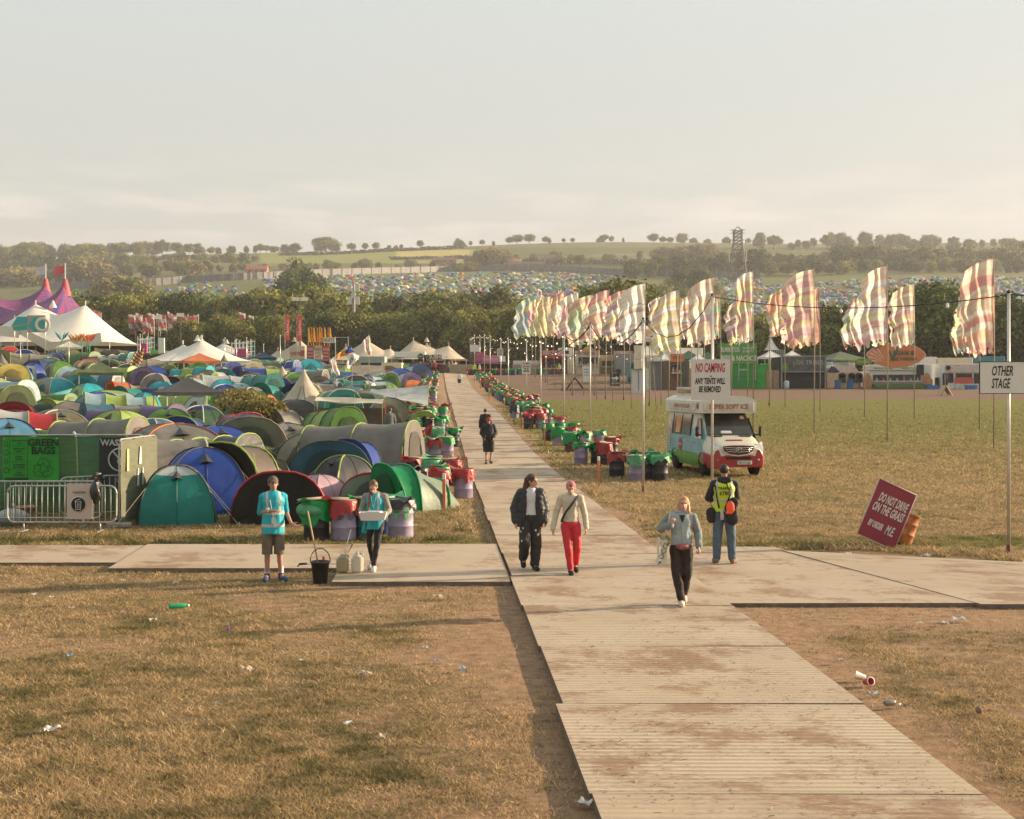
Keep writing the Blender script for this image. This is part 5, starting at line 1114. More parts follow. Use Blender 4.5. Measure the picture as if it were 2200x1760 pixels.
o=rect('horsebox_stall','dark green horsebox left of the sushi stall','food stall',866,762,884,792,198,4,mat('horsebox_green',(.05,.07,.05))); on(o,'window',GREY,869,766,880,775,-.05,.05)
o=rect('shipping_container','grey-green shuttered kiosk below the pale flag','kiosk',756,751,810,776,198,4,mat('pale_green_shutter',(.28,.36,.32),.6,.12,3)); on(o,'serving_hatch',DKG,760,764,808,776,-.05,.06)
rect('white_canopy','white canopy strip behind the sushi sign','canopy',830,741,895,752,206,4,WHT,ground=False)
# crepe and fries kiosk with tall signs
o=rect('crepe_kiosk','timber kiosk with big crepes sign and small flags','food stall',606,760,700,782,190,5,DWOOD)
on(o,'roof_edge',GREY,604,757,702,760,-.3,.5); SGN=mat('sign_tan',(.52,.46,.36),.7,.1)
on(o,'sign_board',SGN,610,729,642,757,-.1,.1); CR_=mat('crepe_red',(.40,.09,.08)); word(o,'CREPES',622,745,7,CR_,-.2,maxw=22,bold=.02); on(o,'round_emblem',CR_,633,738,641,750,-.18,.05)
for (a,b_,t,m_) in ((646,661,'CHICKEN',CR_),(662,678,'FRIES',SGN),(679,694,'POUTINE',CR_)):
    on(o,'sign_board',m_,a,728,b_,757,-.1,.1); word(o,t,(a+b_)/2,736,6,WHT if m_ is CR_ else CR_,-.2,maxw=b_-a-3); on(o,'sign_rule',WHT if m_ is CR_ else CR_,a+2,743,b_-2,744,-.17,.04); on(o,'sign_rule',WHT if m_ is CR_ else CR_,a+2,750,b_-2,751,-.17,.04)
counter(o,646,762,690,772,4)
for i,a in enumerate((649,655,660,667,672,676,683,690,694)):
    q=MB(); X=xat(a,190)-o.location.x; Z0=zat(728,190)-o.location.z; q.tube([(X,0,Z0),(X,0,Z0+2.6)],.04,4); q.grid(lambda u,v:Vector((X+u*.42*(1-v)**.6,.06*math.sin(u*4+v*3),Z0+.5+v*2.1)),4,8); q.build('flag',mat('flag_or' if i%2 else 'flag_ye',(.62,.16,.05) if i%2 else (.62,.42,.05),.6,.1,3,0,0,.3),o)
def feather(px0,px1,pyt,pyb,Y,label):
    x=xat(px0,Y); g=gz(x,Y); o=thing('feather_banner',label,'banner',(x,Y,g)); zt=zat(pyt,Y)-g; zb=zat(pyb,Y)-g; w=(px1-px0)*D*Y/F
    q=MB(); q.tube([(0,0,0),(0,0,zt*.96),(w*.3,0,zt),(w*.7,0,zt)],.04,5); q.build('pole',ROPE,o)
    q=MB(); q.grid(lambda u,v:Vector((w*u*(1-.25*max(0,v-.9)*10)+(.06*math.sin(v*60)*(u<.1)),.1*math.sin(u*3+v*9),zb+(zt-zb)*v)),6,24); q.build('cloth',mat('feather_red',(.50,.07,.06),.6,.1,3,0,0,.2),o)
    t=text('CREPES',w*.62,WHT,o,(w*.55,-.15,(zt+zb)/2),rot=(R(90),R(90),0),ext=.01); bb=[v.co.x for v in t.data.vertices]; t.scale=((zt-zb)*.6/(max(bb)-min(bb)),1,1)
feather(600,610,664,717,186,'left red feather banner reading CREPES'); feather(625,636,664,717,184,'right red feather banner reading CREPES')
o=thing('toilet_sign','white TOILETS sign between two tall poles','sign',(xat(675,188),188,gz(xat(675,188),188))); on(o,'sign_board',WHT,680,711,706,722,0,.1); word(o,'TOILETS',689,716.5,7,INK,-.1,maxw=30)
for a in (706,733): on(o,'post',ROPE,a-.6,709,a+.6,780,.1,.15)
on(o,'crossbar',ROPE,706,710,733,711,.1,.1)
# left field edge: cabins, flower poles, scaffolds
o=rect('portable_toilets','blue and teal portable toilet cabins below the stretch tent','toilet',556,757,592,778,186,3,TEALP); on(o,'roof',WHT,556,754,592,758,-.1,.3); on(o,'door',BLUEP,573,759,588,777,-.05,.05)
o=rect('white_van_roof','white box van roof at the left edge','van',-20,747,52,760,150,5,WHT,ground=False); on(o,'lower_body',mat('lilac_body',(.22,.18,.30)),-20,758,52,768,0,.3)
for i,(a,c) in enumerate(((130,(.05,.30,.35)),(156,(.6,.35,.05)),(162,(.62,.15,.08)),(172,(.5,.4,.06)),(183,(.6,.2,.06)),(188,(.6,.08,.06)))):
    Y=163; x=xat(a,Y); g=gz(x,Y); zt=zat(722 if i else 718,Y)-g; o=thing('flower_pole','x','sculpture',(x,Y,g),0,'flower poles before the big white tent'); cn_=['teal','yellow','orange','gold','amber','red'][i]
    tag(o,f'tall green-stemmed pole with {cn_} petals before the big white tent')
    q=MB(); q.tube([(0,0,0),(.05,0,zt)],.07,6); q.build('stem',mat('stem_green',(.05,.3,.07)),o)
    for k in range(7):
        q=MB(); A=R(k*51); q.add([(0,0,zt),(math.cos(A)*.4,math.sin(A)*.2-.05,zt+.7),(math.cos(A)*.95,math.sin(A)*.5,zt+1.15),(math.cos(A)*.5,math.sin(A)*.3+.05,zt+.45)],[(0,1,2,3)]); q.build('petal',mat('petal_'+cn_,c,.6,.1,3,0,0,.2),o)
def scaffold(px0,px1,pyt,Y,label):
    x=xat((px0+px1)/2,Y); g=gz(x,Y); w=(px1-px0)*D*Y/F; h=zat(pyt,Y)-g; o=thing('scaffold_tower',label,'scaffold',(x,Y,g)); r2=random.Random(px0)
    for i in range(6):
        X=-w/2+w*i/5
        for yy in (0,2): q=MB(); q.tube([(X,yy,0),(X,yy,h*r2.uniform(.85,1))],.05,4); q.build('upright',mat('scaffold_teal' if i%2 else 'scaffold_steel',(.15,.35,.33) if i%2 else (.45,.43,.4),.5),o)
    for k in range(4): q=MB(); q.tube([(-w/2,0,h*(.3+.17*k)),(w/2,0,h*(.3+.17*k))],.04,4); q.tube([(-w/2,0,h*(.3+.17*k)),(w/2,2,h*(.3+.17*k+.1))],.04,4); q.build('rail',ROPE,o)
    q=MB(); q.box((0,-.3,1.2),(w*.6,.3,2.4)); q.build('pink_hoarding',mat('pink_hoarding',(.50,.06,.18)),o)
scaffold(290,316,705,175,'scaffold tower with pink panels left of the white marquee'); scaffold(488,530,712,176,'scaffold tower with pink panels right of white marquee')
o=rect('menu_sign','tall white and lime board left of the white marquee','signboard',333,712,346,748,172,.3,WHT); on(o,'lime_panel',mat('lime_board',(.2,.5,.06)),318,737,333,748,0,.1)
peaks('grey_marquee','pale stage roof behind the peaked white marquee',200,395,450,745,[(422,714)],8,mat('grey_canvas',(.42,.41,.38),.7),None,1.2)
# hedge in front of the big white tent
o=thing('clipped_hedge','long low clipped hedge at the foot of the big white tent','hedge',(xat(170,158),158,gz(xat(170,158),158))); r=np.random.default_rng(4); n=5000; q=np.stack([(r.random(n)-.5)*21,r.normal(size=n)*.4,r.random(n)*1.3],-1); u=r.normal(size=(n,3)); u/=np.linalg.norm(u,axis=1)[:,None]; v=np.cross(u,r.normal(size=(n,3))); v/=np.linalg.norm(v,axis=1)[:,None]
h_=npmesh('foliage',np.stack([q-u*.1,q+u*.1-v*.08,q+u*.1+v*.08,q-u*.1+v*.1],1).reshape(-1,3),np.arange(4*n).reshape(-1,4),LEAF[0],np.repeat(np.array([.09,.085,.03])*(.6+r.random(n))[:,None],4,0)); h_.parent=o
# far fluttering pink flags beyond the trees
rf=random.Random(2)
for i,a in enumerate((213,286,300,312,325,338,350,362,372,388,396,402,408,418,462,516,534,1140,1176,1210,1278)):
    up=a>1000; Y=(430 if not up else 470); x=xat(a,Y); g=gz(x,Y); zt=zat((665 if a<450 else 662) if not up else 612,Y)-g; hgt=rf.uniform(2.6,3.8) if up else rf.uniform(2.6,4.4); w=rf.uniform(.9,1.2) if up else rf.uniform(.9,1.8)
    if a<1000 : Y=292; x=xat(a,Y); g=gz(x,Y); zt=zat(662+rf.uniform(-4,6),Y)-g
    o=thing('festival_flag','x','flag',(x,Y,g),0,'distant pink flags by the trees'); reg(o,'distant pink and white tattered flag',zone(a*D),'flag','distant pink flags by the trees')
    q=MB(); q.tube([(0,0,0),(0,0,zt)],.06,4); q.build('pole',ROPE,o); sg=rf.uniform(-1,1)
    q=MB(); q.grid(lambda u,v:Vector((-w*u,.25*math.sin(u*5+sg+v*2),zt-hgt*v-u*.8*sg)),8,8,0,None,True,lambda u,v:0 if (v*1.6+u*.3+sg)%1<.6 else 1); q.build('cloth',[mat('far_flag_pink',(.55,.16,.16),.7,.2,2,0,0,.4),mat('far_flag_white',(.7,.6,.52),.7,.2,2,0,0,.4)],o)
# ---------------------------------------------------------------- tall patchwork flags
FC=vcol('flag_patchwork_cloth',rough=.75,trans=.68,spec=.1)
PAL=dict(pink=(.62,.20,.30),mag=(.55,.06,.22),cream=(.78,.68,.52),white=(.85,.80,.74),yellow=(.78,.62,.16),gold=(.66,.42,.08),orange=(.74,.27,.10),red=(.60,.07,.08),green=(.06,.36,.14),lime=(.45,.52,.16),mint=(.22,.58,.38),lilac=(.52,.38,.55),purple=(.30,.10,.30),brown=(.25,.12,.08),dark=(.10,.06,.08),blue=(.12,.20,.50),peach=(.80,.50,.34),tan=(.58,.42,.26))
FB=mat('bamboo_flagpole',(.30,.25,.18),.6,.2,4)
rg=random.Random(41)
def bigflag(px,base,top,bot,wl,pal,desc,pxb=None,lean=0,Yf=None,back=False):
    """px,top,bot: pole x, cloth top and bottom in photo pixels; base: foot; wl: reach to the left in photo pixels"""
    X,Y,z=hit(px if pxb is None else pxb,base,24); s=F/Y; xt=(px-1100)/s; o=thing('patchwork_flag','x','flag',(X,Y,z),0,'tall patchwork flags in the field')
    reg(o,desc,'in the row of field flags','flag','tall patchwork flags in the field')
    zt=(base-top)/s; zb=(base-bot)/s; w=wl*1.16/s; dx=xt-X
    q=MB(); q.tube([(0,0,-.2),(dx*.5+.02,0,zt*.5),(dx,0,zt+.12)],[.035,.03,.018],6); q.build('pole',FB,o)
    nu,nv=26,46; V=[];C=[]; r=random.Random(int(px)); ph=r.random()*6
    bands=[]; v=0
    while v<1: t_=r.choice([.012,.02,.035,.05,.075]); bands.append((v,v+t_,PAL[r.choice(pal)])); v+=t_
    sl_=.20+.05*r.random(); hh=zt-zb
    for j in range(nv+1):
        v=j/nv
        for i in range(nu+1):
            u=i/nu
            ww=w*(.88+.12*min(1,v*1.9))*(1-.10*max(0,v-.75)*4)
            fold=math.sin(u*19+ph+v*3.1)*.065+math.sin(u*9+ph*2-v*5)*.075+math.sin(u*37+v*9)*.03
            droop=u*.12*w+u**2.6*.34*w
            rag=(math.sin(u*23+ph)*.10+math.sin(u*51+ph*3)*.05)*(v**6)*hh*.4 - (math.sin(v*33+ph)*.05)*(u**5)*w*0
            x=dx*(1-.0*v)*(zt-v*hh)/zt - ww*u*(.96+.04*math.sin(v*21+ph)) + .05*math.sin(v*14+ph)*u
            x+=u*.12*w*math.sin(v*5+ph)*.6
            zc=zt-v*hh-droop*(1-v*.75)+rag*u
            V.append((x,fold*(.25+u)*1.6*(.6+w*.2),zc))
            t=(v+.02*math.sin(u*5))%1.0
            c=next((np.array(b[2])*.60+np.array((.92,.84,.76))*.40 for b in bands if b[0]<=t<b[1]),bands[-1][2])
            if u>.55 and r.random()<0: c=PAL['white']
            if i<1: c=PAL[pal[0]]
            C.append(np.array(c)*(.9+.2*r.random()))
    idx=np.arange((nu+1)*(nv+1)).reshape(nv+1,nu+1); Fq=np.stack([idx[:-1,:-1],idx[:-1,1:],idx[1:,1:],idx[1:,:-1]],-1).reshape(-1,4)
    # torn holes along the free edge
    keep=np.ones(len(Fq),bool)
    for j in range(nv):
        for i in range(nu):
            if i>nu-4 and vnoise(j*.5,i*.9+px,4)>.72: keep[j*nu+i]=False
            if j>nv-4 and vnoise(i*.7+px,j*.6,7)>.66: keep[j*nu+i]=False
    c_=npmesh('cloth',np.array(V),Fq[keep],FC,np.array(C),True); c_.parent=o; return o
P1=['orange','cream','peach','white','orange','tan','red']; 
bigflag(2135,964,556,760,66,P1,'tall orange and cream patchwork flag at the far right')
bigflag(2104,923,610,757,50,['red','white','lime','orange','green','cream'],'small red and white tattered flag behind the orange one')
bigflag(1964,902,611,742,50,['cream','tan','red','pink','white','gold'],'narrow cream and red striped flag above the oval sign')
bigflag(1906,949,572,741,62,['pink','lilac','white','lime','cream','mag','peach'],'tall pink and lilac striped flag')
bigflag(1855,897,640,742,42,['red','mint','yellow','brown','white','green'],'ragged red and mint flag behind the pink one',pxb=1858)
bigflag(1749,934,579,735,66,['yellow','gold','pink','peach','cream','mag','tan'],'broad golden yellow and pink flag')
bigflag(1760,886,620,742,70,['red','orange','gold','brown'],'dark red-edged flag behind the golden yellow one',pxb=1762)
bigflag(1684,876,621,722,32,['orange','white','gold','red'],'small orange and white flag left of golden one',pxb=1687)
bigflag(1618,932,584,734,36,['cream','orange','pink','white','peach','lime'],'slim cream and orange flag right of the cable pole')
bigflag(1606,880,640,737,44,['purple','mag','dark','white','yellow','orange'],'purple and white ragged flag behind the slim cream one')
bigflag(1533,917,598,740,52,['cream','tan','white','pink','lilac','peach'],'tall cream flag with pink hem above NO CAMPING sign')
bigflag(1548,885,632,727,26,['tan','red','peach','green','cream'],'narrow tan flag at the right of the cream one')
bigflag(1485,872,636,728,36,['orange','white','red','blue','cream'],'orange and white flag behind the cream one')
bigflag(1459,887,624,753,58,['yellow','lilac','lime','gold','cream','white'],'bright yellow and lilac flag left of the NO CAMPING sign',pxb=1464)
bigflag(1420,870,639,715,26,['orange','blue','white','red'],'small orange and blue flag behind the yellow one')
bigflag(1386,903,610,737,56,['white','dark','white','brown','lilac','cream'],'white flag with dark brown stripes')
bigflag(1395,882,700,735,34,['red','white','pink','cream'],'red and white scrap of flag under the brown-striped one',pxb=1411)
bigflag(1347,879,623,728,50,['lilac','red','yellow','purple','white','brown'],'lilac and purple banded flag',pxb=1357)
bigflag(1309,867,623,725,52,['pink','red','white','lime','orange','cream'],'pink and red flag with lime bands',pxb=1317)
bigflag(1273,859,634,740,52,['red','green','orange','mint','white','lime'],'red and green striped flag',pxb=1282)
bigflag(1242,851,629,724,44,['white','lilac','pink','cream','tan'],'pale lilac flag near the left end',pxb=1254)
bigflag(1215,845,628,720,36,['white','peach','cream','red','yellow'],'white and peach flag near the left end',pxb=1227)
bigflag(1184,834,637,722,34,['yellow','gold','mag','pink','lime'],'yellow and magenta flag near the left end',pxb=1193)
bigflag(1166,829,640,716,32,['lime','pink','yellow','cream'],'lime and pink flag second from the left end',pxb=1177)
bigflag(1150,817,637,722,46,['green','green','mint','lime','blue'],'green and blue flag at the left end of the row',pxb=1166)
bigflag(1130,809,660,720,22,['red','green','mag'],'dark red and green flag behind the leftmost green one',pxb=1150)
# checked, Catalan-style star, white lettered flags and pennants over the tents
def smallflag(name,label,pb,top,px,pts,m_or_fn,nu=12,nv=10,pole=True,cols=None):
    X,Y,z=hit(pb[0]*D,pb[1]*D,40); s=F/Y; o=thing(name,label,'flag',(X,Y,z))
    q=MB(); q.tube([(0,0,0),((px-pb[0])*D/s,0,(pb[1]-top)*D/s)],[.03,.015],5); q.build('pole',FB,o)
    P_=[Vector(((a-pb[0])*D/s,0,(pb[1]-b_)*D/s)) for a,b_ in pts]; V=[];C=[]
    for j in range(nv+1):
        for i in range(nu+1):
            u,v=i/nu,j/nv; p=(P_[0]*(1-u)+P_[1]*u)*(1-v)+(P_[3]*(1-u)+P_[2]*u)*v; V.append((p.x+.03*math.sin(v*9),.12*math.sin(u*8+v*3),p.z+.05*math.sin(u*6))); 
    idx=np.arange((nu+1)*(nv+1)).reshape(nv+1,nu+1); Fq=np.stack([idx[:-1,:-1],idx[:-1,1:],idx[1:,1:],idx[1:,:-1]],-1).reshape(-1,4)
    V=np.array(V)[Fq].reshape(-1,3); C=[]
    for j in range(nv):
        for i in range(nu): C+= [m_or_fn((i+.5)/nu,(j+.5)/nv)]*4
    c=npmesh('cloth',V,np.arange(len(V)).reshape(-1,4),FC,np.array(C)); c.parent=o; return o,s,P_
smallflag('checked_flag','orange and black checked flag left of the white marquee',(277,800),736,303,[(280,745),(303,733),(300,762),(272,774)],lambda u,v:(.03,.02,.02) if (int(u*7)+int(v*8))%2 else (.75,.42,.22),14,16)
def cat(u,v):
    if u>.62-.62*abs(v-.5)*2*.0 and u>.45+abs(v-.5): return (.02,.06,.25)
    return (.62,.08,.06) if int(v*9)%2 else (.72,.48,.08)
o,s,P_=smallflag('striped_star_flag','red and yellow striped flag with a white star on blue',(742,860),730,740,[(706,752),(733,729),(746,741),(712,757)],cat,24,18)
q=MB(); c_=(P_[0]+P_[1]+P_[2]+P_[3])/4; c_=Vector((P_[1].x*.75+c_.x*.25,-.35,P_[1].z*.5+P_[2].z*.5+.02)); st=[]
for i in range(10): a=PI/2+i*PI/5; r_=.11 if i%2==0 else .045; st.append((c_.x+math.cos(a)*r_,c_.z+math.sin(a)*r_))
q.prism(st,.02,0,Matrix.Translation((0,-.3,0))); q.build('star',WHT,o)
o,s,P_=smallflag('white_flag','slanting white flag lettered LUCID',(728,862),745,751,[(727,771),(742,742),(757,750),(735,778)],lambda u,v:(.72,.70,.68),8,8)
t=text('LUCID',.23,mat('navy_ink',(.03,.04,.12)),o,((P_[0].x+P_[1].x+P_[2].x+P_[3].x)/4,-.25,(P_[0].z+P_[1].z+P_[2].z+P_[3].z)/4),rot=(R(90),R(-62),0),ext=.01,bold=.01)
smallflag('tattered_flag','ragged pink and white flag on a tall pole above the tents',(778,850),705,776,[(762,722),(777,704),(783,745),(775,752)],lambda u,v:(.6,.36,.34) if vnoise(u*6,v*7,3)>.6 else (.75,.68,.62),10,14)
smallflag('pennant_flag','long pale pink pennant hanging between the tents',(716,845),752,694,[(693,762),(703,752),(716,788),(708,793)],lambda u,v:(.68,.52,.50) if vnoise(u*3,v*9,5)>.55 else (.75,.68,.66),6,16)
for i,(a,b_,t) in enumerate(((295,775,705),(145,780,722),(43,778,723),(590,790,707),(519,780,712),(473,770,712),(498,775,715),(555,772,725))):
    X,Y,z=hit(a*D,b_*D,60); o=thing('flagpole','x','pole',(X,Y,z),0,'bare white poles behind the tents'); reg(o,'thin bare white pole','standing behind the tents '+zone(a*D),'pole','bare white poles behind the tents'); q=MB(); q.tube([(0,0,0),(0,0,(b_-t)*D*Y/F)],[.06,.04],6); q.build('shaft',ROPE,o)
    q=MB(); q.ball((0,0,(b_-t)*D*Y/F),.08); q.build('finial',ROPE,o)
# ---------------------------------------------------------------- aluminium light poles along the path, cable and bulbs
ALU=mat('aluminium_tube',(.60,.57,.52),.38,.1,5,0,.55)
BULB=mat('lamp_glow',(1,.78,.5),.4,.02,emit=.9); CAB=mat('black_cable',(.015,.015,.015),.6)
tops=[]
for i,(a,b_,t) in enumerate(((2167,1189,628),(1530,1105,635),(1382,1058,686),(1268,955,694),(1212,930,715),(1162,903,728),(1131,868,725),(1092,865,722),(1076,842,724),(1053,820,718),(1041,808,716),(1031,803,718),(1019,800,717),(1014,797,722),(1010,795,724))):
    X,Y,z=hit(a,b_,15); h=(b_-t)*Y/F; o=thing('light_pole','x','pole',(X,Y,z),0,'aluminium poles carrying the light cable')
    wh=['carrying the OTHER STAGE board','carrying the NO CAMPING board','beside the nearest right bins'][i] if i<3 else 'along the right side of the path'
    reg(o,'slim aluminium pole',wh,'pole','aluminium poles carrying the light cable')
    rr=.034 if i<6 else .045
    q=MB(); q.tube([(0,0,0.02),(0,0,h)],[rr,rr*.9],10); q.build('tube',ALU,o); q=MB(); q.tube([(0,0,-.1),(0,0,.16)],[rr*1.25]*2,10); q.build('base_socket',mat('rusty_socket',(.14,.05,.03),.8),o)
    q=MB(); q.ball((0,0,h),rr*1.2); q.tube([(-.06,0,h-.05),(.06,0,h-.05)],.012,5); q.build('top_cap',CAB,o); tops.append(Vector((X,Y,z+h-.05)))
def cable(A,B,sag,label,r_=.016,n=18,bulbs=0,wob=0):
    o=thing('light_cable',label,'cable',tuple(A)); pts=[A.lerp(B,i/n)-Vector((0,0,sag*4*(i/n)*(1-i/n)))-A+Vector((0,0,wob*math.sin(i*2.1))) for i in range(n+1)]; q=MB(); q.tube(pts,r_,5); q.build('cord',CAB,o)
    for k in range(bulbs):
        p=pts[int((k+.5)/bulbs*n)]; q=MB(); q.lathe([(.012,0),(.016,-.03),(.036,-.06),(.032,-.10),(.01,-.12)],8,0,Matrix.Translation(p)); q.build('bulb',BULB if r_>.025 else mat('clear_bulb',(.8,.76,.7),.1),o)
cable(tops[0],tops[1],.28,'heavy black cable strung from the OTHER STAGE pole to next pole',.011,bulbs=3)
cable(tops[0],tops[0]+Vector((6,-1,.0)),.1,'black cable running off the right edge from the sign pole',.011)
cable(tops[1],tops[2],.75,'looping black cable between the NO CAMPING and bin poles',.013,wob=.02)
cable(tops[2],tops[3],.9,'black cable sagging left from the pole beside the bins',.022,bulbs=3); cable(tops[3],tops[4],.6,'black cable between the third and fourth poles',.022,bulbs=3)
for i in range(4,14): cable(tops[i],tops[i+1],.5,'string of small glowing bulbs between far poles, '+ORD[i-4]+' span',.03,bulbs=5)
for i,(xa,ya,xb,yb,za,zb) in enumerate(((1090,725,1270,700,110,75),(1010,720,1150,727,190,150),(1005,722,1130,735,200,140),(1270,738,1460,742,140,150),(1160,728,1260,738,130,120))):
    A=Vector(((xa-1100)*za/F,za,HC+(HY-ya)*za/F)); B=Vector(((xb-1100)*zb/F,zb,HC+(HY-yb)*zb/F)); cable(A,B,1.6,'sagging string of glowing bulbs over the wood chips, '+ORD[i]+' strand',.03,bulbs=8)
for i,(a,b_,t) in enumerate(((1143,806,728),(1150,810,727),(1160,812,724),(1172,822,726),(1208,838,728),(1230,850,730),(1277,850,722),(1455,868,730),(1437,865,728),(1498,905,735),(1512,872,728),(1571,870,724),(1653,872,715),(1395,872,700),(1340,860,722),(1301,858,728))):
    X,Y,z=hit(a,b_,60); o=thing('bare_flagpole','x','pole',(X,Y,z),0,'thin bare poles on the field'); reg(o,'thin bare wooden pole','on the field '+zone(a),'pole','thin bare poles on the field'); q=MB(); q.tube([(0,0,0),(.05,0,(b_-t)*Y/F)],[.05,.035],5); q.build('shaft',FB,o); q=MB(); q.tube([(0,0,-.1),(0,0,.25)],.08,6); q.build('ground_socket',mat('rusty_socket',(.14,.05,.03),.8),o)
# ---------------------------------------------------------------- sign boards
def board(parentlabel,name,px0,py0,px1,py1,pole_i,words,m,rim=None):
    T_p=tops[pole_i]; Y=T_p.y-.07; s=F/Y; cx=((px0+px1)/2-1100)/s; zc=HC+(HY-(py0+py1)/2)/s; w=(px1-px0)/s; h=(py1-py0)/s
    o=thing(name,parentlabel,'sign',(cx,Y,zc-h/2)); q=MB(); q.box((0,0,h/2),(w,.018,h)); q.build('panel',m,o)
    if rim:
        q=MB(); e=.012
        for a,b_,c_,d_ in ((0,h+e/2,w+2*e,e),(0,-e/2,w+2*e,e),(-w/2-e/2,h/2,e,h),(w/2+e/2,h/2,e,h)): q.box((a,0,b_),(c_,.03,d_))
        q.build('frame',rim,o)
    q=MB(); 
    for zz_ in (.12*h,.9*h): q.box((0,.05,zz_),(.12,.06,.03))
    q.build('bracket',CAB,o)
    for (s_,fx,fz,fh,fw,mm,sh) in words:
        t=text(s_,fh*h*1.35,mm,o,((fx-.5)*w,-.013,fz*h),sx=1,shear=sh,bold=.006*h,ext=.002); bb=[v.co.x for v in t.data.vertices]; t.scale=(fw*w/(max(bb)-min(bb)),1,1)
    return o
SIGNW=mat('sign_white',(.66,.62,.56),.55,.05,3); SRED=mat('sign_red',(.42,.02,.04),.6)
board('white NO CAMPING board on a pole above the ice cream van','notice_board',1485,772,1569,860,1,[('NO CAMPING',.48,.78,.23,.76,SRED,.18),('..',.5,.62,.10,.05,INK,0),('ANY TENTS WILL',.48,.46,.15,.78,INK,.18),('BE REMOVED',.47,.26,.15,.56,INK,.18)],SIGNW)
board('white OTHER STAGE board on a pole at the right edge','direction_sign',2105,778,2218,845,0,[('OTHER',.42,.70,.33,.40,INK,.25),('STAGE',.39,.30,.33,.36,INK,.25)],SIGNW,INK)
board('small distant NO CAMPING board among the path poles','notice_board',1121,776,1140,804,6,[('NO CAMPING',.5,.8,.16,.8,SRED,.1),('ANY TENTS\nWILL BE\nREMOVED',.5,.4,.13,.8,INK,.1)],SIGNW)
board('farthest small NO CAMPING board beside the pink stall','notice_board',1068,749,1081,766,8,[('NO CAMPING',.5,.8,.16,.8,SRED,.1),('ANY TENTS\nWILL BE\nREMOVED',.5,.4,.13,.8,INK,.1)],SIGNW)
board('blank back of a white board at far left pole','notice_board',1010,741,1030,756,11,[],SIGNW)
# leaning red board on an orange drum
X,Y,z=hit(1922,1180,20); o=thing('warning_board','tilted dark red DO NOT DRIVE ON THE GRASS board','sign',(X-.02,Y-.1,z)); s=F/Y
c1=[((a-1922)/s,(1183-b_)/s) for a,b_ in ((1889,1031),(1968,1068),(1920,1186),(1841,1150))]
q=MB(); q.prism(c1,.02); q.build('panel',mat('sign_dark_red',(.26,.035,.055),.55,.08,3),o)
q=MB(); 
for k in range(4): a,b_=c1[k],c1[(k+1)%4]; q.tube([(a[0],-.005,a[1]),(b_[0],-.005,b_[1])],.011,5)
q.build('rim',mat('rim_grey',(.5,.42,.4)),o)
ang=math.atan2(c1[1][1]-c1[0][1],c1[1][0]-c1[0][0]); wv=math.dist(c1[0],c1[1]); hv=math.dist(c1[0],c1[3]); cen=Vector((sum(a for a,_ in c1)/4,0,sum(b_ for _,b_ in c1)/4))
for (s_,fx,fz,fh,fw) in (('DO NOT DRIVE',.02,.22,.155,.76),('ON THE GRASS',0,.04,.155,.82),('BY ORDER',-.15,-.24,.11,.38),('M.E.',.24,-.24,.16,.22)):
    lx=fx*wv; lz=fz*hv; t=text(s_,fh*hv*1.35,SIGNW,o,(cen.x+lx*math.cos(ang)-lz*math.sin(ang),-.014,cen.z+lx*math.sin(ang)+lz*math.cos(ang)),rot=(R(90),-ang,0),shear=.15,bold=.006,ext=.002); bb=[v.co.x for v in t.data.vertices]; t.scale=(fw*wv/(max(bb)-min(bb)),1,1)
# ---------------------------------------------------------------- oil drum bins
RB=mat('red_bag',(.40,.035,.03),.42,.2,8,.5,0,.25,.6); GB2=mat('green_bag',(.0,.30,.06),.42,.2,8,.5,0,.25,.6); KB=mat('black_bag',(.02,.02,.02),.42,.2,8,.5,0,0,.6); PGB=mat('pale_green_bag',(.12,.45,.22),.42,.2,8,.5,0,.35,.6); BB=mat('blue_bag',(.05,.20,.5),.3,.2,8,.5,0,.25)
LID=mat('plywood_lid',(.42,.30,.22),.85,.3,4); 
DC={n_:mat('drum_'+n_,c_,.55,.3,3,.15) for n_,c_ in dict(purple=(.27,.22,.32),blue=(.06,.09,.24),dark=(.035,.03,.035),lilac=(.34,.28,.38),brown=(.14,.05,.05),teal=(.05,.14,.15),grey=(.22,.23,.26),yellow=(.45,.30,.05)).items()}
DM={}
def drum_mesh(c):
    if c in DM: return DM[c]
    b=MB(); b.lathe([(.01,.01),(.285,.01),(.29,.03),(.285,.28),(.298,.295),(.298,.305),(.285,.32),(.285,.575),(.298,.59),(.298,.60),(.285,.615),(.285,.86),(.296,.87),(.296,.885),(.27,.885),(.27,.3),(.01,.3)],22)
    o=b.build('drum',DC[c]); DM[c]=o.data; bpy.data.objects.remove(o); return DM[c]
BMs={}
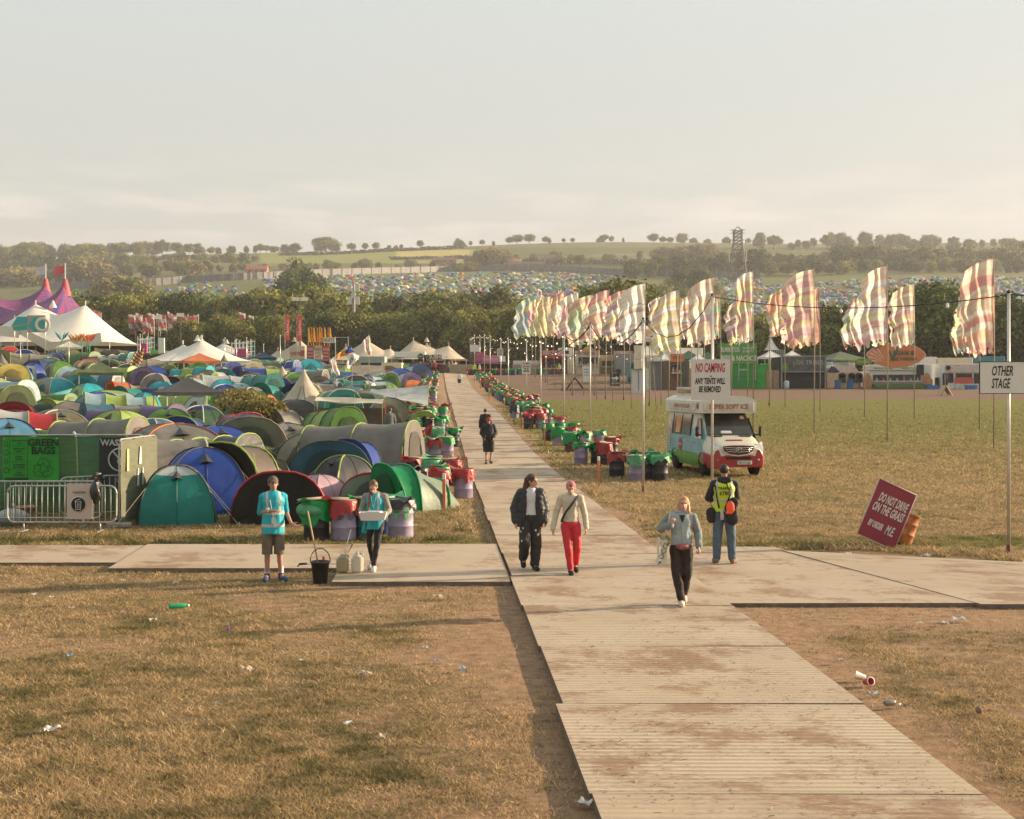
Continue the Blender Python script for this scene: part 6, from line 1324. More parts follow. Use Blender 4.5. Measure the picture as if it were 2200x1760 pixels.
def bag_mesh(k,m):
    if (k,m.name) in BMs: return BMs[k,m.name]
    r=random.Random(k); b=MB(); n=30; ph=[r.random()*6 for _ in range(4)]; dd=r.uniform(.14,.42) if k%5 else .5
    def f(u,v):
        a=2*PI*u; rag=.08*math.sin(3*a+ph[0])+.05*math.sin(7*a+ph[1])+.03*math.sin(13*a+ph[2])
        if v<.25: t=v/.25; rr=.20+.10*t; z=.80+.11*t
        elif v<.4: t=(v-.25)/.15; rr=.30+.03*t; z=.91+.01*math.sin(PI*t)-.015*t
        else: t=(v-.4)/.6; rr=.33+.035*math.sin(9*a+ph[3])*t+.03*t; z=.895-t*(dd+rag)
        return Vector((rr*math.cos(a),rr*math.sin(a),z))
    b.grid(f,n,12)
    for q in range(r.choice([1,2,2,3])):    # loose corners of plastic
        a=r.random()*6.3; R1=Matrix.Rotation(a,4,'Z'); t=r.uniform(.1,.22)
        b.add([(.26,-.14,.9),(.30,.16,.9),(.40+t*.5,.10,.92+t*r.uniform(.2,1.1)),(.36+t,-.08,.88+t*r.uniform(-.2,.9))],[(0,1,2,3)],0,True,R1)
    o=b.build('bag',m); BMs[k,m.name]=o.data; bpy.data.objects.remove(o); return BMs[k,m.name]
def lidm():
    b=MB(); b.lathe([(.01,.915),(.31,.915),(.315,.925),(.31,.94),(.01,.94)],22); o=b.build('lid',LID); d=o.data; bpy.data.objects.remove(o); return d
LDM=lidm(); LM=[]
rb=random.Random(77); BAGN={0:('red',RB),1:('green',GB2),2:('black',KB),3:('pale green',PGB)}
def bin_(x,y,dc,bag,desc=None,where='',lid=None,z=None,sc_=1.):
    z=gz(x,y) if z is None else z; o=thing('drum_bin','x','bin',(x,y,z),rb.random()*6.3,'painted oil drum bins'); o.scale=(sc_*.95,)*3
    c=bpy.data.objects.new('drum',drum_mesh(dc)); col.objects.link(c); c.parent=o
    if bag is not None:
        c=bpy.data.objects.new('bag',bag_mesh(rb.randrange(9),BAGN[bag][1])); col.objects.link(c); c.parent=o
    if lid if lid is not None else rb.random()<.65:
        c=bpy.data.objects.new('lid',LDM); col.objects.link(c); c.parent=o; c.location=(rb.uniform(-.08,.08),rb.uniform(-.08,.08),0); c.rotation_euler=(rb.uniform(-.08,.08),rb.uniform(-.08,.08),0)
    bn_=BAGN[bag][0]+'-bagged ' if bag is not None else 'bagless '
    reg(o,desc or f'{bn_}{dc} oil drum bin',where,'bin','painted oil drum bins'); return o
# the group by the volunteers
def atp(px,py,Y0=15): return hit(px,py,Y0)
x,y,z=atp(680,1160); n1=bin_(x,y,'dark',1,'black drum bin with a bulging green bag','behind the broom handle',True); b=MB(); b.ball((0,-.12,.68),(.40,.34,.20),0,10); q=b.build('bag_bulge',PGB,n1)
x,y,z=atp(738,1160); n2=bin_(x,y,'lilac',0,'lilac drum bin painted with blue spirals','beside the man in the turquoise vest',True); n2.rotation_euler=(0,0,0)
SP=mat('spiral_blue',(.06,.10,.22),.6)
for a in (-1.75,-.9,-2.6):
    q=MB(); pts=[]
    for i in range(34): t=i/33; an=t*4.5*PI; rr=.012+.085*t; az=a+PI*.0; u=rr*math.cos(an); w_=rr*math.sin(an); th=az+u/.29; pts.append((.292*math.cos(th),.292*math.sin(th),.60+w_*.9-.05))
    q.tube(pts,.008,4); q.build('painted_spiral',SP,n2)
x,y,z=atp(790,1158); bin_(x,y,'teal',1,'teal drum bin with a green bag','hidden behind the woman with the tray',True)
x,y,z=atp(818,1150); bin_(x,y+.2,'blue',3,'dull blue drum with a torn green bag','right behind the woman with the tray',False)
x,y,z=atp(861,1158); n3=bin_(x,y,'lilac',2,'lilac drum bin with green alien faces and black bag','right of the woman with tray',False); n3.rotation_euler=(0,0,0)
AG=mat('alien_green',(.10,.36,.13),.6)
for a in (-1.85,-1.0,-2.75):
    q=MB(); n=18; vs=[]
    for i in range(n): t=2*PI*i/n; u=.075*math.cos(t)*(1-.25*(math.sin(t)<0)*abs(math.sin(t))); w_=.12*math.sin(t)*(1 if math.sin(t)>0 else 1.15); th=a+u/.29; vs.append((.2945*math.cos(th),.2945*math.sin(th),.60+w_))
    q.add(vs,[tuple(range(n))]); fa=q.build('alien_face',AG,n3)
    for e in (-1,1):
        q=MB(); vs=[]
        for i in range(8): t=2*PI*i/8; u=e*.03+.012*math.cos(t); w_=.028*math.sin(t); th=a+u/.29; vs.append((.2965*math.cos(th),.2965*math.sin(th),.62+w_))
        q.add(vs,[tuple(range(8))]); ey=q.build('eye',INK,n3); ey.parent=fa
n4=None
# left row
def cluster(px,py,n,where,side):
    X,Y,z=hit(px,py,20); k=0
    for i in range(n):
        x=X+(i-(n-1)/2)*.66+rb.uniform(-.06,.06)+(0); y=Y+rb.uniform(-.25,.25)+ (.5 if i%2 else 0)
        bin_(x,y,rb.choice(['purple','lilac','dark','blue','brown','grey'] if side else ['purple','lilac','grey','dark','purple']),rb.choices([0,1,2,3],[5,5,.5,1.6])[0],None,where)
for (a,b_,n) in ((966,1074,2),(920,1068,2),(905,1040,2),(952,1046,2),(940,985,2),(897,990,3),(958,962,2),(915,960,2),(920,935,3),(955,928,1),(905,915,2),(940,906,2)): cluster(a,b_,n,'near the front of left bin row',0)
y=84
while y<186: 
    x0=pcx(y)-4.6+ (y-84)*.006
    for i in range(rb.choice([2,2,3])): bin_(x0+i*.68+rb.uniform(-.1,.1),y+rb.uniform(-.3,.3),rb.choice(['purple','lilac','dark','grey','blue']),rb.choices([0,1,3],[4,6,1])[0],None,('midway along the left bin row' if y<130 else 'far along the left bin row'))
    y+=3.2+ (y-84)*.03
x,y,z=atp(957,897); bin_(x,y,'yellow',0,'yellow and purple painted drum with red bag','standing out from the left row',True)
# right row
for (a,b_,n,l) in ((1420,1036,1,1),(1385,1034,2,1),(1347,1026,2,1),(1402,1024,1,0),(1300,1000,1,1),(1265,1000,2,1),(1312,985,1,1),(1240,972,2,1),(1216,958,2,1),(1272,968,2,1),(1190,948,2,1),(1232,945,1,0),(1205,930,1,0),(1150,922,2,1),(1168,912,2,1),(1115,898,2,1),(1135,886,2,1),(1152,872,1,0)): cluster(a,b_,n,'near the front of right bin row',1)
y=82
while y<186:
    x0=pcx(y)+3.0
    for i in range(rb.choice([2,3,3])): bin_(x0+i*.68+rb.uniform(-.1,.1),y+rb.uniform(-.3,.3),rb.choice(['blue','dark','purple','brown','grey']),rb.choices([0,1,3],[5,5,1])[0],None,('midway along the right bin row' if y<130 else 'far along the right bin row'))
    y+=3.4+(y-82)*.03
for i,a in enumerate(range(1008,1110,8)): X=xat(a/D,198); bin_(X,198,rb.choice(['dark','blue','brown']),rb.choice([0,1]),None,'before the pink stall')
for i,a in enumerate((1112,1122,1150,1158,1168,1175,1182,1190,1198)): X=xat(a/D,201); bin_(X,201,rb.choice(['dark','blue','purple','teal']),rb.choice([0,1]),None,'before the far hessian screen')
# marker posts
MO=mat('marker_orange',(.55,.20,.09),.75,.15,4); MW=mat('marker_white',(.68,.64,.58),.7)
for i,(a,b_,h) in enumerate(((1286,1038,57),(1170,958,46),(1121,920,34),(1083,884,28),(1051,859,25),(1032,836,23),(1019,822,17),(1004,812,14),(954,1097,78),(940,990,50))):
    X,Y,z=hit(a,b_,15); hh=h*Y/F; o=thing('marker_post','x','post',(X,Y,z),0,'orange marker posts with white tops'); reg(o,'orange wooden marker post with a white top','beside the '+('left' if a<960 else 'right')+' row of bins','post','orange marker posts with white tops')
    q=MB(); q.box((0,0,hh*.4),(.09,.09,hh*.8+.1),bev=.01); q.build('shaft',MO,o); q=MB(); q.box((0,0,hh*.9),(.088,.088,hh*.2),bev=.012); q.build('white_top',MW,o)
# ---------------------------------------------------------------- waste compound fence and barriers
GALV=mat('galvanised_steel',(.42,.41,.39),.45,.2,8,0,.4); 
def netmat(name,c,al):
    return mat(name,c,.9,.22,2.2,.3,0,.25,.2,None,al,stretch=(1,1,7))
def heras(label,X0,Y0,X1,Y1,net,hgt=2.0,name='netted_fence_panel'):
    dx,dy=X1-X0,Y1-Y0; L_=math.hypot(dx,dy); o=thing(name.replace('_panel',''),label,'fence',(X0,Y0,gz(X0,Y0)+.0),math.atan2(dy,dx))
    q=MB(); r=.021; k=.12
    pts=[(0,0,.08),(0,0,hgt-k),(k*.3,0,hgt-k*.3),(k,0,hgt),(L_-k,0,hgt),(L_-k*.3,0,hgt-k*.3),(L_,0,hgt-k),(L_,0,.08)]; q.tube(pts,r,8); q.tube([(0,0,.18),(L_,0,.18)],r,8); q.tube([(0,0,1.05),(L_,0,1.05)],r*.6,6)
    for i in range(1,12): q.tube([(L_*i/12,.01,.18),(L_*i/12,.01,hgt)],.004,4)
    q.build('frame',GALV,o)
    q=MB(); q.grid(lambda u,v:Vector((L_*u,-.035-.010*math.sin(u*17+v*4)-.008*math.sin(v*9+u*3),.10+(hgt-.12)*v-.015*math.sin(u*22)*(v>.9))),40,24); q.build('netting',net,o)
    q=MB()
    for e in (0,L_): q.box((e,0,.06),(.24,.55,.12),bev=.03)
    q.build('foot_block',mat('concrete_block',(.30,.26,.22),.9,.2,6,.3),o); return o
NG=netmat('green_netting',(.055,.12,.05),.93); NB=mat('pale_green_netting',(.17,.17,.115),.85,.12,2.5,.4,0,.2,stretch=(1,1,4))
xa=-8.95; fz=gz(-9,33)
hb=heras('green netted fence panels behind the steel barriers',-13.6,34.0,-9.25,34.0,NG,2.05)
hs=heras('pale netted fence panel standing side-on with yellow tag',-9.14,31.4,-8.98,34.0,NB,2.05,'pale_fence_panel')
q=MB(); q.box((.42,-.062,1.55),(.13,.012,.52)); q.build('yellow_tag',mat('yellow_tag',(.62,.55,.20),.6),hs)
q=MB(); PT=mat('faded_print',(.55,.54,.44),.9,.2,5)
for (a,b_,c_,d_) in ((1.30,1.72,.20,.42),(1.14,1.2,.16,.42),(1.48,1.2,.16,.42),(1.32,.5,.05,.3)): q.prism([(a-c_/2,b_-d_/2),(a+c_/2,b_-d_/2),(a+c_*.25,b_+d_/2),(a-c_*.1,b_+d_/2)],.008,0,Matrix.Translation((0,-.060,-.1)))
q.build('faded_print',PT,hs)
def banner(label,x0,x1,z0,z1,m,Yb=33.9):
    o=thing('banner',label,'banner',((x0+x1)/2,Yb,fz+z0)); q=MB(); w=x1-x0; q.grid(lambda u,v:Vector((-w/2+w*u,-.015-.012*math.sin(u*9+v*5),(z1-z0)*v)),12,10); q.build('sheet',m,o)
    q=MB()
    for sx in (-1,1): q.lathe([(.01,0),(.02,0),(.02,.01),(.01,.01)],8,0,Matrix.Translation((sx*(w/2-.04),-.035,z1-z0-.04))@Matrix.Rotation(R(90),4,'X'))
    q.build('eyelet',GALV,o); return o
x0,x1=(6-1100)/F*33.9,(127-1100)/F*33.9
gb=banner('bright green GREEN BAGS recycling banner on netted fence',x0,x1,.86,2.0,mat('banner_green',(.03,.30,.03),.6,.08,3))
bw=x1-x0
for s_,fz_ in (('GREEN',.88),('BAGS',.70)):
    t=text(s_,.25,INK,gb,(bw*.23,-.05,1.14*fz_),sx=1,bold=.006,ext=.002)
for i,s_ in enumerate(('drink and food\ncans','plastic and\nglass','plastic\nbottles','newspapers\nand leaflets','clean\ncardboard')):
    t=text(s_,.066,INK,gb,(-bw*.20,-.05,1.14*(.90-.175*i)),ext=.001,bold=.001)
q=MB(); 
for a in (.10,.065): q.box((-bw*.25,-.04,1.14*a),(bw*.42,.004,.025))
for i in range(1,5): q.box((-bw*.25,-.04,1.14*(.99-.175*i)),(bw*.42,.003,.006))
q.box((-bw*.37,-.04,.66),(.006,.003,.9)); q.box((-bw*.05,-.04,.57),(.006,.003,1.1)); q.build('printed_rule',INK,gb)
q=MB(); 
for k in range(3):   # recycling arrows as outlines
    A=k*2*PI/3+PI/2; c_=Vector((bw*.23,-.045,.36)); rot=lambda x_,z_:(c_.x+x_*math.cos(A-PI/2)-z_*math.sin(A-PI/2),-.045,c_.z+x_*math.sin(A-PI/2)+z_*math.cos(A-PI/2))
    poly=[(-.16,.10),(-.07,.25),(.07,.25),(.13,.15),(.18,.18),(.13,.02),(.0,.08),(.04,.10),(.0,.16),(-.08,.05)]
    pts=[rot(x_,z_) for x_,z_ in poly]; q.tube(pts+[pts[0]],.006,4)
q.build('recycling_symbol',INK,gb)
for i in range(4):
    q=MB(); zc=1.14*(.85-.19*i); pts=[(-bw*.43+.06*math.cos(t)*(1 if i%2 else .6),-.045,zc+.07*math.sin(t)) for t in [k*PI/5 for k in range(11)]]; q.tube(pts,.005,4); q.build('printed_icon',INK,gb)
x0,x1=(213-1100)/F*33.9,(266-1100)/F*33.9
wb=banner('black WASTE banner half hidden by the side panel',x0,x1+.25,.80,2.0,mat('banner_black',(.03,.03,.032),.6,.08,3)); w2=x1+.25-x0; WG=mat('print_grey',(.50,.50,.48),.7)
t=text('WASTE',.21,WG,wb,(-w2/2+.05,-.05,1.06),align='LEFT',ext=.002,bold=.005)
q=MB(); q.lathe([(.30,0),(.30,.01),(.265,.01),(.265,0)],24,0,Matrix.Translation((.10,-.04,.64))@Matrix.Rotation(R(90),4,'X')); q.box((.10,-.045,.64),(.53,.006,.035),0,Matrix.Translation((.10,0,.64))@Matrix.Rotation(R(50),4,'Y')@Matrix.Translation((-.10,0,-.64))); q.ball((.12,-.04,.60),(.09,.01,.10)); q.build('prohibition_symbol',WG,wb)
t=text('no Food\nor Glass\nIN THE',.07,WG,wb,(.12,-.05,.16),ext=.001)
def barrier(label,x,y,w,rz=0,h=1.02):
    o=thing('crowd_barrier',label,'barrier',(x,y,gz(x,y)+.03),rz); k=.16; q=MB(); z0=.2; pts=[]
    for (cx_,cz_,a0) in ((w/2-k,h-k,0),(-w/2+k,h-k,90),(-w/2+k,z0+k,180),(w/2-k,z0+k,270)):
        for i in range(5): a=R(a0+i*22.5); pts.append((cx_+k*math.cos(a),0,cz_+k*math.sin(a)))
    q.tube(pts+[pts[0]],.02,8,cap=False); q.build('frame',GALV,o); q=MB(); n=int(w/.125)
    for i in range(1,n): X=-w/2+w*i/n; q.tube([(X,0,z0),(X,0,h)],.0085,5)
    s=q.build('bar',GALV,o); s['kind']='stuff'
    for s_ in (-1,1): q=MB(); q.tube([(s_*w*.35,0,z0),(s_*w*.35,0,.02)],.02,6); q.box((s_*w*.35,0,.01),(.05,.5,.015)); q.build('foot',GALV,o)
    return o
b1=barrier('front steel crowd barrier with a hanging litter sack board',(133-1100)/F*30.4,30.4,2.46); b2=barrier('second steel barrier overlapping behind the front one',(86-1100)/F*31.4,31.4,2.9,.0,1.05); b3=barrier('third steel barrier set at an angle by the banner',(195-1100)/F*32.4,32.6,1.6,.6,1.08)
o=thing('litter_board','cream litter board with bin symbol hung on front barrier','sign',((171-1100)/F*30.3,30.3,.32)); q=MB(); q.box((0,0,.40),(.57,.02,.78)); q.box((0,0,.01),(.60,.035,.03)); q.build('panel',mat('board_cream',(.55,.44,.37),.7,.08,3),o); q=MB(); q.lathe([(.01,0),(.175,0),(.175,.008),(.01,.008)],26,0,Matrix.Translation((-.02,-.018,.33))@Matrix.Rotation(R(90),4,'X')); q.build('symbol_rim',WHT,o)
q=MB(); q.lathe([(.01,0),(.16,0),(.16,.008),(.01,.008)],26,0,Matrix.Translation((-.02,-.026,.33))@Matrix.Rotation(R(90),4,'X')); q.build('symbol_disc',INK,o)
q=MB()
for a,b_ in (((-.055,.25),(-.06,.42)),((.055,.25),(.06,.42)),((-.055,.25),(.055,.25)),((-.075,.42),(.075,.43)),((-.02,.27),(-.02,.40)),((.02,.27),(.02,.40)),((-.06,.45),(.05,.49)),((-.075,.42),(-.06,.45))): q.tube([(a[0]-.02,-.036,a[1]-.04),(b_[0]-.02,-.036,b_[1]-.04)],.006,4)
q.build('bin_symbol',WHT,o); q=MB(); q.lathe([(.01,0),(.15,0),(.12,.012),(.01,.012)],18,0,Matrix.Translation((0,-.02,.60))@Matrix.Rotation(R(90),4,'X')@Matrix.Diagonal((1,.18,1,1))); q.build('slot',mat('slot_grey',(.25,.22,.20)),o)
o=thing('rubbish_bag','black bin bag tied over the front barrier','bag',((205-1100)/F*30.2,30.25,.55)); q=MB(); q.grid(lambda u,v:Vector((.075*math.cos(2*PI*u)*(.35+math.sin(PI*v)**.7)*(1+.35*math.sin(6*PI*u+v*7)),-.04+.07*math.sin(2*PI*u)*(.4+math.sin(PI*v)),.55*v+.10)),18,14); q.build('sack',KB,o); q=MB(); q.grid(lambda u,v:Vector((-.10+.3*u+.03*math.sin(v*9),-.02-.05*math.sin(u*7),.66+.14*math.sin(u*3+.2)*v+.03*math.sin(v*12+u*6))),8,8); q.build('loose_top',KB,o)
o=thing('cardboard_box','opened brown cardboard box behind the barriers','box',((55-1100)/F*32.2,32.2,gz(-11,32)),.5); q=MB(); q.box((0,0,.16),(.5,.36,.32)); q.build('body',mat('cardboard',(.32,.20,.12),.9,.15,3),o)
for s in (-1,1): q=MB(); q.add([(-.25,s*.18,.32),(.25,s*.18,.32),(.25,s*.34,.42),(-.25,s*.34,.42)],[(0,1,2,3)]); q.build('flap',mat('cardboard',(.32,.20,.12),.9,.15,3),o)
o=thing('rubbish_bag','clear half-full rubbish bag slumped by the cardboard box','bag',((28-1100)/F*31.8,31.8,gz(-11,32))); q=MB(); q.grid(lambda u,v:Vector((.36*math.cos(2*PI*u)*math.sin(PI*v)*(1+.12*math.sin(8*PI*u+3*v)),.24*math.sin(2*PI*u)*math.sin(PI*v),.20-.20*math.cos(PI*v)*(1+.1*math.sin(5*u*PI)))),24,12); q.build('sack',mat('clear_bag',(.45,.48,.46),.25,.2,6,.5,0,.3,.6),o); q=MB(); q.tube([(0,0,.38),(.03,0,.46),(-.02,.02,.52)],[.03,.02,.04],6); q.build('knot',mat('clear_bag',(.45,.48,.46),.25,.2,6,.5,0,.3,.6),o)
# ---------------------------------------------------------------- ice cream van
VC=(7.44,49.97); van=thing('ice_cream_van','cream, red and sky-blue ice cream van parked on the grass','van',(VC[0],VC[1],gz(*VC)+.02),R(8.7)); vm=[mat('van_cream',(.62,.58,.47),.35,.05,2,0,0,0,.5),mat('van_red',(.36,.03,.03),.35,.08,2,0,0,0,.5),mat('van_sky_blue',(.22,.42,.46),.4,.2,1.6,0,0,0,.5),mat('van_green',(.10,.30,.06),.4,.2,2,0,0,0,.5)]
st=[(-2.95,.78,.34,.74,.70),(-2.93,.90,.30,.98,.80),(-2.80,.97,.28,1.10,.86),(-2.45,.99,.27,1.24,.88),(-2.10,1.0,.27,1.37,.88),(-1.98,1.0,.27,1.44,.84),(-1.62,1.0,.27,1.84,.80),(-1.32,1.0,.27,2.18,.80),(-1.15,1.0,.27,2.30,.82),(0,1.0,.27,2.34,.88),(1.5,1.0,.28,2.34,.88),(2.80,.99,.30,2.34,.87),(2.90,.95,.34,2.28,.82)]
def sec(s,nz=16,nr=8):
    y,hw,z0,z1,ht_=s; pts=[]
    for i in range(nz+1):
        t=i/nz; z=z0+(z1-.06-z0)*t; belt=1.30; b_=min(1,max(0,(z-belt)/max(.01,z1-belt))) if z1>belt else 0; k=min(1,t*7)
        x=hw*(.94+.06*k**.5) - (hw-ht_)*(b_ if z1>1.5 else max(0,(t-.6)/.4)**1.5)
        pts.append((x,z))
    xe=pts[-1][0]
    for i in range(1,nr+1): t=i/nr; pts.append((xe*(1-t),z1-.06+.06*math.sin(min(1,t*3)*PI/2)+.03*math.sin(t*PI/2)))
    full=[(x,y,z) for x,z in pts]+[(-x,y,z) for x,z in pts[-2::-1]]; return full
q=MB(); S_c=[sec(s) for s in st]; n=len(S_c[0])
for k in range(len(S_c)-1):
    vs=S_c[k]+S_c[k+1]; b0=len(q.v); q.v+=vs
    for i in range(n-1):
        f=(i,i+1,n+i+1,n+i); c=[sum(vs[j][a] for j in f)/4 for a in range(3)]; x_,y_,z_=c
        if y_<-2.3: mi=1 if z_<.82 else 0
        elif y_<-1.95: mi=1 if z_<.8 else 0
        elif abs(x_)>.8: mi=3 if z_<.72 else (2 if z_<1.62 else 0)
        else: mi=0
        q.f.append(tuple(j+b0 for j in f)); q.m.append(mi); q.sm.append(True)
for S0,r in ((S_c[0],1),(S_c[-1],2)): q.add(S0,[tuple(range(n))],r)
q.build('body',vm,van)
WGL=mat('van_glass',(.05,.045,.04),.08,.5,1.2,0,0,0,.6)
def vquad(nm_,pts,m,th=.012,n_=(0,-1,0)):
    q=MB(); N_=Vector(n_).normalized()*th; k=len(pts); v=[Vector(p)+N_ for p in pts]+[Vector(p) for p in pts]; q.add(v,[tuple(range(k)),tuple(range(2*k-1,k-1,-1))]+[(i,i+k,(i+1)%k+k,(i+1)%k) for i in range(k)]); return q.build(nm_,m,van)
ws=vquad('windscreen',[(-.84,-2.03,1.42),(.84,-2.03,1.42),(.76,-1.36,2.16),(-.76,-1.36,2.16)],WGL,.05,(0,-1,.9))
vquad('dashboard_paper',[(-.35,-2.05,1.47),(.05,-2.05,1.47),(.03,-1.98,1.54),(-.33,-1.98,1.54)],WHT,.06,(0,-1,.9)); vquad('sticker',[(.50,-1.57,1.95),(.66,-1.57,1.95),(.64,-1.49,2.06),(.50,-1.49,2.06)],mat('pink_sticker',(.6,.35,.33)),.06,(0,-1,.9)); vquad('seat_shape',[(.1,-1.72,1.66),(.6,-1.72,1.66),(.55,-1.5,1.95),(.12,-1.5,1.95)],mat('van_interior_tan',(.22,.16,.11)),.055,(0,-1,.9))
for s in (-1,1):
    vquad('door_window',[(s*1.0,-1.90,1.30),(s*1.0,-1.05,1.30),(s*.865,-1.05,2.02),(s*.875,-1.42,2.02)],WGL,.02,(s,0,0))
    w=vquad('serving_window',[(s*1.0,-.45,1.36),(s*1.0,1.95,1.36),(s*.90,1.95,2.12),(s*.90,-.45,2.12)],WGL,.022,(s,0,0))
    for a in (-.45,.75,1.95): vquad('window_post',[(s*1.0,a-.03,1.36),(s*1.0,a+.03,1.36),(s*.90,a+.03,2.12),(s*.90,a-.03,2.12)],INK,.03,(s,0,0))
    vquad('poster',[(s*1.0,.85,1.42),(s*1.0,1.45,1.42),(s*.91,1.45,2.02),(s*.91,.85,2.02)],mat('orange_reflection',(.60,.28,.10),.5,.5,3),.03,(s,0,0))  # orange panel paints the serving window's reflections as a surface colour
    vquad('ice_cream_cone_print',[(s*1.0,2.25,.9),(s*1.0,2.32,.9),(s*.97,2.45,1.55),(s*.97,2.15,1.55)],mat('cone_print',(.55,.25,.10),.5,.3,4),.015,(s,0,0)); vquad('ice_cream_print',[(s*.97,2.48,1.55),(s*.97,2.12,1.55),(s*.93,2.2,1.9),(s*.93,2.4,1.9)],mat('scoop_print',(.65,.42,.32),.5,.2,4),.016,(s,0,0))
    vquad('round_badge',[(s*1.0,.85+.26*math.cos(t*PI/5),.98+.24*math.sin(t*PI/5)) for t in range(10)],vm[1],.016,(s,0,0)); t=text('TONYS',.14,WHT,van,(s*1.025,.85,.98),rot=(R(90),0,s*R(90)),ext=.002)
    t=text('SUPER SOFT ICE\nCREAM',.17,mat('print_pale_blue',(.5,.62,.62)),van,(s*1.02,1.05,1.22) if False else (s*1.02,.2,1.22),rot=(R(90),0,s*R(90)),ext=.002)
    q=MB(); q.tube([(s*.98,-1.75,1.42),(s*1.12,-1.85,1.44)],.03,6); q.box((s*1.17,-1.88,1.55),(.10,.16,.38),bev=.04); q.build('mirror',INK,van)
    q=MB(); q.box((s*.99,-1.0,1.12),(.04,.16,.05),bev=.015); q.build('door_handle',INK,van)
    # headlights
    vquad('headlight',[(s*.52,-2.90,.88),(s*.93,-2.86,.90),(s*.965,-2.60,1.22),(s*.80,-2.72,1.16),(s*.62,-2.86,1.04)],mat('headlight_glass',(.55,.55,.52),.1,.3,8,0,.2,0,.8),.03,(s*.35,-1,.2))
    q=MB(); q.lathe([(.01,0),(.055,0),(.055,.02),(.01,.02)],12,0,Matrix.Translation((s*.72,-2.93,.58))@Matrix.Rotation(R(90),4,'X')); q.build('fog_lamp',mat('headlight_glass',(.55,.55,.52),.1,.3,8,0,.2,0,.8),van)
    vquad('bonnet_vent',[(s*.30,-2.08,1.40),(s*.75,-2.08,1.385),(s*.72,-2.16,1.365),(s*.34,-2.17,1.375)],INK,.02,(0,-.3,1))
    for yy in (-1.95,1.62):
        Mx=Matrix.Translation((s*.88,yy,.36))@Matrix.Rotation(R(90)*s,4,'Y'); w=MB(); w.lathe([(.20,-.11),(.30,-.12),(.345,-.09),(.355,0),(.345,.09),(.30,.12),(.20,.11)],26,0,Mx); wh=w.build('wheel',mat('tyre',(.025,.022,.02),.85,.3,9,.3),van)
        w=MB(); w.lathe([(.01,.06),(.06,.09),(.07,.05),(.17,.05),(.205,.11),(.215,.11),(.215,.0),(.01,.0)],26,0,Mx)
        for k in range(8): w.box((0,0,0),(.03,.16,.02),0,Mx@Matrix.Rotation(k*PI/4,4,'Z')@Matrix.Translation((0,.11,.075)))
        rm=w.build('rim',mat('alloy',(.45,.43,.40),.35,.1,5,0,.6),wh)
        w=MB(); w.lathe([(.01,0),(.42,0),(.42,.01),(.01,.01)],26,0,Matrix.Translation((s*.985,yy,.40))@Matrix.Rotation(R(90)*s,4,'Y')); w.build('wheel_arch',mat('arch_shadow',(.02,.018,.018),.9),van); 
        w=MB(); pts=[(s*1.0,yy+.44*math.cos(t*PI/10),.38+.44*math.sin(t*PI/10)) for t in range(11)]; w.tube(pts,.035,5); w.build('arch_trim',vm[1] if yy<0 else vm[3],van)
q=MB(); q.prism([(-.56,1.07),(-.50,.90),(-.30,.80),(0,.77),(.30,.80),(.50,.90),(.56,1.07),(.2,1.10),(-.2,1.10)],.10,0,Matrix.Translation((0,-2.92,0))); gr=q.build('grille',mat('grille_dark_red',(.12,.02,.02),.5),van)
for i,z_ in enumerate((.87,.94,1.01)): q=MB(); w_=.42+.05*i; q.tube([(-w_,-2.985,z_+.02),(0,-3.0,z_),(w_,-2.985,z_+.02)],.013,6); q.build('grille_bar',mat('chrome',(.6,.58,.55),.15,.05,5,0,.9),gr)
q=MB(); pts=[(-.60,1.09),(-.54,.88),(-.32,.77),(0,.735),(.32,.77),(.54,.88),(.60,1.09)]; q.tube([(a,-2.97,b_) for a,b_ in pts],.025,6); q.build('grille_surround',vm[0],van)
q=MB(); Mx=Matrix.Translation((0,-3.01,.95))@Matrix.Rotation(R(90),4,'X'); q.lathe([(.085,0),(.10,0),(.10,.015),(.085,.015)],20,0,Mx)
for k in range(3): a=PI/2+k*2*PI/3; q.add([(0.02*math.cos(a+PI/2),-3.02,.95+.02*math.sin(a+PI/2)),(.09*math.cos(a),-3.02,.95+.09*math.sin(a)),(.02*math.cos(a-PI/2),-3.02,.95+.02*math.sin(a-PI/2)),(0,-3.04,.95)],[(0,1,3),(1,2,3)])
q.build('star_emblem',mat('chrome',(.6,.58,.55),.15,.05,5,0,.9),van)
q=MB(); q.box((0,-2.96,.66),(.9,.05,.07),bev=.02); q.build('air_intake',INK,van)
q=MB(); q.box((.22,-2.99,.50),(.52,.03,.13),bev=.01); pl=q.build('number_plate',WHT,van); text('FD17 LJC',.115,INK,van,(.22,-3.012,.50),bold=.002,ext=.001)
q=MB(); q.prism([(-.32,1.27),(-.22,1.24),(.22,1.24),(.32,1.27),(.26,1.32),(-.26,1.32)],.02,0,Matrix.Translation((0,-2.46,0))@Matrix.Rotation(R(-55),4,'X')@Matrix.Translation((0,0,-1.27))@Matrix.Translation((0,0,1.27)) if False else Matrix.Translation((0,-2.50,1.245))@Matrix.Rotation(R(-60),4,'X')@Matrix.Translation((0,-.01,-1.27))); q.build('bonnet_badge',vm[1],van)
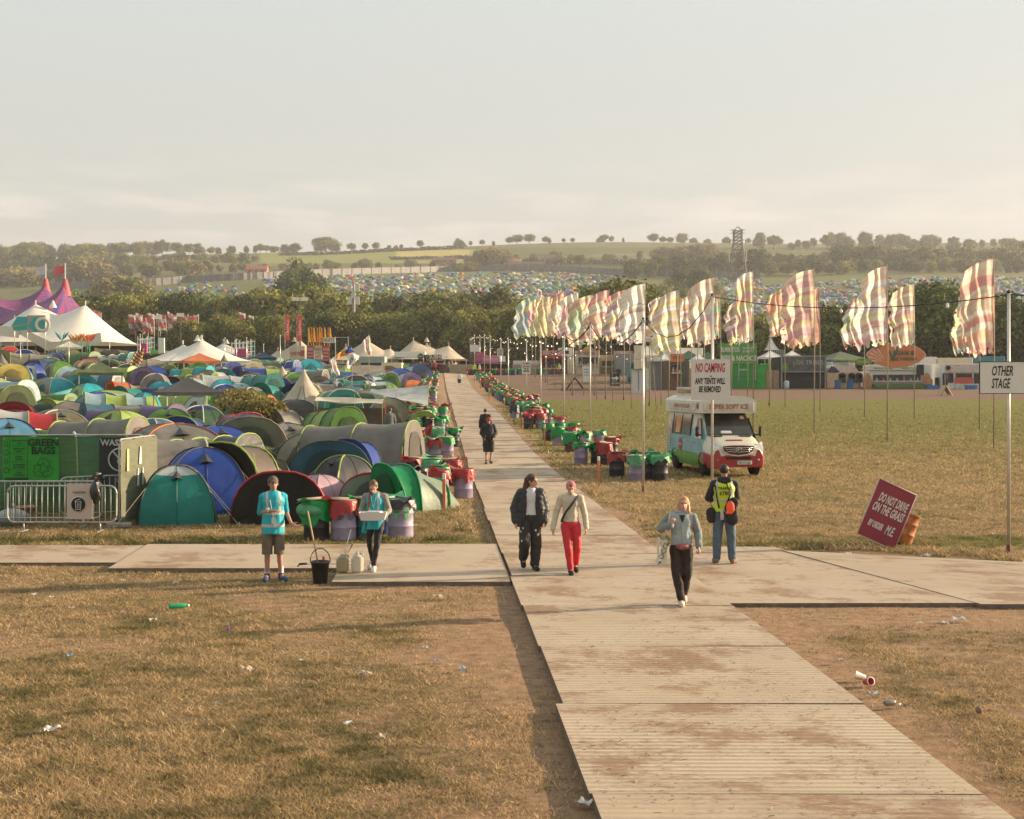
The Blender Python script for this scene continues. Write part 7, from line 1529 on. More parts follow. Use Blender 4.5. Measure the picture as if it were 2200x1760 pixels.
# raised roof box with signs
q=MB(); hw=1.03; y0,y1=-1.85,2.85
prof_=[(-hw,2.20),(-hw,2.62),(-hw+.08,2.70),(-hw+.35,2.80),(0,2.84),(hw-.35,2.80),(hw-.08,2.70),(hw,2.62),(hw,2.20)]
A=[(a,y0,b_) for a,b_ in prof_]; B=[(a,y1,b_) for a,b_ in prof_]; k=len(prof_); q.add(A+B,[tuple(range(k)),tuple(range(2*k-1,k-1,-1))]+[(i,i+k,(i+1)%k+k,(i+1)%k) for i in range(k)]); q.build('roof_box',mat('roof_white',(.66,.63,.55),.45,.05,2),van)
q=MB(); q.box((0,y0-.02,2.42),(1.86,.03,.30),bev=.01); q.build('front_sign',mat('sign_beige',(.60,.54,.42),.5),van); text('SUPER SOFT ICE',.235,mat('faded_red_print',(.42,.14,.10)),van,(0,y0-.045,2.42),sx=.86,bold=.008,ext=.002)
for s in (-1,1):
    q=MB(); q.box((s*(hw+.01),.5,2.42),(.03,3.6,.28),bev=.01); q.build('side_sign',mat('sign_beige',(.60,.54,.42),.5),van); text('SUPER SOFT ICE CREAM',.19,mat('faded_red_print',(.42,.14,.10)),van,(s*(hw+.03),.5,2.42),rot=(R(90),0,s*R(90)),ext=.002)
    q=MB(); q.lathe([(.01,0),(.12,0),(.12,.01),(.01,.01)],14,0,Matrix.Translation((s*(hw+.005),-1.5,2.46))@Matrix.Rotation(s*R(90),4,'Y')); q.build('round_badge',vm[1],van)
q=MB(); q.box((-.80,.9,2.95),(.06,2.2,.34),bev=.01); q.build('roof_sign',mat('sign_beige',(.60,.54,.42),.5),van); text('ICE COLD DRINKS',.22,mat('faded_red_print',(.42,.14,.10)),van,(-.84,.9,2.95),rot=(R(90),0,R(-90)),ext=.002)
q=MB(); q.box((.45,1.2,2.92),(.8,1.4,.16),bev=.05); q.build('roof_vent',mat('roof_grey',(.45,.43,.38),.6),van); q=MB(); q.box((.0,-.6,2.86),(.5,.6,.05),bev=.02); q.build('roof_hatch',INK,van)
# ---------------------------------------------------------------- people
class Blob:
    def __init__(s): s.b=MB()
    def cap(s,p0,p1,r0,r1,flat=1.,axis=None):
        p0,p1=Vector(p0),Vector(p1); d=p1-p0; L_=d.length or 1e-4; t=d/L_; k=5; n=12
        a=(axis if axis is not None else Vector((0,1,0))); a=Vector(a); a=(a-t*a.dot(t)); a=a.normalized() if a.length>1e-3 else t.orthogonal().normalized(); b=t.cross(a)
        prof_=[(-r0*math.cos(PI/2*i/k),r0*math.sin(PI/2*i/k)) for i in range(k)]+[(0,r0),(L_*.5,(r0+r1)/2),(L_,r1)]+[(L_+r1*math.sin(PI/2*i/k),r1*math.cos(PI/2*i/k)) for i in range(1,k+1)]
        vs=[];m=len(prof_)
        for (h,r) in prof_:
            r=max(r,1e-4)
            for j in range(n): q=2*PI*j/n; vs.append(p0+t*h+a*(math.cos(q)*r*flat)+b*(math.sin(q)*r))
        fs=[(i*n+j,i*n+(j+1)%n,(i+1)*n+(j+1)%n,(i+1)*n+j) for i in range(m-1) for j in range(n)]; s.b.add(vs,fs+[tuple(range(n))[::-1],tuple((m-1)*n+j for j in range(n))],0,True)
    def ell(s,c,r,rot=None): s.b.ball((0,0,0),r,0,10,Matrix.Translation(c)@(rot if rot is not None else Matrix()))
    def build(s,name,mats,parent,vox=.012,smooth=2,mf=None,crease=0,zcut=None,ztop=None):
        o=s.b.build(name,mats,parent); m=o.modifiers.new('r','REMESH'); m.mode='VOXEL'; m.voxel_size=vox; m.use_smooth_shade=True
        if smooth: q=o.modifiers.new('s','SMOOTH'); q.factor=.5; q.iterations=smooth
        if crease:
            tx=bpy.data.textures.new('wrinkle','CLOUDS'); tx.noise_scale=.09; d=o.modifiers.new('d','DISPLACE'); d.texture=tx; d.strength=crease; d.mid_level=.5
        dg=bpy.context.evaluated_depsgraph_get(); me=bpy.data.meshes.new_from_object(o.evaluated_get(dg)); old=o.data; o.modifiers.clear(); o.data=me; me.name=name
        me.materials.clear(); [me.materials.append(x) for x in (mats if isinstance(mats,list) else [mats])]
        if zcut is not None:
            bm=bmesh.new(); bm.from_mesh(me); bmesh.ops.delete(bm,geom=[f for f in bm.faces if zcut(f.calc_center_median())],context='FACES'); bm.to_mesh(me); bm.free()
        if mf:
            for p in me.polygons: p.material_index=mf(p.center)
        return o
SK=mat('skin',(.50,.29,.21),.55,.08,6); SKT=mat('skin_tanned',(.42,.22,.15),.55,.1,6)
def hand(B,wr,d,n_,side,curl=.4,sc_=1.):
    """palm from the wrist along d, palm facing n_, five bent fingers and a thumb from the side"""
    d=Vector(d).normalized(); n_=Vector(n_); n_=(n_-d*n_.dot(d)).normalized(); a=d.cross(n_)*side; wr=Vector(wr)
    B.cap(wr,wr+d*.085*sc_,.026*sc_,.036*sc_,.55,n_)
    for i,(off,L_) in enumerate(((-.030,.072),(-.010,.082),(.011,.076),(.030,.058))):
        p0=wr+(d*.085+a*off)*sc_; d1=(d*math.cos(curl*.6)+n_*math.sin(curl*.6)); p1=p0+d1*L_*.5*sc_; d2=(d*math.cos(curl*1.8)+n_*math.sin(curl*1.8)); p2=p1+d2*L_*.45*sc_
        B.cap(p0,p1,.0105*sc_,.0095*sc_); B.cap(p1,p2,.0095*sc_,.008*sc_)
    p0=wr+(d*.03-a*.028)*sc_; p1=p0+(d*.6-a*.75+n_*.25).normalized()*.045*sc_; p2=p1+(d*.9-a*.25+n_*.3).normalized()*.032*sc_; B.cap(p0,p1,.013*sc_,.011*sc_); B.cap(p1,p2,.011*sc_,.009*sc_)
BASE=dict(pel=(0,0,.95),che=(0,0,1.28),nec=(0,.01,1.47),hea=(0,-.01,1.63),shL=(.18,.0,1.41),elL=(.24,.03,1.13),wrL=(.25,-.03,.88),shR=(-.18,0,1.41),elR=(-.24,.03,1.13),wrR=(-.25,-.03,.88),
 hiL=(.095,0,.90),knL=(.10,-.02,.49),anL=(.10,.03,.09),toL=(.12,-.13,.035),hiR=(-.095,0,.90),knR=(-.10,-.02,.49),anR=(-.10,.03,.09),toR=(-.12,-.13,.035))
def person(px,py,hgt,rot,label,pose={},skin=SK,fem=False,build=1.,headrot=0,headtilt=0,hands={},vox=.010,wy=None):
    X,Y,z=hit(px,py,12) if wy is None else (wy[0],wy[1],gz(*wy)); 
    onp=onpath(np.array([X]),np.array([Y]))[0]; z=gz(X,Y)+(.085 if onp and abs(X-pcx(Y))<PW else .07 if onp else .0)
    if Y>28 and onp: z=gz(X,Y)+.058
    o=thing('person',label,'person',(X,Y,z),rot); s=hgt/1.75; o.scale=(s,s,s); J={k:Vector(v) for k,v in {**BASE,**pose}.items()}
    zmin=min(J['toL'].z,J['toR'].z)-.035
    B=Blob(); hr=Matrix.Rotation(headrot,4,'Z')@Matrix.Rotation(headtilt,4,'X'); H_=J['hea']; hf=lambda v:H_+(hr@Vector(v))
    B.ell(H_+hr@Vector((0,.012,.025)),(.075,.094,.092),hr); B.ell(hf((0,-.022,-.035)),(.058,.070,.080),hr); B.ell(hf((0,-.05,-.085)),(.036,.034,.028),hr)
    B.cap(hf((0,-.088,.005)),hf((0,-.108,-.030)),.009,.015); B.ell(hf((0,-.088,-.062)),(.022,.012,.008),hr); B.ell(hf((0,-.080,.030)),(.052,.016,.010),hr)
    for e in (-1,1): B.ell(hf((e*.078,.012,-.005)),(.010,.018,.030),hr)
    B.cap(J['nec']-Vector((0,0,.04)),H_+Vector((0,.02,-.06)),.052,.050)
    sw=.15 if fem else .165
    B.ell(J['che']+Vector((0,0,.06)),(sw*build,.10*build,.17)); B.ell((J['che']+J['pel'])/2,(.13*build,.095*build,.17)); B.ell(J['pel'],(.15*build,.105*build,.12)); B.cap(J['shL'],J['shR'],.062,.062)
    if fem:
        pass
    for S in 'LR':
        B.cap(J['sh'+S],J['el'+S],.052*build,.040); B.cap(J['el'+S],J['wr'+S],.040,.026)
        d,n_,cu=hands.get(S,((0,-.1,-1),(.6 if S=='R' else -.6,0,0),.5)); hand(B,J['wr'+S],d,n_,1 if S=='L' else -1,cu)
        B.cap(J['hi'+S],J['kn'+S],.078*build,.048); B.cap(J['kn'+S],J['an'+S],.050,.034); B.cap(J['an'+S],J['to'+S],.036,.028)
        B.ell(J['kn'+S]*.65+J['an'+S]*.35+Vector((0,.02,0)),(.048,.052,.09))
    b=B.build('body',skin,o,vox,1)
    q=MB(); [q.ball(hf((e*.031,-.083,.008)),(.013,.008,.008),0,6) for e in (-1,1)]; q.build('eyes',mat('eye_dark',(.03,.02,.015),.3),o)
    q=MB(); q.ball(hf((0,-.097,-.063)),(.022,.005,.005),0,6); q.build('mouth',mat('lips',(.35,.12,.10),.5),o)
    return o,J,hf,hr
def legs(o,J,m,name='trousers',w0=.10,w1=.075,w2=.055,cut=1.,top=.97,crease=.02,mf=None,build=1.):
    B=Blob(); B.ell(J['pel']+Vector((0,0,-.0)),(.165*build,.125*build,.12)); 
    for S in 'LR':
        B.cap(J['hi'+S],J['kn'+S]-(Vector((0,0,.08)) if cut<.5 else Vector()),w0*build,w1)
        if cut>=.5: e=J['kn'+S].lerp(J['an'+S],(cut-.5)*2*.96); B.cap(J['kn'+S],e,w1,w2)
    zh=(J['knL'].z+J['knR'].z)/2-.03 if cut<.55 else None
    return B.build(name,m,o,.011,2,mf,crease,(lambda c:c.z<zh) if zh else None)
def jacket(o,J,m,name='jacket',w=1.,sl=1.,puff=1.,zb=.85,mf=None,crease=.02,arm=.062,vox=.011,hang=0,depth=.13):
    B=Blob(); B.ell(J['che']+Vector((0,0,.06)),(.185*w,depth*w,.19)); t=J['pel'].copy(); t.z=zb-.02; B.cap(J['che'],t,.155*w*puff,.165*w*puff,.80,(0,1,0)); B.cap(J['shL'],J['shR'],.075*puff,.075*puff)
    for S in 'LR':
        B.cap(J['sh'+S],J['el'+S],arm*puff*1.12,arm*puff)
        if sl>0: e=J['el'+S].lerp(J['wr'+S],sl); B.cap(J['el'+S],e,arm*puff,arm*.85*puff)
    lim=max(J['wrL'].z,J['wrR'].z)
    return B.build(name,m,o,vox,2,mf,crease,lambda c:c.z<zb and abs(c.x)<.215)
def shoes(o,J,m,sole=None,hi=0):
    for S in 'LR':
        B=Blob(); a,t=J['an'+S],J['to'+S]; B.cap(a+Vector((0,.03,-.035)),t,.054,.050,.9); B.cap(a,a+Vector((0,0,.04+hi)),.046,.045); b=B.build('shoe',m,o,.010,1)
        if sole: q=MB(); d=(t-a); q.tube([a+Vector((0,.06,-.075)),t+Vector((0,-.02,-.03))],[.04,.045],8); q.build('sole',sole,b)
def haircap(B,hf,hr,J,r=1.0): B.ell(J['hea']+hr@Vector((0,.028,.042)),(.088*r,.098*r,.092*r),hr)
DKH=mat('dark_brown_hair',(.07,.03,.02),.5,.4,14,.4); BLH=mat('strawberry_blonde_hair',(.50,.26,.11),.5,.3,14,.4); KH=mat('black_hair',(.02,.016,.015),.5,.3,14,.4); BRH=mat('brown_hair',(.16,.08,.045),.5,.4,14,.4)
VT=mat('turquoise_vest',(.02,.38,.46),.6,.12,8,.2); VS=mat('reflective_stripe',(.48,.46,.42),.4,.1,6); TT=mat('turquoise_shirt',(.01,.30,.38),.7,.15,8,.3)
CHI=mat('khaki_shorts_cloth',(.15,.12,.085),.85,.2,8,.4); BKC=mat('black_clothing',(.022,.020,.022),.75,.3,8,.4); SHW=mat('white_trainer',(.62,.60,.56),.6)
# 1 man in turquoise vest
o,J,hf,hr=person(587,1250,1.78,R(12),'older man in cap, turquoise vest and khaki shorts, gesturing',dict(shL=(.17,0,1.41),shR=(-.17,0,1.41),elR=(-.215,.02,1.15),wrR=(-.04,-.20,1.20),elL=(.215,.06,1.15),wrL=(.29,-.12,.98),anL=(.13,.03,.09),toL=(.20,-.12,.035),toR=(-.14,-.13,.035)),SKT,False,1.05,R(8),0,dict(R=((1,-.3,-.05),(0,.2,-1),.25),L=((.8,-.5,-.55),(-.2,-.6,.9),.35)))
jacket(o,J,TT,'shirt',.98,0.05,.95,.86,None,.02,.060)
def vs(c): 
    z_=c.z; x_=abs(c.x)
    if x_>.30: return 0
    if .915<z_<.965 or 1.13<z_<1.18: return 1
    if z_>1.18 and .085<x_<.125: return 1
    return 0
B=Blob(); B.ell(J['che']+Vector((0,0,.06)),(.205,.165,.19)); B.cap(J['che'],J['pel']+Vector((0,0,-.12)),.185,.195,.80,(0,1,0)); B.cap(J['shL']*.86+Vector((0,0,.2)),J['shR']*.86+Vector((0,0,.2)),.08,.08); B.build('hi_vis_vest',[VT,VS],o,.010,2,vs,.015,lambda c:c.z<.80)
legs(o,J,CHI,'shorts',.098,.088,.08,.49); shoes(o,J,mat('navy_trainer',(.03,.06,.14),.6,.3,9),mat('lime_sole',(.4,.5,.05)))
for S in 'LR': q=Blob(); q.cap(J['an'+S]+Vector((0,0,.03)),J['an'+S]+Vector((0,0,.13)),.044,.045); q.build('sock',SHW,o,.01,1)
B=Blob(); haircap(B,hf,hr,J,1.04); B.cap(hf((0,-.07,.055)),hf((0,-.135,.040)),.058,.045,.25,(0,0,1)); B.build('cap',mat('camo_cap',(.11,.09,.065),.85,.4,12),o,.009,1)
q=MB(); q.tube([(-.06,-.19,1.38),(-.02,-.20,1.16),(.0,-.20,1.05)],.006,5); q.box((.0,-.205,1.03),(.07,.01,.10)); q.build('lanyard_pass',SHW,o); q=MB(); q.tube([(-.07,-.17,1.175),(-.10,-.15,1.235)],.03,8); q.build('wrist_watch',SHW,o)
# 2 woman with tray
o,J,hf,hr=person(806,1238,1.62,R(-6),'woman in turquoise vest looking down at a white tray',dict(hea=(-.02,-.07,1.59),nec=(0,-.01,1.46),elR=(-.28,.02,1.15),wrR=(-.20,-.24,1.02),elL=(.27,.02,1.15),wrL=(.20,-.26,1.04),knL=(.06,-.14,.50),anL=(-.02,-.06,.10),toL=(.01,-.22,.035),anR=(-.08,.16,.17),knR=(-.10,.0,.5),toR=(-.12,.06,.06)),SK,True,.92,0,R(28),dict(R=((.6,-.7,.1),(.6,.3,.6),.9),L=((-.5,-.7,.1),(-.6,.3,.6),.9)))
jacket(o,J,mat('grey_hoodie',(.26,.24,.21),.85,.15,9,.3),'hoodie',.92,.93,1.,.90,None,.02,.056)
B=Blob(); B.ell(J['che']+Vector((0,0,.05)),(.185,.155,.18)); B.cap(J['che'],J['pel']+Vector((0,.0,-.14)),.165,.172,.8,(0,1,0)); B.cap(J['shL']*.8+Vector((0,0,.27)),J['shR']*.8+Vector((0,0,.27)),.07,.07); B.cap((-.16,.05,.95),(-.24,.10,.74),.07,.05,.5)
B.build('hi_vis_vest',[VT,VS],o,.010,2,lambda c:1 if (1.07<c.z<1.115 or (c.z>1.1 and .07<abs(c.x)<.105)) else 0,.02,lambda c:c.z<(.80 if c.x>-.15 else .70))
legs(o,J,BKC,'leggings',.088,.060,.046,1.); shoes(o,J,SHW,mat('sole_grey',(.35,.34,.33)))
B=Blob(); haircap(B,hf,hr,J,1.0); B.ell(hf((0,.06,.11)),(.035,.035,.03)); B.cap(hf((-.05,.02,-.02)),(-.09,-.17,1.30),.028,.024); B.cap((-.09,-.17,1.30),(-.10,-.19,1.12),.022,.012); B.build('hair',BRH,o,.009,1)
q=MB(); q.tube([(-.05,-.15,1.42),(.0,-.17,1.2),(.05,-.15,1.42)],.008,5); q.build('lanyard',SHW,o)
tz=o.location.z; tr=thing('plastic_tray','white plastic tray of papers held by the woman','tray',(o.location.x,o.location.y-.34,tz+.93)); q=MB(); q.add([(-.20,-.12,0),(.20,-.12,0),(.20,.12,0),(-.20,.12,0),(-.235,-.15,.14),(.235,-.15,.14),(.235,.15,.14),(-.235,.15,.14)],[(0,3,2,1),(0,1,5,4),(1,2,6,5),(2,3,7,6),(3,0,4,7)]); q.build('tub',mat('tray_white',(.66,.63,.62),.35,.04),tr,fix=False); q=MB(); q.box((0,0,.10),(.38,.24,.06),rz=.1); q.box((.03,-.02,.14),(.22,.16,.03),rz=-.2); q.build('papers',SHW,tr)
# 3 woman in dark padded jacket
o,J,hf,hr=person(1140,1239,1.68,R(4),'woman with long dark hair in black jacket and white shirt',dict(hea=(.03,-.02,1.63),elR=(-.29,.04,1.14),wrR=(-.28,-.05,.90),elL=(.27,.05,1.14),wrL=(.25,-.08,.90),knR=(-.12,-.12,.52),anR=(-.13,.10,.20),toR=(-.13,.0,.08),anL=(.07,-.03,.09),toL=(.11,-.18,.035),hiL=(.08,0,.9)),SK,True,1.,R(52),R(4),dict(L=((-.3,0,-1),(-.6,0,0),.8)))
jacket(o,J,mat('white_shirt',(.62,.60,.62),.8,.06,6,.2),'shirt',.86,0,.93,.93,None,.012,.05)
B=Blob(); PJ=mat('padded_black',(.03,.032,.035),.5,.25,7,.5,stretch=(1,1,3))
for e in (-1,1): B.cap((e*.14,.0,1.34),(e*.19,.02,.86),.105,.115,1.15,(0,1,0))
B.cap((0,.08,1.34),(0,.10,.88),.13,.15,.5,(0,1,0)); B.cap(J['shL'],J['shR'],.085,.085); B.cap((-.07,.05,1.47),(.09,.05,1.47),.05,.05)
for S in 'LR': B.cap(J['sh'+S],J['el'+S],.095,.092); B.cap(J['el'+S],J['el'+S].lerp(J['wr'+S],.95),.092,.075)
B.build('padded_jacket',PJ,o,.012,1,None,.03,lambda c:c.z<.80 and abs(c.x)<.30)
legs(o,J,mat('splattered_black',(.035,.032,.032),.8,.3,9,.4),'trousers',.105,.105,.085,.98,crease=.035); q=MB()
for (a,b_,c_) in ((-.15,-.11,.78),(-.19,-.10,.72),(-.11,-.12,.70),(-.15,-.14,.62),(.12,-.10,.66),(-.18,-.18,.56),(.08,-.10,.74)): q.ball((a,b_-.03,c_),(.014,.01,.02),0,6)
q.build('paint_splatter',mat('splatter_white',(.55,.53,.5)),o); shoes(o,J,BKC,None,.08)
B=Blob(); haircap(B,hf,hr,J,1.06); 
for (a,b_,c_,d_) in ((-.07,.05,-.15,1.36),(-.02,.09,-.08,1.34),(.04,.08,.02,1.40),(-.08,.0,-.13,1.28)): B.cap((a+.02,b_,1.66),(c_,b_-.02,d_),.055,.035); 
B.cap((-.11,-.02,1.45),(-.11,-.12,1.22),.04,.022); B.build('hair',DKH,o,.010,1,None,.02)
# 4 woman in red tracksuit trousers
o,J,hf,hr=person(1226,1246,1.62,0,'woman in backward pink cap, cream jumper and red trousers',dict(hea=(.0,-.05,1.60),nec=(0,-.01,1.46),elR=(-.27,.04,1.14),wrR=(-.33,-.06,.86),elL=(.26,.05,1.14),wrL=(.29,-.02,.88),anR=(.0,-.06,.09),knR=(-.05,-.10,.50),toR=(.01,-.20,.035),knL=(.12,-.02,.5),anL=(.10,.16,.16),toL=(.11,.04,.06)),SK,True,.95,0,R(16))
jacket(o,J,mat('cream_jumper',(.52,.46,.36),.9,.1,14,.4),'jumper',.93,1.04,1.,.98,None,.02,.060)
TRD=mat('tracksuit_red',(.50,.025,.04),.6,.08,7,.3); legs(o,J,[TRD,WHT],'tracksuit_trousers',.098,.078,.062,1.,mf=lambda c:1 if (c.x<-.03 and abs(c.y-(J['kn'+'R'].y if c.z<.7 else 0)*.5)<.035 and c.x<(-.145 if c.z>.7 else -.145+(.7-c.z)*.17) and int((c.y+1)*60)%2==0) else 0)
shoes(o,J,BKC,None,.05); B=Blob(); haircap(B,hf,hr,J,1.03); B.build('cap',mat('pink_cap',(.50,.17,.18),.8,.1,8),o,.009,1)
q=MB(); q.ball(hf((0,-.075,.075)),(.028,.012,.016),0,6); q.build('cap_opening',DKH,o); B=Blob(); B.cap(hf((0,.08,-.02)),hf((.03,.10,-.12)),.05,.03); B.build('hair',DKH,o,.01,1)
q=MB(); q.tube([(.14,-.06,1.46),(.03,-.165,1.33),(-.09,-.175,1.18),(-.16,-.12,1.04),(-.17,.02,.98)],.022,6); q.build('cross_body_strap',BKC,o)
# 5 woman in grey fleece with tote
o,J,hf,hr=person(1464,1317,1.62,R(-3),'fair-haired woman in grey fleece carrying a cream tote bag',dict(hea=(.03,-.03,1.62),elR=(-.33,.04,1.22),wrR=(-.17,-.20,1.30),elL=(.27,.06,1.16),wrL=(.27,-.12,.95),knR=(-.08,-.08,.50),anR=(.0,-.04,.09),toR=(-.01,-.19,.035),knL=(.09,-.02,.52),anL=(.05,.18,.16),toL=(.05,.06,.06)),SK,True,1.,0,R(-6),dict(R=((.2,-.2,1),(.3,1,0),1.4),L=((0,-.6,-.8),(-.6,0,0),1.2)))
FL=mat('pale_grey_fleece',(.34,.38,.38),.9,.08,16,.4); FS=mat('fleece_darker_sleeve',(.20,.225,.225),.9,.1,16,.4)
jacket(o,J,[FL,FS],'fleece_jacket',1.03,.93,1.03,.97,lambda c:1 if (abs(c.x)>.165+.25*max(0,1.45-c.z)*.15 or c.z<.93) else 0,.02,.066); q=MB(); q.tube([(0,-.155,.93),(0,-.168,1.2),(0,-.15,1.37)],.006,5); q.build('zip',FS,o); B=Blob(); B.cap((-.06,-.03,1.50),(.07,-.03,1.50),.05,.05); B.build('collar',FL,o,.01,1)
q=MB(); q.add([(-.05,-.145,1.46),(.05,-.145,1.46),(0,-.172,1.33)],[(0,1,2)]); q.build('dark_top',BKC,o)
legs(o,J,mat('dark_brown_trousers',(.035,.025,.022),.8,.3,9,.3),'trousers',.100,.082,.066,1.); shoes(o,J,mat('pale_trainer',(.58,.46,.40),.7),None); q=MB(); q.tube([(-.09,-.14,.965),(0,-.165,.95),(.11,-.14,.965)],.042,8); q.build('bum_bag',mat('patterned_pink',(.30,.10,.10),.8,.5,16),o)
B=Blob(); haircap(B,hf,hr,J,1.05)
for e in (-1,1): B.cap(hf((e*.065,.02,.03)),hf((e*.085,-.01,-.13)),.035,.028)
B.cap(hf((0,.07,0)),hf((0,.07,-.12)),.06,.05); B.build('hair',BLH,o,.009,1,None,.01)
tb=thing('tote_bag','cream cotton tote bag hanging from the shoulder of fleece woman','bag',(o.location.x-.28,o.location.y-.04,o.location.z+.62)); q=MB(); q.grid(lambda u,v:Vector((-.04-.10*(1-v)*.6+.02*math.sin(v*6),-.17+.34*u,.0+.38*v)),6,8); q.grid(lambda u,v:Vector((.04-.10*(1-v)*.2,-.17+.34*u,.0+.38*v)),6,8); q.box((-.03,0,.01),(.10,.34,.03)); q.box((-.0,-.17,.19),(.09,.01,.36)); q.build('pouch',mat('tote_cotton',(.58,.53,.44),.9,.06,9,.3),tb)
q=MB(); q.tube([(0,-.08,.37),(.08,-.05,.62),(.12,.0,.80),(.10,.06,.62),(0,.08,.37)],.014,5); q.build('strap',mat('tote_cotton',(.58,.53,.44),.9,.06,9,.3),tb); t=text('OCCL',.10,INK,tb,(-.0,-.185,.22),rot=(R(90),R(-70),0),ext=.001)
# 6 traffic steward from behind
o,J,hf,hr=person(1556,1220,1.80,R(180-6),'traffic steward seen from behind in yellow vest and jeans',dict(elL=(.28,-.02,1.16),wrL=(.22,-.18,1.12),elR=(-.22,-.05,1.18),wrR=(-.12,-.22,1.15),anL=(.14,.03,.09),anR=(-.14,.03,.09),knL=(.12,0,.49),knR=(-.12,0,.49),toL=(.17,-.13,.035),toR=(-.20,-.11,.035)),SKT,False,1.05,0,R(10))
jacket(o,J,BKC,'black_top',1.05,1.,1.,.90,None,.02,.066); YV=mat('yellow_vest',(.55,.68,.03),.6,.08,8,.2)
B=Blob(); B.ell(J['che']+Vector((0,0,.06)),(.205,.165,.19)); B.cap(J['che'],J['pel']+Vector((0,0,-.05)),.185,.19,.8,(0,1,0)); B.cap(J['shL']*.84+Vector((0,0,.225)),J['shR']*.84+Vector((0,0,.225)),.07,.07); B.build('hi_vis_vest',[YV,VS],o,.010,2,lambda c:1 if (1.10<c.z<1.145 or (c.z>1.145 and .115<abs(c.x)<.155)) else 0,.012,lambda c:c.z<.93)
text('TRAFFIC',.062,INK,o,(0,.176,1.345),rot=(R(90),0,R(180)),bold=.002,ext=.002); text('6780',.095,INK,o,(0,.184,1.255),rot=(R(90),0,R(180)),bold=.002,ext=.002)
B=Blob(); B.cap((-.07,.08,1.49),(.07,.08,1.49),.06,.06); B.ell((0,.11,1.46),(.08,.045,.05)); B.build('hood',BKC,o,.01,1); B=Blob(); haircap(B,hf,hr,J,1.0); B.build('hair',KH,o,.009,1)
legs(o,J,mat('jeans_blue',(.08,.12,.16),.8,.2,10,.4),'jeans',.105,.086,.072,1.,build=1.05); shoes(o,J,mat('tan_boot',(.22,.13,.08),.8,.2,8),None,.06)
q=MB(); q.tube([(-.02,.19,1.47),(-.1,.20,1.25),(-.02,.21,1.02)],.018,5); q.tube([(.17,.10,1.40),(.14,.21,1.2),(.10,.2,1.0)],.018,5); q.build('bag_straps',BKC,o)
B=Blob(); B.cap((-.10,.20,1.0),(-.13,.20,.80),.11,.11,.5,(0,1,0)); B.cap((.24,.06,.92),(.24,.06,.80),.08,.08); B.ell((-.15,.22,1.10),(.09,.05,.10)); B.build('shoulder_bag',BKC,o,.012,1,None,.02); q=MB(); q.tube([(.05,.24,.98),(.05,.24,.80)],.032,10); q.build('water_bottle',mat('bottle_grey',(.45,.42,.40),.4),o)
B=Blob(); B.ell((-.09,.28,1.02),(.075,.04,.12)); B.cap((-.12,.29,.98),(-.03,.31,.93),.05,.03,.3,(0,1,0)); B.build('orange_cap',mat('neon_orange',(.85,.10,.04),.6,.06,5),o,.01,1)
# 7-9 walkers up the path
o,J,hf,hr=person(1050,1001,1.84,R(6),'walker in tartan bucket hat, black jacket and dark shorts',dict(elR=(-.27,.05,1.16),wrR=(-.16,-.16,1.02),elL=(.27,.05,1.16),wrL=(.16,-.16,1.02),anR=(-.09,-.05,.09),toR=(-.12,-.20,.035),anL=(.08,.12,.12),toL=(.10,.0,.05)),SK); jacket(o,J,BKC,'jacket',1.15,.95,1.15,.92,None,.02,.07); legs(o,J,BKC,'shorts',.12,.11,.09,.5); shoes(o,J,BKC)
q=MB(); q.lathe([(.01,.13),(.08,.125),(.095,.05),(.14,.01),(.13,.0),(.09,.04)],16,0,Matrix.Translation(J['hea'])); q.build('bucket_hat',mat('tartan',(.28,.06,.05),.8,.7,20),o)
o,J,hf,hr=person(1043,963,1.78,R(176),'walker in a black jumper heading away up the path',dict(anR=(-.09,-.08,.09),anL=(.08,.12,.12),toL=(.10,.0,.05)),SK,wy=None); jacket(o,J,BKC,'jumper',1.08,.95,1.1,.90,None,.02,.066); legs(o,J,mat('grey_shorts',(.12,.10,.09)),'shorts',.11,.10,.08,.55); shoes(o,J,BKC); B=Blob(); haircap(B,hf,hr,J); B.build('hair',DKH,o,.01,1)
o,J,hf,hr=person(987,832,1.72,R(178),'distant walker in a white top and black shorts',dict(anR=(-.09,-.08,.09),anL=(.08,.12,.12)),SK,vox=.02); jacket(o,J,mat('white_top',(.62,.60,.56)),'top',1.1,.9,1.15,.92,None,.02,.07); legs(o,J,BKC,'shorts',.11,.10,.08,.5); shoes(o,J,SHW); B=Blob(); haircap(B,hf,hr,J); B.build('hair',DKH,o,.012,1)
# 10 camper standing among the tents
o,J,hf,hr=person(838,918,1.75,R(200),'camper in grey hooded top standing among the tents',{},SK,vox=.015,wy=(xat(821,66),66)); jacket(o,J,mat('grey_top',(.13,.13,.125),.85),'hooded_top',1.12,.95,1.1,.9,None,.02,.07); legs(o,J,BKC,'trousers'); shoes(o,J,BKC); B=Blob(); haircap(B,hf,hr,J); B.build('hair',DKH,o,.012,1)
o,J,hf,hr=person(18,890,1.6,R(20),'camper in a mustard top at the far left tents',{},SK,vox=.02,wy=(xat(15,82),82)); jacket(o,J,mat('mustard_top',(.5,.27,.04),.85),'top',1.1,.95,1.1,.9); legs(o,J,BKC,'trousers'); shoes(o,J,BKC); B=Blob(); haircap(B,hf,hr,J,1.15); B.cap(hf((0,.05,0)),hf((.02,.08,-.2)),.07,.05); B.build('hair',BRH,o,.012,1)
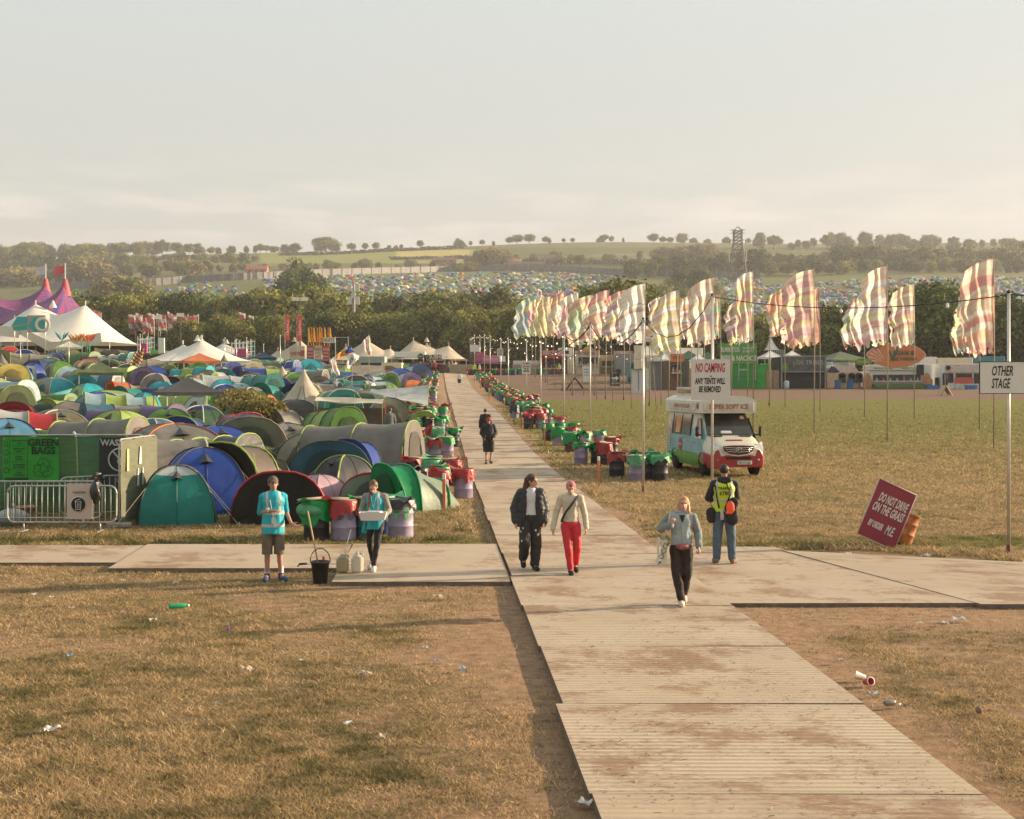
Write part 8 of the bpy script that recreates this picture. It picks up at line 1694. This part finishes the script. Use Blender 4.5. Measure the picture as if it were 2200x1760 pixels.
# far figures by the stalls
for i,(a,Y,c,cn,where) in enumerate(((1020,196,(.5,.6,.05),'yellow','before the pink stall'),(1030,196,(.25,.22,.2),'grey','before the pink stall'),(964,197,(.2,.2,.2),'dark','before the hessian screen'),(934,198,(.4,.05,.05),'red','before the sushi stall'),(925,198,(.05,.05,.05),'black','before the sushi stall'),(1201,197,(.45,.6,.05),'lime','before the red stall'))):
    o,J,hf,hr=person(a,0,1.75,R(60*i),f'tiny figure in a {cn} top {where}',dict(anR=(-.09,-.08,.09)),SK,vox=.03,wy=((a-1100)/F*Y,Y)); jacket(o,J,mat('top_'+cn,c),'top',1.1,.9,1.1,.9,None,0,.07,.03); legs(o,J,BKC,'trousers')
# ---------------------------------------------------------------- tools by the volunteers
X,Y,z=hit(688,1256,15); bk=thing('bucket','black plastic bucket with its handle up, holding a broom','bucket',(X,Y,z+.01)); q=MB(); q.lathe([(.01,.0),(.115,0),(.12,.01),(.155,.34),(.172,.34),(.172,.365),(.145,.365),(.11,.02),(.01,.02)],22); q.build('pail',mat('black_plastic',(.03,.028,.028),.4,.2,6),bk); q=MB(); q.tube([(.17*math.cos(t*PI/10),0,.36+.22*math.sin(t*PI/10)) for t in range(11)],.009,6); q.build('handle',mat('black_plastic',(.03,.028,.028),.4,.2,6),bk)
br=thing('broom','wooden broom handle leaning out of the black bucket','broom',(X+.02,Y,z+.03)); q=MB(); q.tube([(.0,0,.02),(-.24,.06,1.18)],.014,8); q.build('handle',mat('broom_wood',(.48,.32,.18),.7,.15,4),br); q=MB(); q.tube([(.04,0,.30),(.03,.02,.42)],.02,6); q.build('red_tag',REDP,br)
for (a,b_,c,lab,hh) in ((736,1244,(.50,.42,.28),'cloudy amber plastic jerrycan left of the white one',.33),(768,1243,(.68,.64,.54),'milky white plastic jerrycan on the side path',.36)):
    X,Y,z=hit(a,b_,15); o=thing('jerrycan',lab,'container',(X,Y,.075)); q=MB(); q.box((0,0,hh*.40),(.21,.17,hh*.8),bev=.04); q.lathe([(.09,hh*.78),(.045,hh*.9),(.035,hh*.92),(.035,hh*.98)],12); q.build('body',mat('jerry_'+lab[:5],c,.3,.05,3,0,0,.35),o); q=MB(); q.lathe([(.038,hh*.96),(.038,hh*1.03),(.01,hh*1.03)],12); q.build('cap',WHT,o); q=MB(); q.tube([(.04,0,hh*.93),(.09,0,hh*.92),(.105,0,hh*.78)],.014,6); q.build('handle',mat('jerry_'+lab[:5],c,.3,.05,3,0,0,.35),o)
X,Y,z=hit(740,1243,15); o=thing('paint_stick','thin pale stick leaning from the jerrycans','stick',(X-.02,Y-.02,.09)); q=MB(); q.tube([(0,0,.25),(.12,.15,.72)],.008,6); q.build('rod',WHT,o); q=MB(); q.tube([(-.02,0,.1),(0,0,.27)],.014,6); q.build('grip',INK,o)
X,Y,z=hit(645,1228,15); o=thing('litter_picker','litter picker with black grip lying across the path edge','tool',(X,Y,.10)); q=MB(); q.tube([(.0,0,.02),(.95,-.02,.03)],.010,6); q.build('shaft',GALV,o); q=MB(); q.tube([(-.02,0,.02),(.12,0,.03)],.022,6); q.tube([(-.02,0,.02),(-.06,-.03,-.06)],.012,6); q.build('grip',INK,o)
# ---------------------------------------------------------------- litter and small things
def litter(px,py,kind,c,label,s=1.):
    s*=.62
    X,Y,z=hit(px,py,9); r=random.Random(px); z+=.035; o=thing(kind,label,'litter',(X,Y,z),r.random()*6)
    if kind in('crumpled_paper','plastic_wrapper','cardboard_scrap'):
        ph=r.random()*6; w,l=(.10*s,.16*s); q=MB(); q.grid(lambda u,v:Vector(((u-.5)*l,(v-.5)*w,.012+.025*s*math.sin(u*7+ph)*math.sin(v*5+ph*2)+.02*s*abs(math.sin(u*13+v*9)))),9,7,0,None,kind!='cardboard_scrap'); q.build('sheet',mat(kind+'_%02d'%int(sum(c)*20),c,.6,.1,8,0,0,.15),o)
    elif kind=='paper_cup':
        q=MB(); q.lathe([(.01,-.05),(.032,-.05),(.045,.06),(.048,.06),(.043,.055),(.03,-.045),(.01,-.045)],16,0,Matrix.Translation((0,0,.03))@Matrix.Rotation(R(75),4,'X')); q.build('cup',mat('cup_%02d'%int(sum(c)*20),c,.5,.05),o); q=MB(); q.lathe([(.042,.0),(.05,.0),(.05,.008),(.042,.008)],16,0,Matrix.Translation((0,-.055,.045))@Matrix.Rotation(R(75),4,'X')); q.build('rim',WHT,o)
    elif kind=='bottle':
        Mx=Matrix.Translation((0,0,.04))@Matrix.Rotation(R(90),4,'Y'); q=MB(); q.lathe([(.01,-.13),(.038,-.13),(.04,-.11),(.036,-.02),(.04,.05),(.03,.10),(.014,.13),(.014,.15)],16,0,Mx); q.build('body',mat('bottle_plastic_%02d'%int(sum(c)*20),c,.2,.1,6,0,0,.4),o); q=MB(); q.lathe([(.016,.145),(.016,.17),(.01,.17)],12,0,Mx); q.build('cap',WHT,o)
    elif kind=='drink_can':
        Mx=Matrix.Translation((0,0,.034))@Matrix.Rotation(R(90),4,'Y'); q=MB(); q.lathe([(.01,-.06),(.026,-.06),(.033,-.05),(.033,.045),(.026,.058),(.01,.056)],16,0,Mx); q.build('body',mat('can_%02d'%int(sum(c)*20),c,.3,.2,6,0,.6),o); q=MB(); q.tube([(.10,.01,0),(.15,.03,.01)],[.018,.004],8); q.build('paper_strip',WHT,o)
    elif kind=='stone':
        q=MB(); q.ball((0,0,.02),(.045,.035,.038),0,7); q.build('rock',mat('stone',(.20,.14,.10),.9,.2,9,.4),o)
wc=(.66,.62,.56)
for (a,b_,k,c,l,s) in ((382,1317,'bottle',(.06,.5,.22),'squashed green plastic bottle in the left grass',1.1),(492,1362,'plastic_wrapper',(.22,.08,.35),'small purple wrapper in the left grass',1),(328,1345,'crumpled_paper',wc,'white paper scrap below the green bottle',1.1),(110,1290,'crumpled_paper',wc,'white scrap near left path edge',.9),(74,1289,'plastic_wrapper',wc,'pale wrapper at the far left edge',1.2),(152,1314,'plastic_wrapper',(.6,.5,.4),'upright cream wrapper left of the green bottle',1),(265,1257,'crumpled_paper',wc,'flat white paper just below the left path',1.1),(377,1262,'crumpled_paper',wc,'flat white paper below the side path, near centre left',1.2),(150,1422,'plastic_wrapper',(.2,.32,.55),'pale blue wrapper in the left grass',1),(530,1453,'cardboard_scrap',(.60,.50,.38),'cream cardboard scrap in the middle of the left grass',1.7),(785,1457,'plastic_wrapper',(.5,.45,.38),'torn dull wrapper right of the cardboard scrap',1.5),(108,1582,'crumpled_paper',wc,'largest white crumpled paper at lower left',1.7),(940,1295,'cardboard_scrap',(.55,.44,.30),'flat tan cardboard on the bare earth left of path',2.),(995,1447,'plastic_wrapper',(.32,.42,.55),'bluish wrapper left of the main path',1.1),(938,1436,'plastic_wrapper',(.32,.42,.55),'small bluish wrapper farther left of the main path',.8),(1255,1752,'crumpled_paper',wc,'white scrap at the bottom edge beside the path',1.3),(820,1606,'cardboard_scrap',(.5,.38,.26),'tan scrap in the lower left grass',1.3),(748,1575,'plastic_wrapper',wc,'thin white wrapper in the lower left grass',1),(913,1404,'plastic_wrapper',(.4,.45,.5),'pale wrapper on the earth left of path',.8),(648,1429,'crumpled_paper',wc,'tiny white scrap mid left grass',.7),
 (1864,1478,'paper_cup',(.55,.04,.06),'red paper cup on its side right of path',1),(1850,1470,'paper_cup',(.6,.55,.45),'white paper cup behind the red one',.9),(1912,1528,'drink_can',(.3,.26,.24),'crushed grey can with a paper strip right of path',1),(2103,1547,'stone',wc,'small brown stone on the bare earth at right',1),(2060,1345,'plastic_wrapper',wc,'white plastic wrapper at the upper right dirt',2.),(2030,1348,'crumpled_paper',wc,'white scrap beside the white plastic wrapper',1.2),(1975,1348,'crumpled_paper',wc,'small white scrap at the right dirt',.9),(1878,1502,'plastic_wrapper',(.5,.5,.5),'clear wrapper below the red cup',1),(1808,1435,'crumpled_paper',(.5,.42,.35),'grey paper scrap above the red cup',1),(1823,1197,'plastic_wrapper',wc,'white wrapper in the grass below the red board',1.4),(1990,1200,'plastic_wrapper',wc,'white strip of plastic right of the red board',1.8),(1445,1035,'crumpled_paper',wc,'white scrap by the nearest right bins',1.2),(1322,1042,'plastic_wrapper',wc,'white plastic strip beside the orange post',2.2),(2135,1154,'crumpled_paper',wc,'white scrap near the right pole',1),(600,1160,'crumpled_paper',wc,'white scrap in the grass behind the man',1.),(663,1163,'plastic_wrapper',(.5,.2,.15),'orange wrapper at the foot of the black bin',1.4),(2045,1722,'cardboard_scrap',(.07,.05,.04),'dark strip lying on the near main path',1.5)):
    litter(a,b_,k,c,l,s)

X,Y,z=hit(1940,1176,15); o=thing('oil_drum','rusty orange oil drum leaning behind the red warning board','drum',(X+.05,Y+.42,z)); Mx=Matrix.Translation((0,0,.04))@Matrix.Rotation(R(19),4,'Y'); q=MB()
q.lathe([(.01,0),(.235,0),(.24,.02),(.235,.2),(.248,.215),(.235,.23),(.235,.42),(.248,.435),(.235,.45),(.235,.62),(.245,.63),(.245,.645),(.22,.645),(.22,.62),(.01,.62)],20,0,Mx); q.build('drum',mat('rusty_orange',(.50,.19,.06),.7,.3,6,.2,tint=(.22,.08,.03)),o)
q=MB(); q.lathe([(.04,.60),(.04,.64),(.01,.64)],8,0,Mx@Matrix.Translation((.1,0,0))); q.build('bung',GALV,o)
# straw, clods and scuffs of dirt dropped on the trackway
r=np.random.default_rng(12); n=3600; y=(9.**-.8+r.random(n)*(42**-.8-9**-.8))**(-1/.8); x=pcx(y)+(r.random(n)*2-1)*PW*.97; k_=r.random(n)<np.clip((fbm(x*.9,y*.7,61)-.35)*2.6,.05,1); x=x[k_];y=y[k_]; n=len(x)
zz=gz(x,y)+.0955-.03*sstep(26,60,y); a=r.random(n)*PI; l=(.006+.026*r.random(n)**3)*(1+y/60); w=.0015+.0035*r.random(n)
c,s_=np.cos(a),np.sin(a); P_=lambda u,v,h:np.stack([x+c*u-s_*v,y+s_*u+c*v,zz+h],-1)
V=np.stack([P_(-l,-w,0),P_(l,-w*.6,.0),P_(l*.9,w,.004),P_(-l*.8,w,.003)],1).reshape(-1,3); C=np.repeat(np.where((r.random(n)<.5)[:,None],np.array([[.13,.08,.05]]),np.array([[.40,.29,.16]]))*(.6+.7*r.random(n))[:,None],4,0)
tag(npmesh('straw_and_dirt',V,np.arange(4*n).reshape(-1,4),vcol('straw_bits',rough=.9),C),'straw bits and crumbs of dry mud dropped on the trackway',None,None,'stuff')
# ---------------------------------------------------------------- air
bpy.ops.mesh.primitive_cube_add(size=1); hz=bpy.context.object; hz.name='haze'; hz.data.name='haze'
hz.dimensions=(2500,2180,215+6); hz.location=(0,1040,215/2-4)
hm=bpy.data.materials.new('haze'); hm.use_nodes=True; t=hm.node_tree
for q in list(t.nodes):
    if q.type!='OUTPUT_MATERIAL': t.nodes.remove(q)
pv=t.nodes.new('ShaderNodeVolumePrincipled'); pv.inputs['Color'].default_value=(.95,.93,.98,1); pv.inputs['Density'].default_value=.00015; pv.inputs['Anisotropy'].default_value=.25
t.links.new(pv.outputs[0],[q for q in t.nodes if q.type=='OUTPUT_MATERIAL'][0].inputs['Volume'])
hz.data.materials.append(hm); tag(hz,'pale warm evening haze over the valley',None,None,'stuff')
relabel()
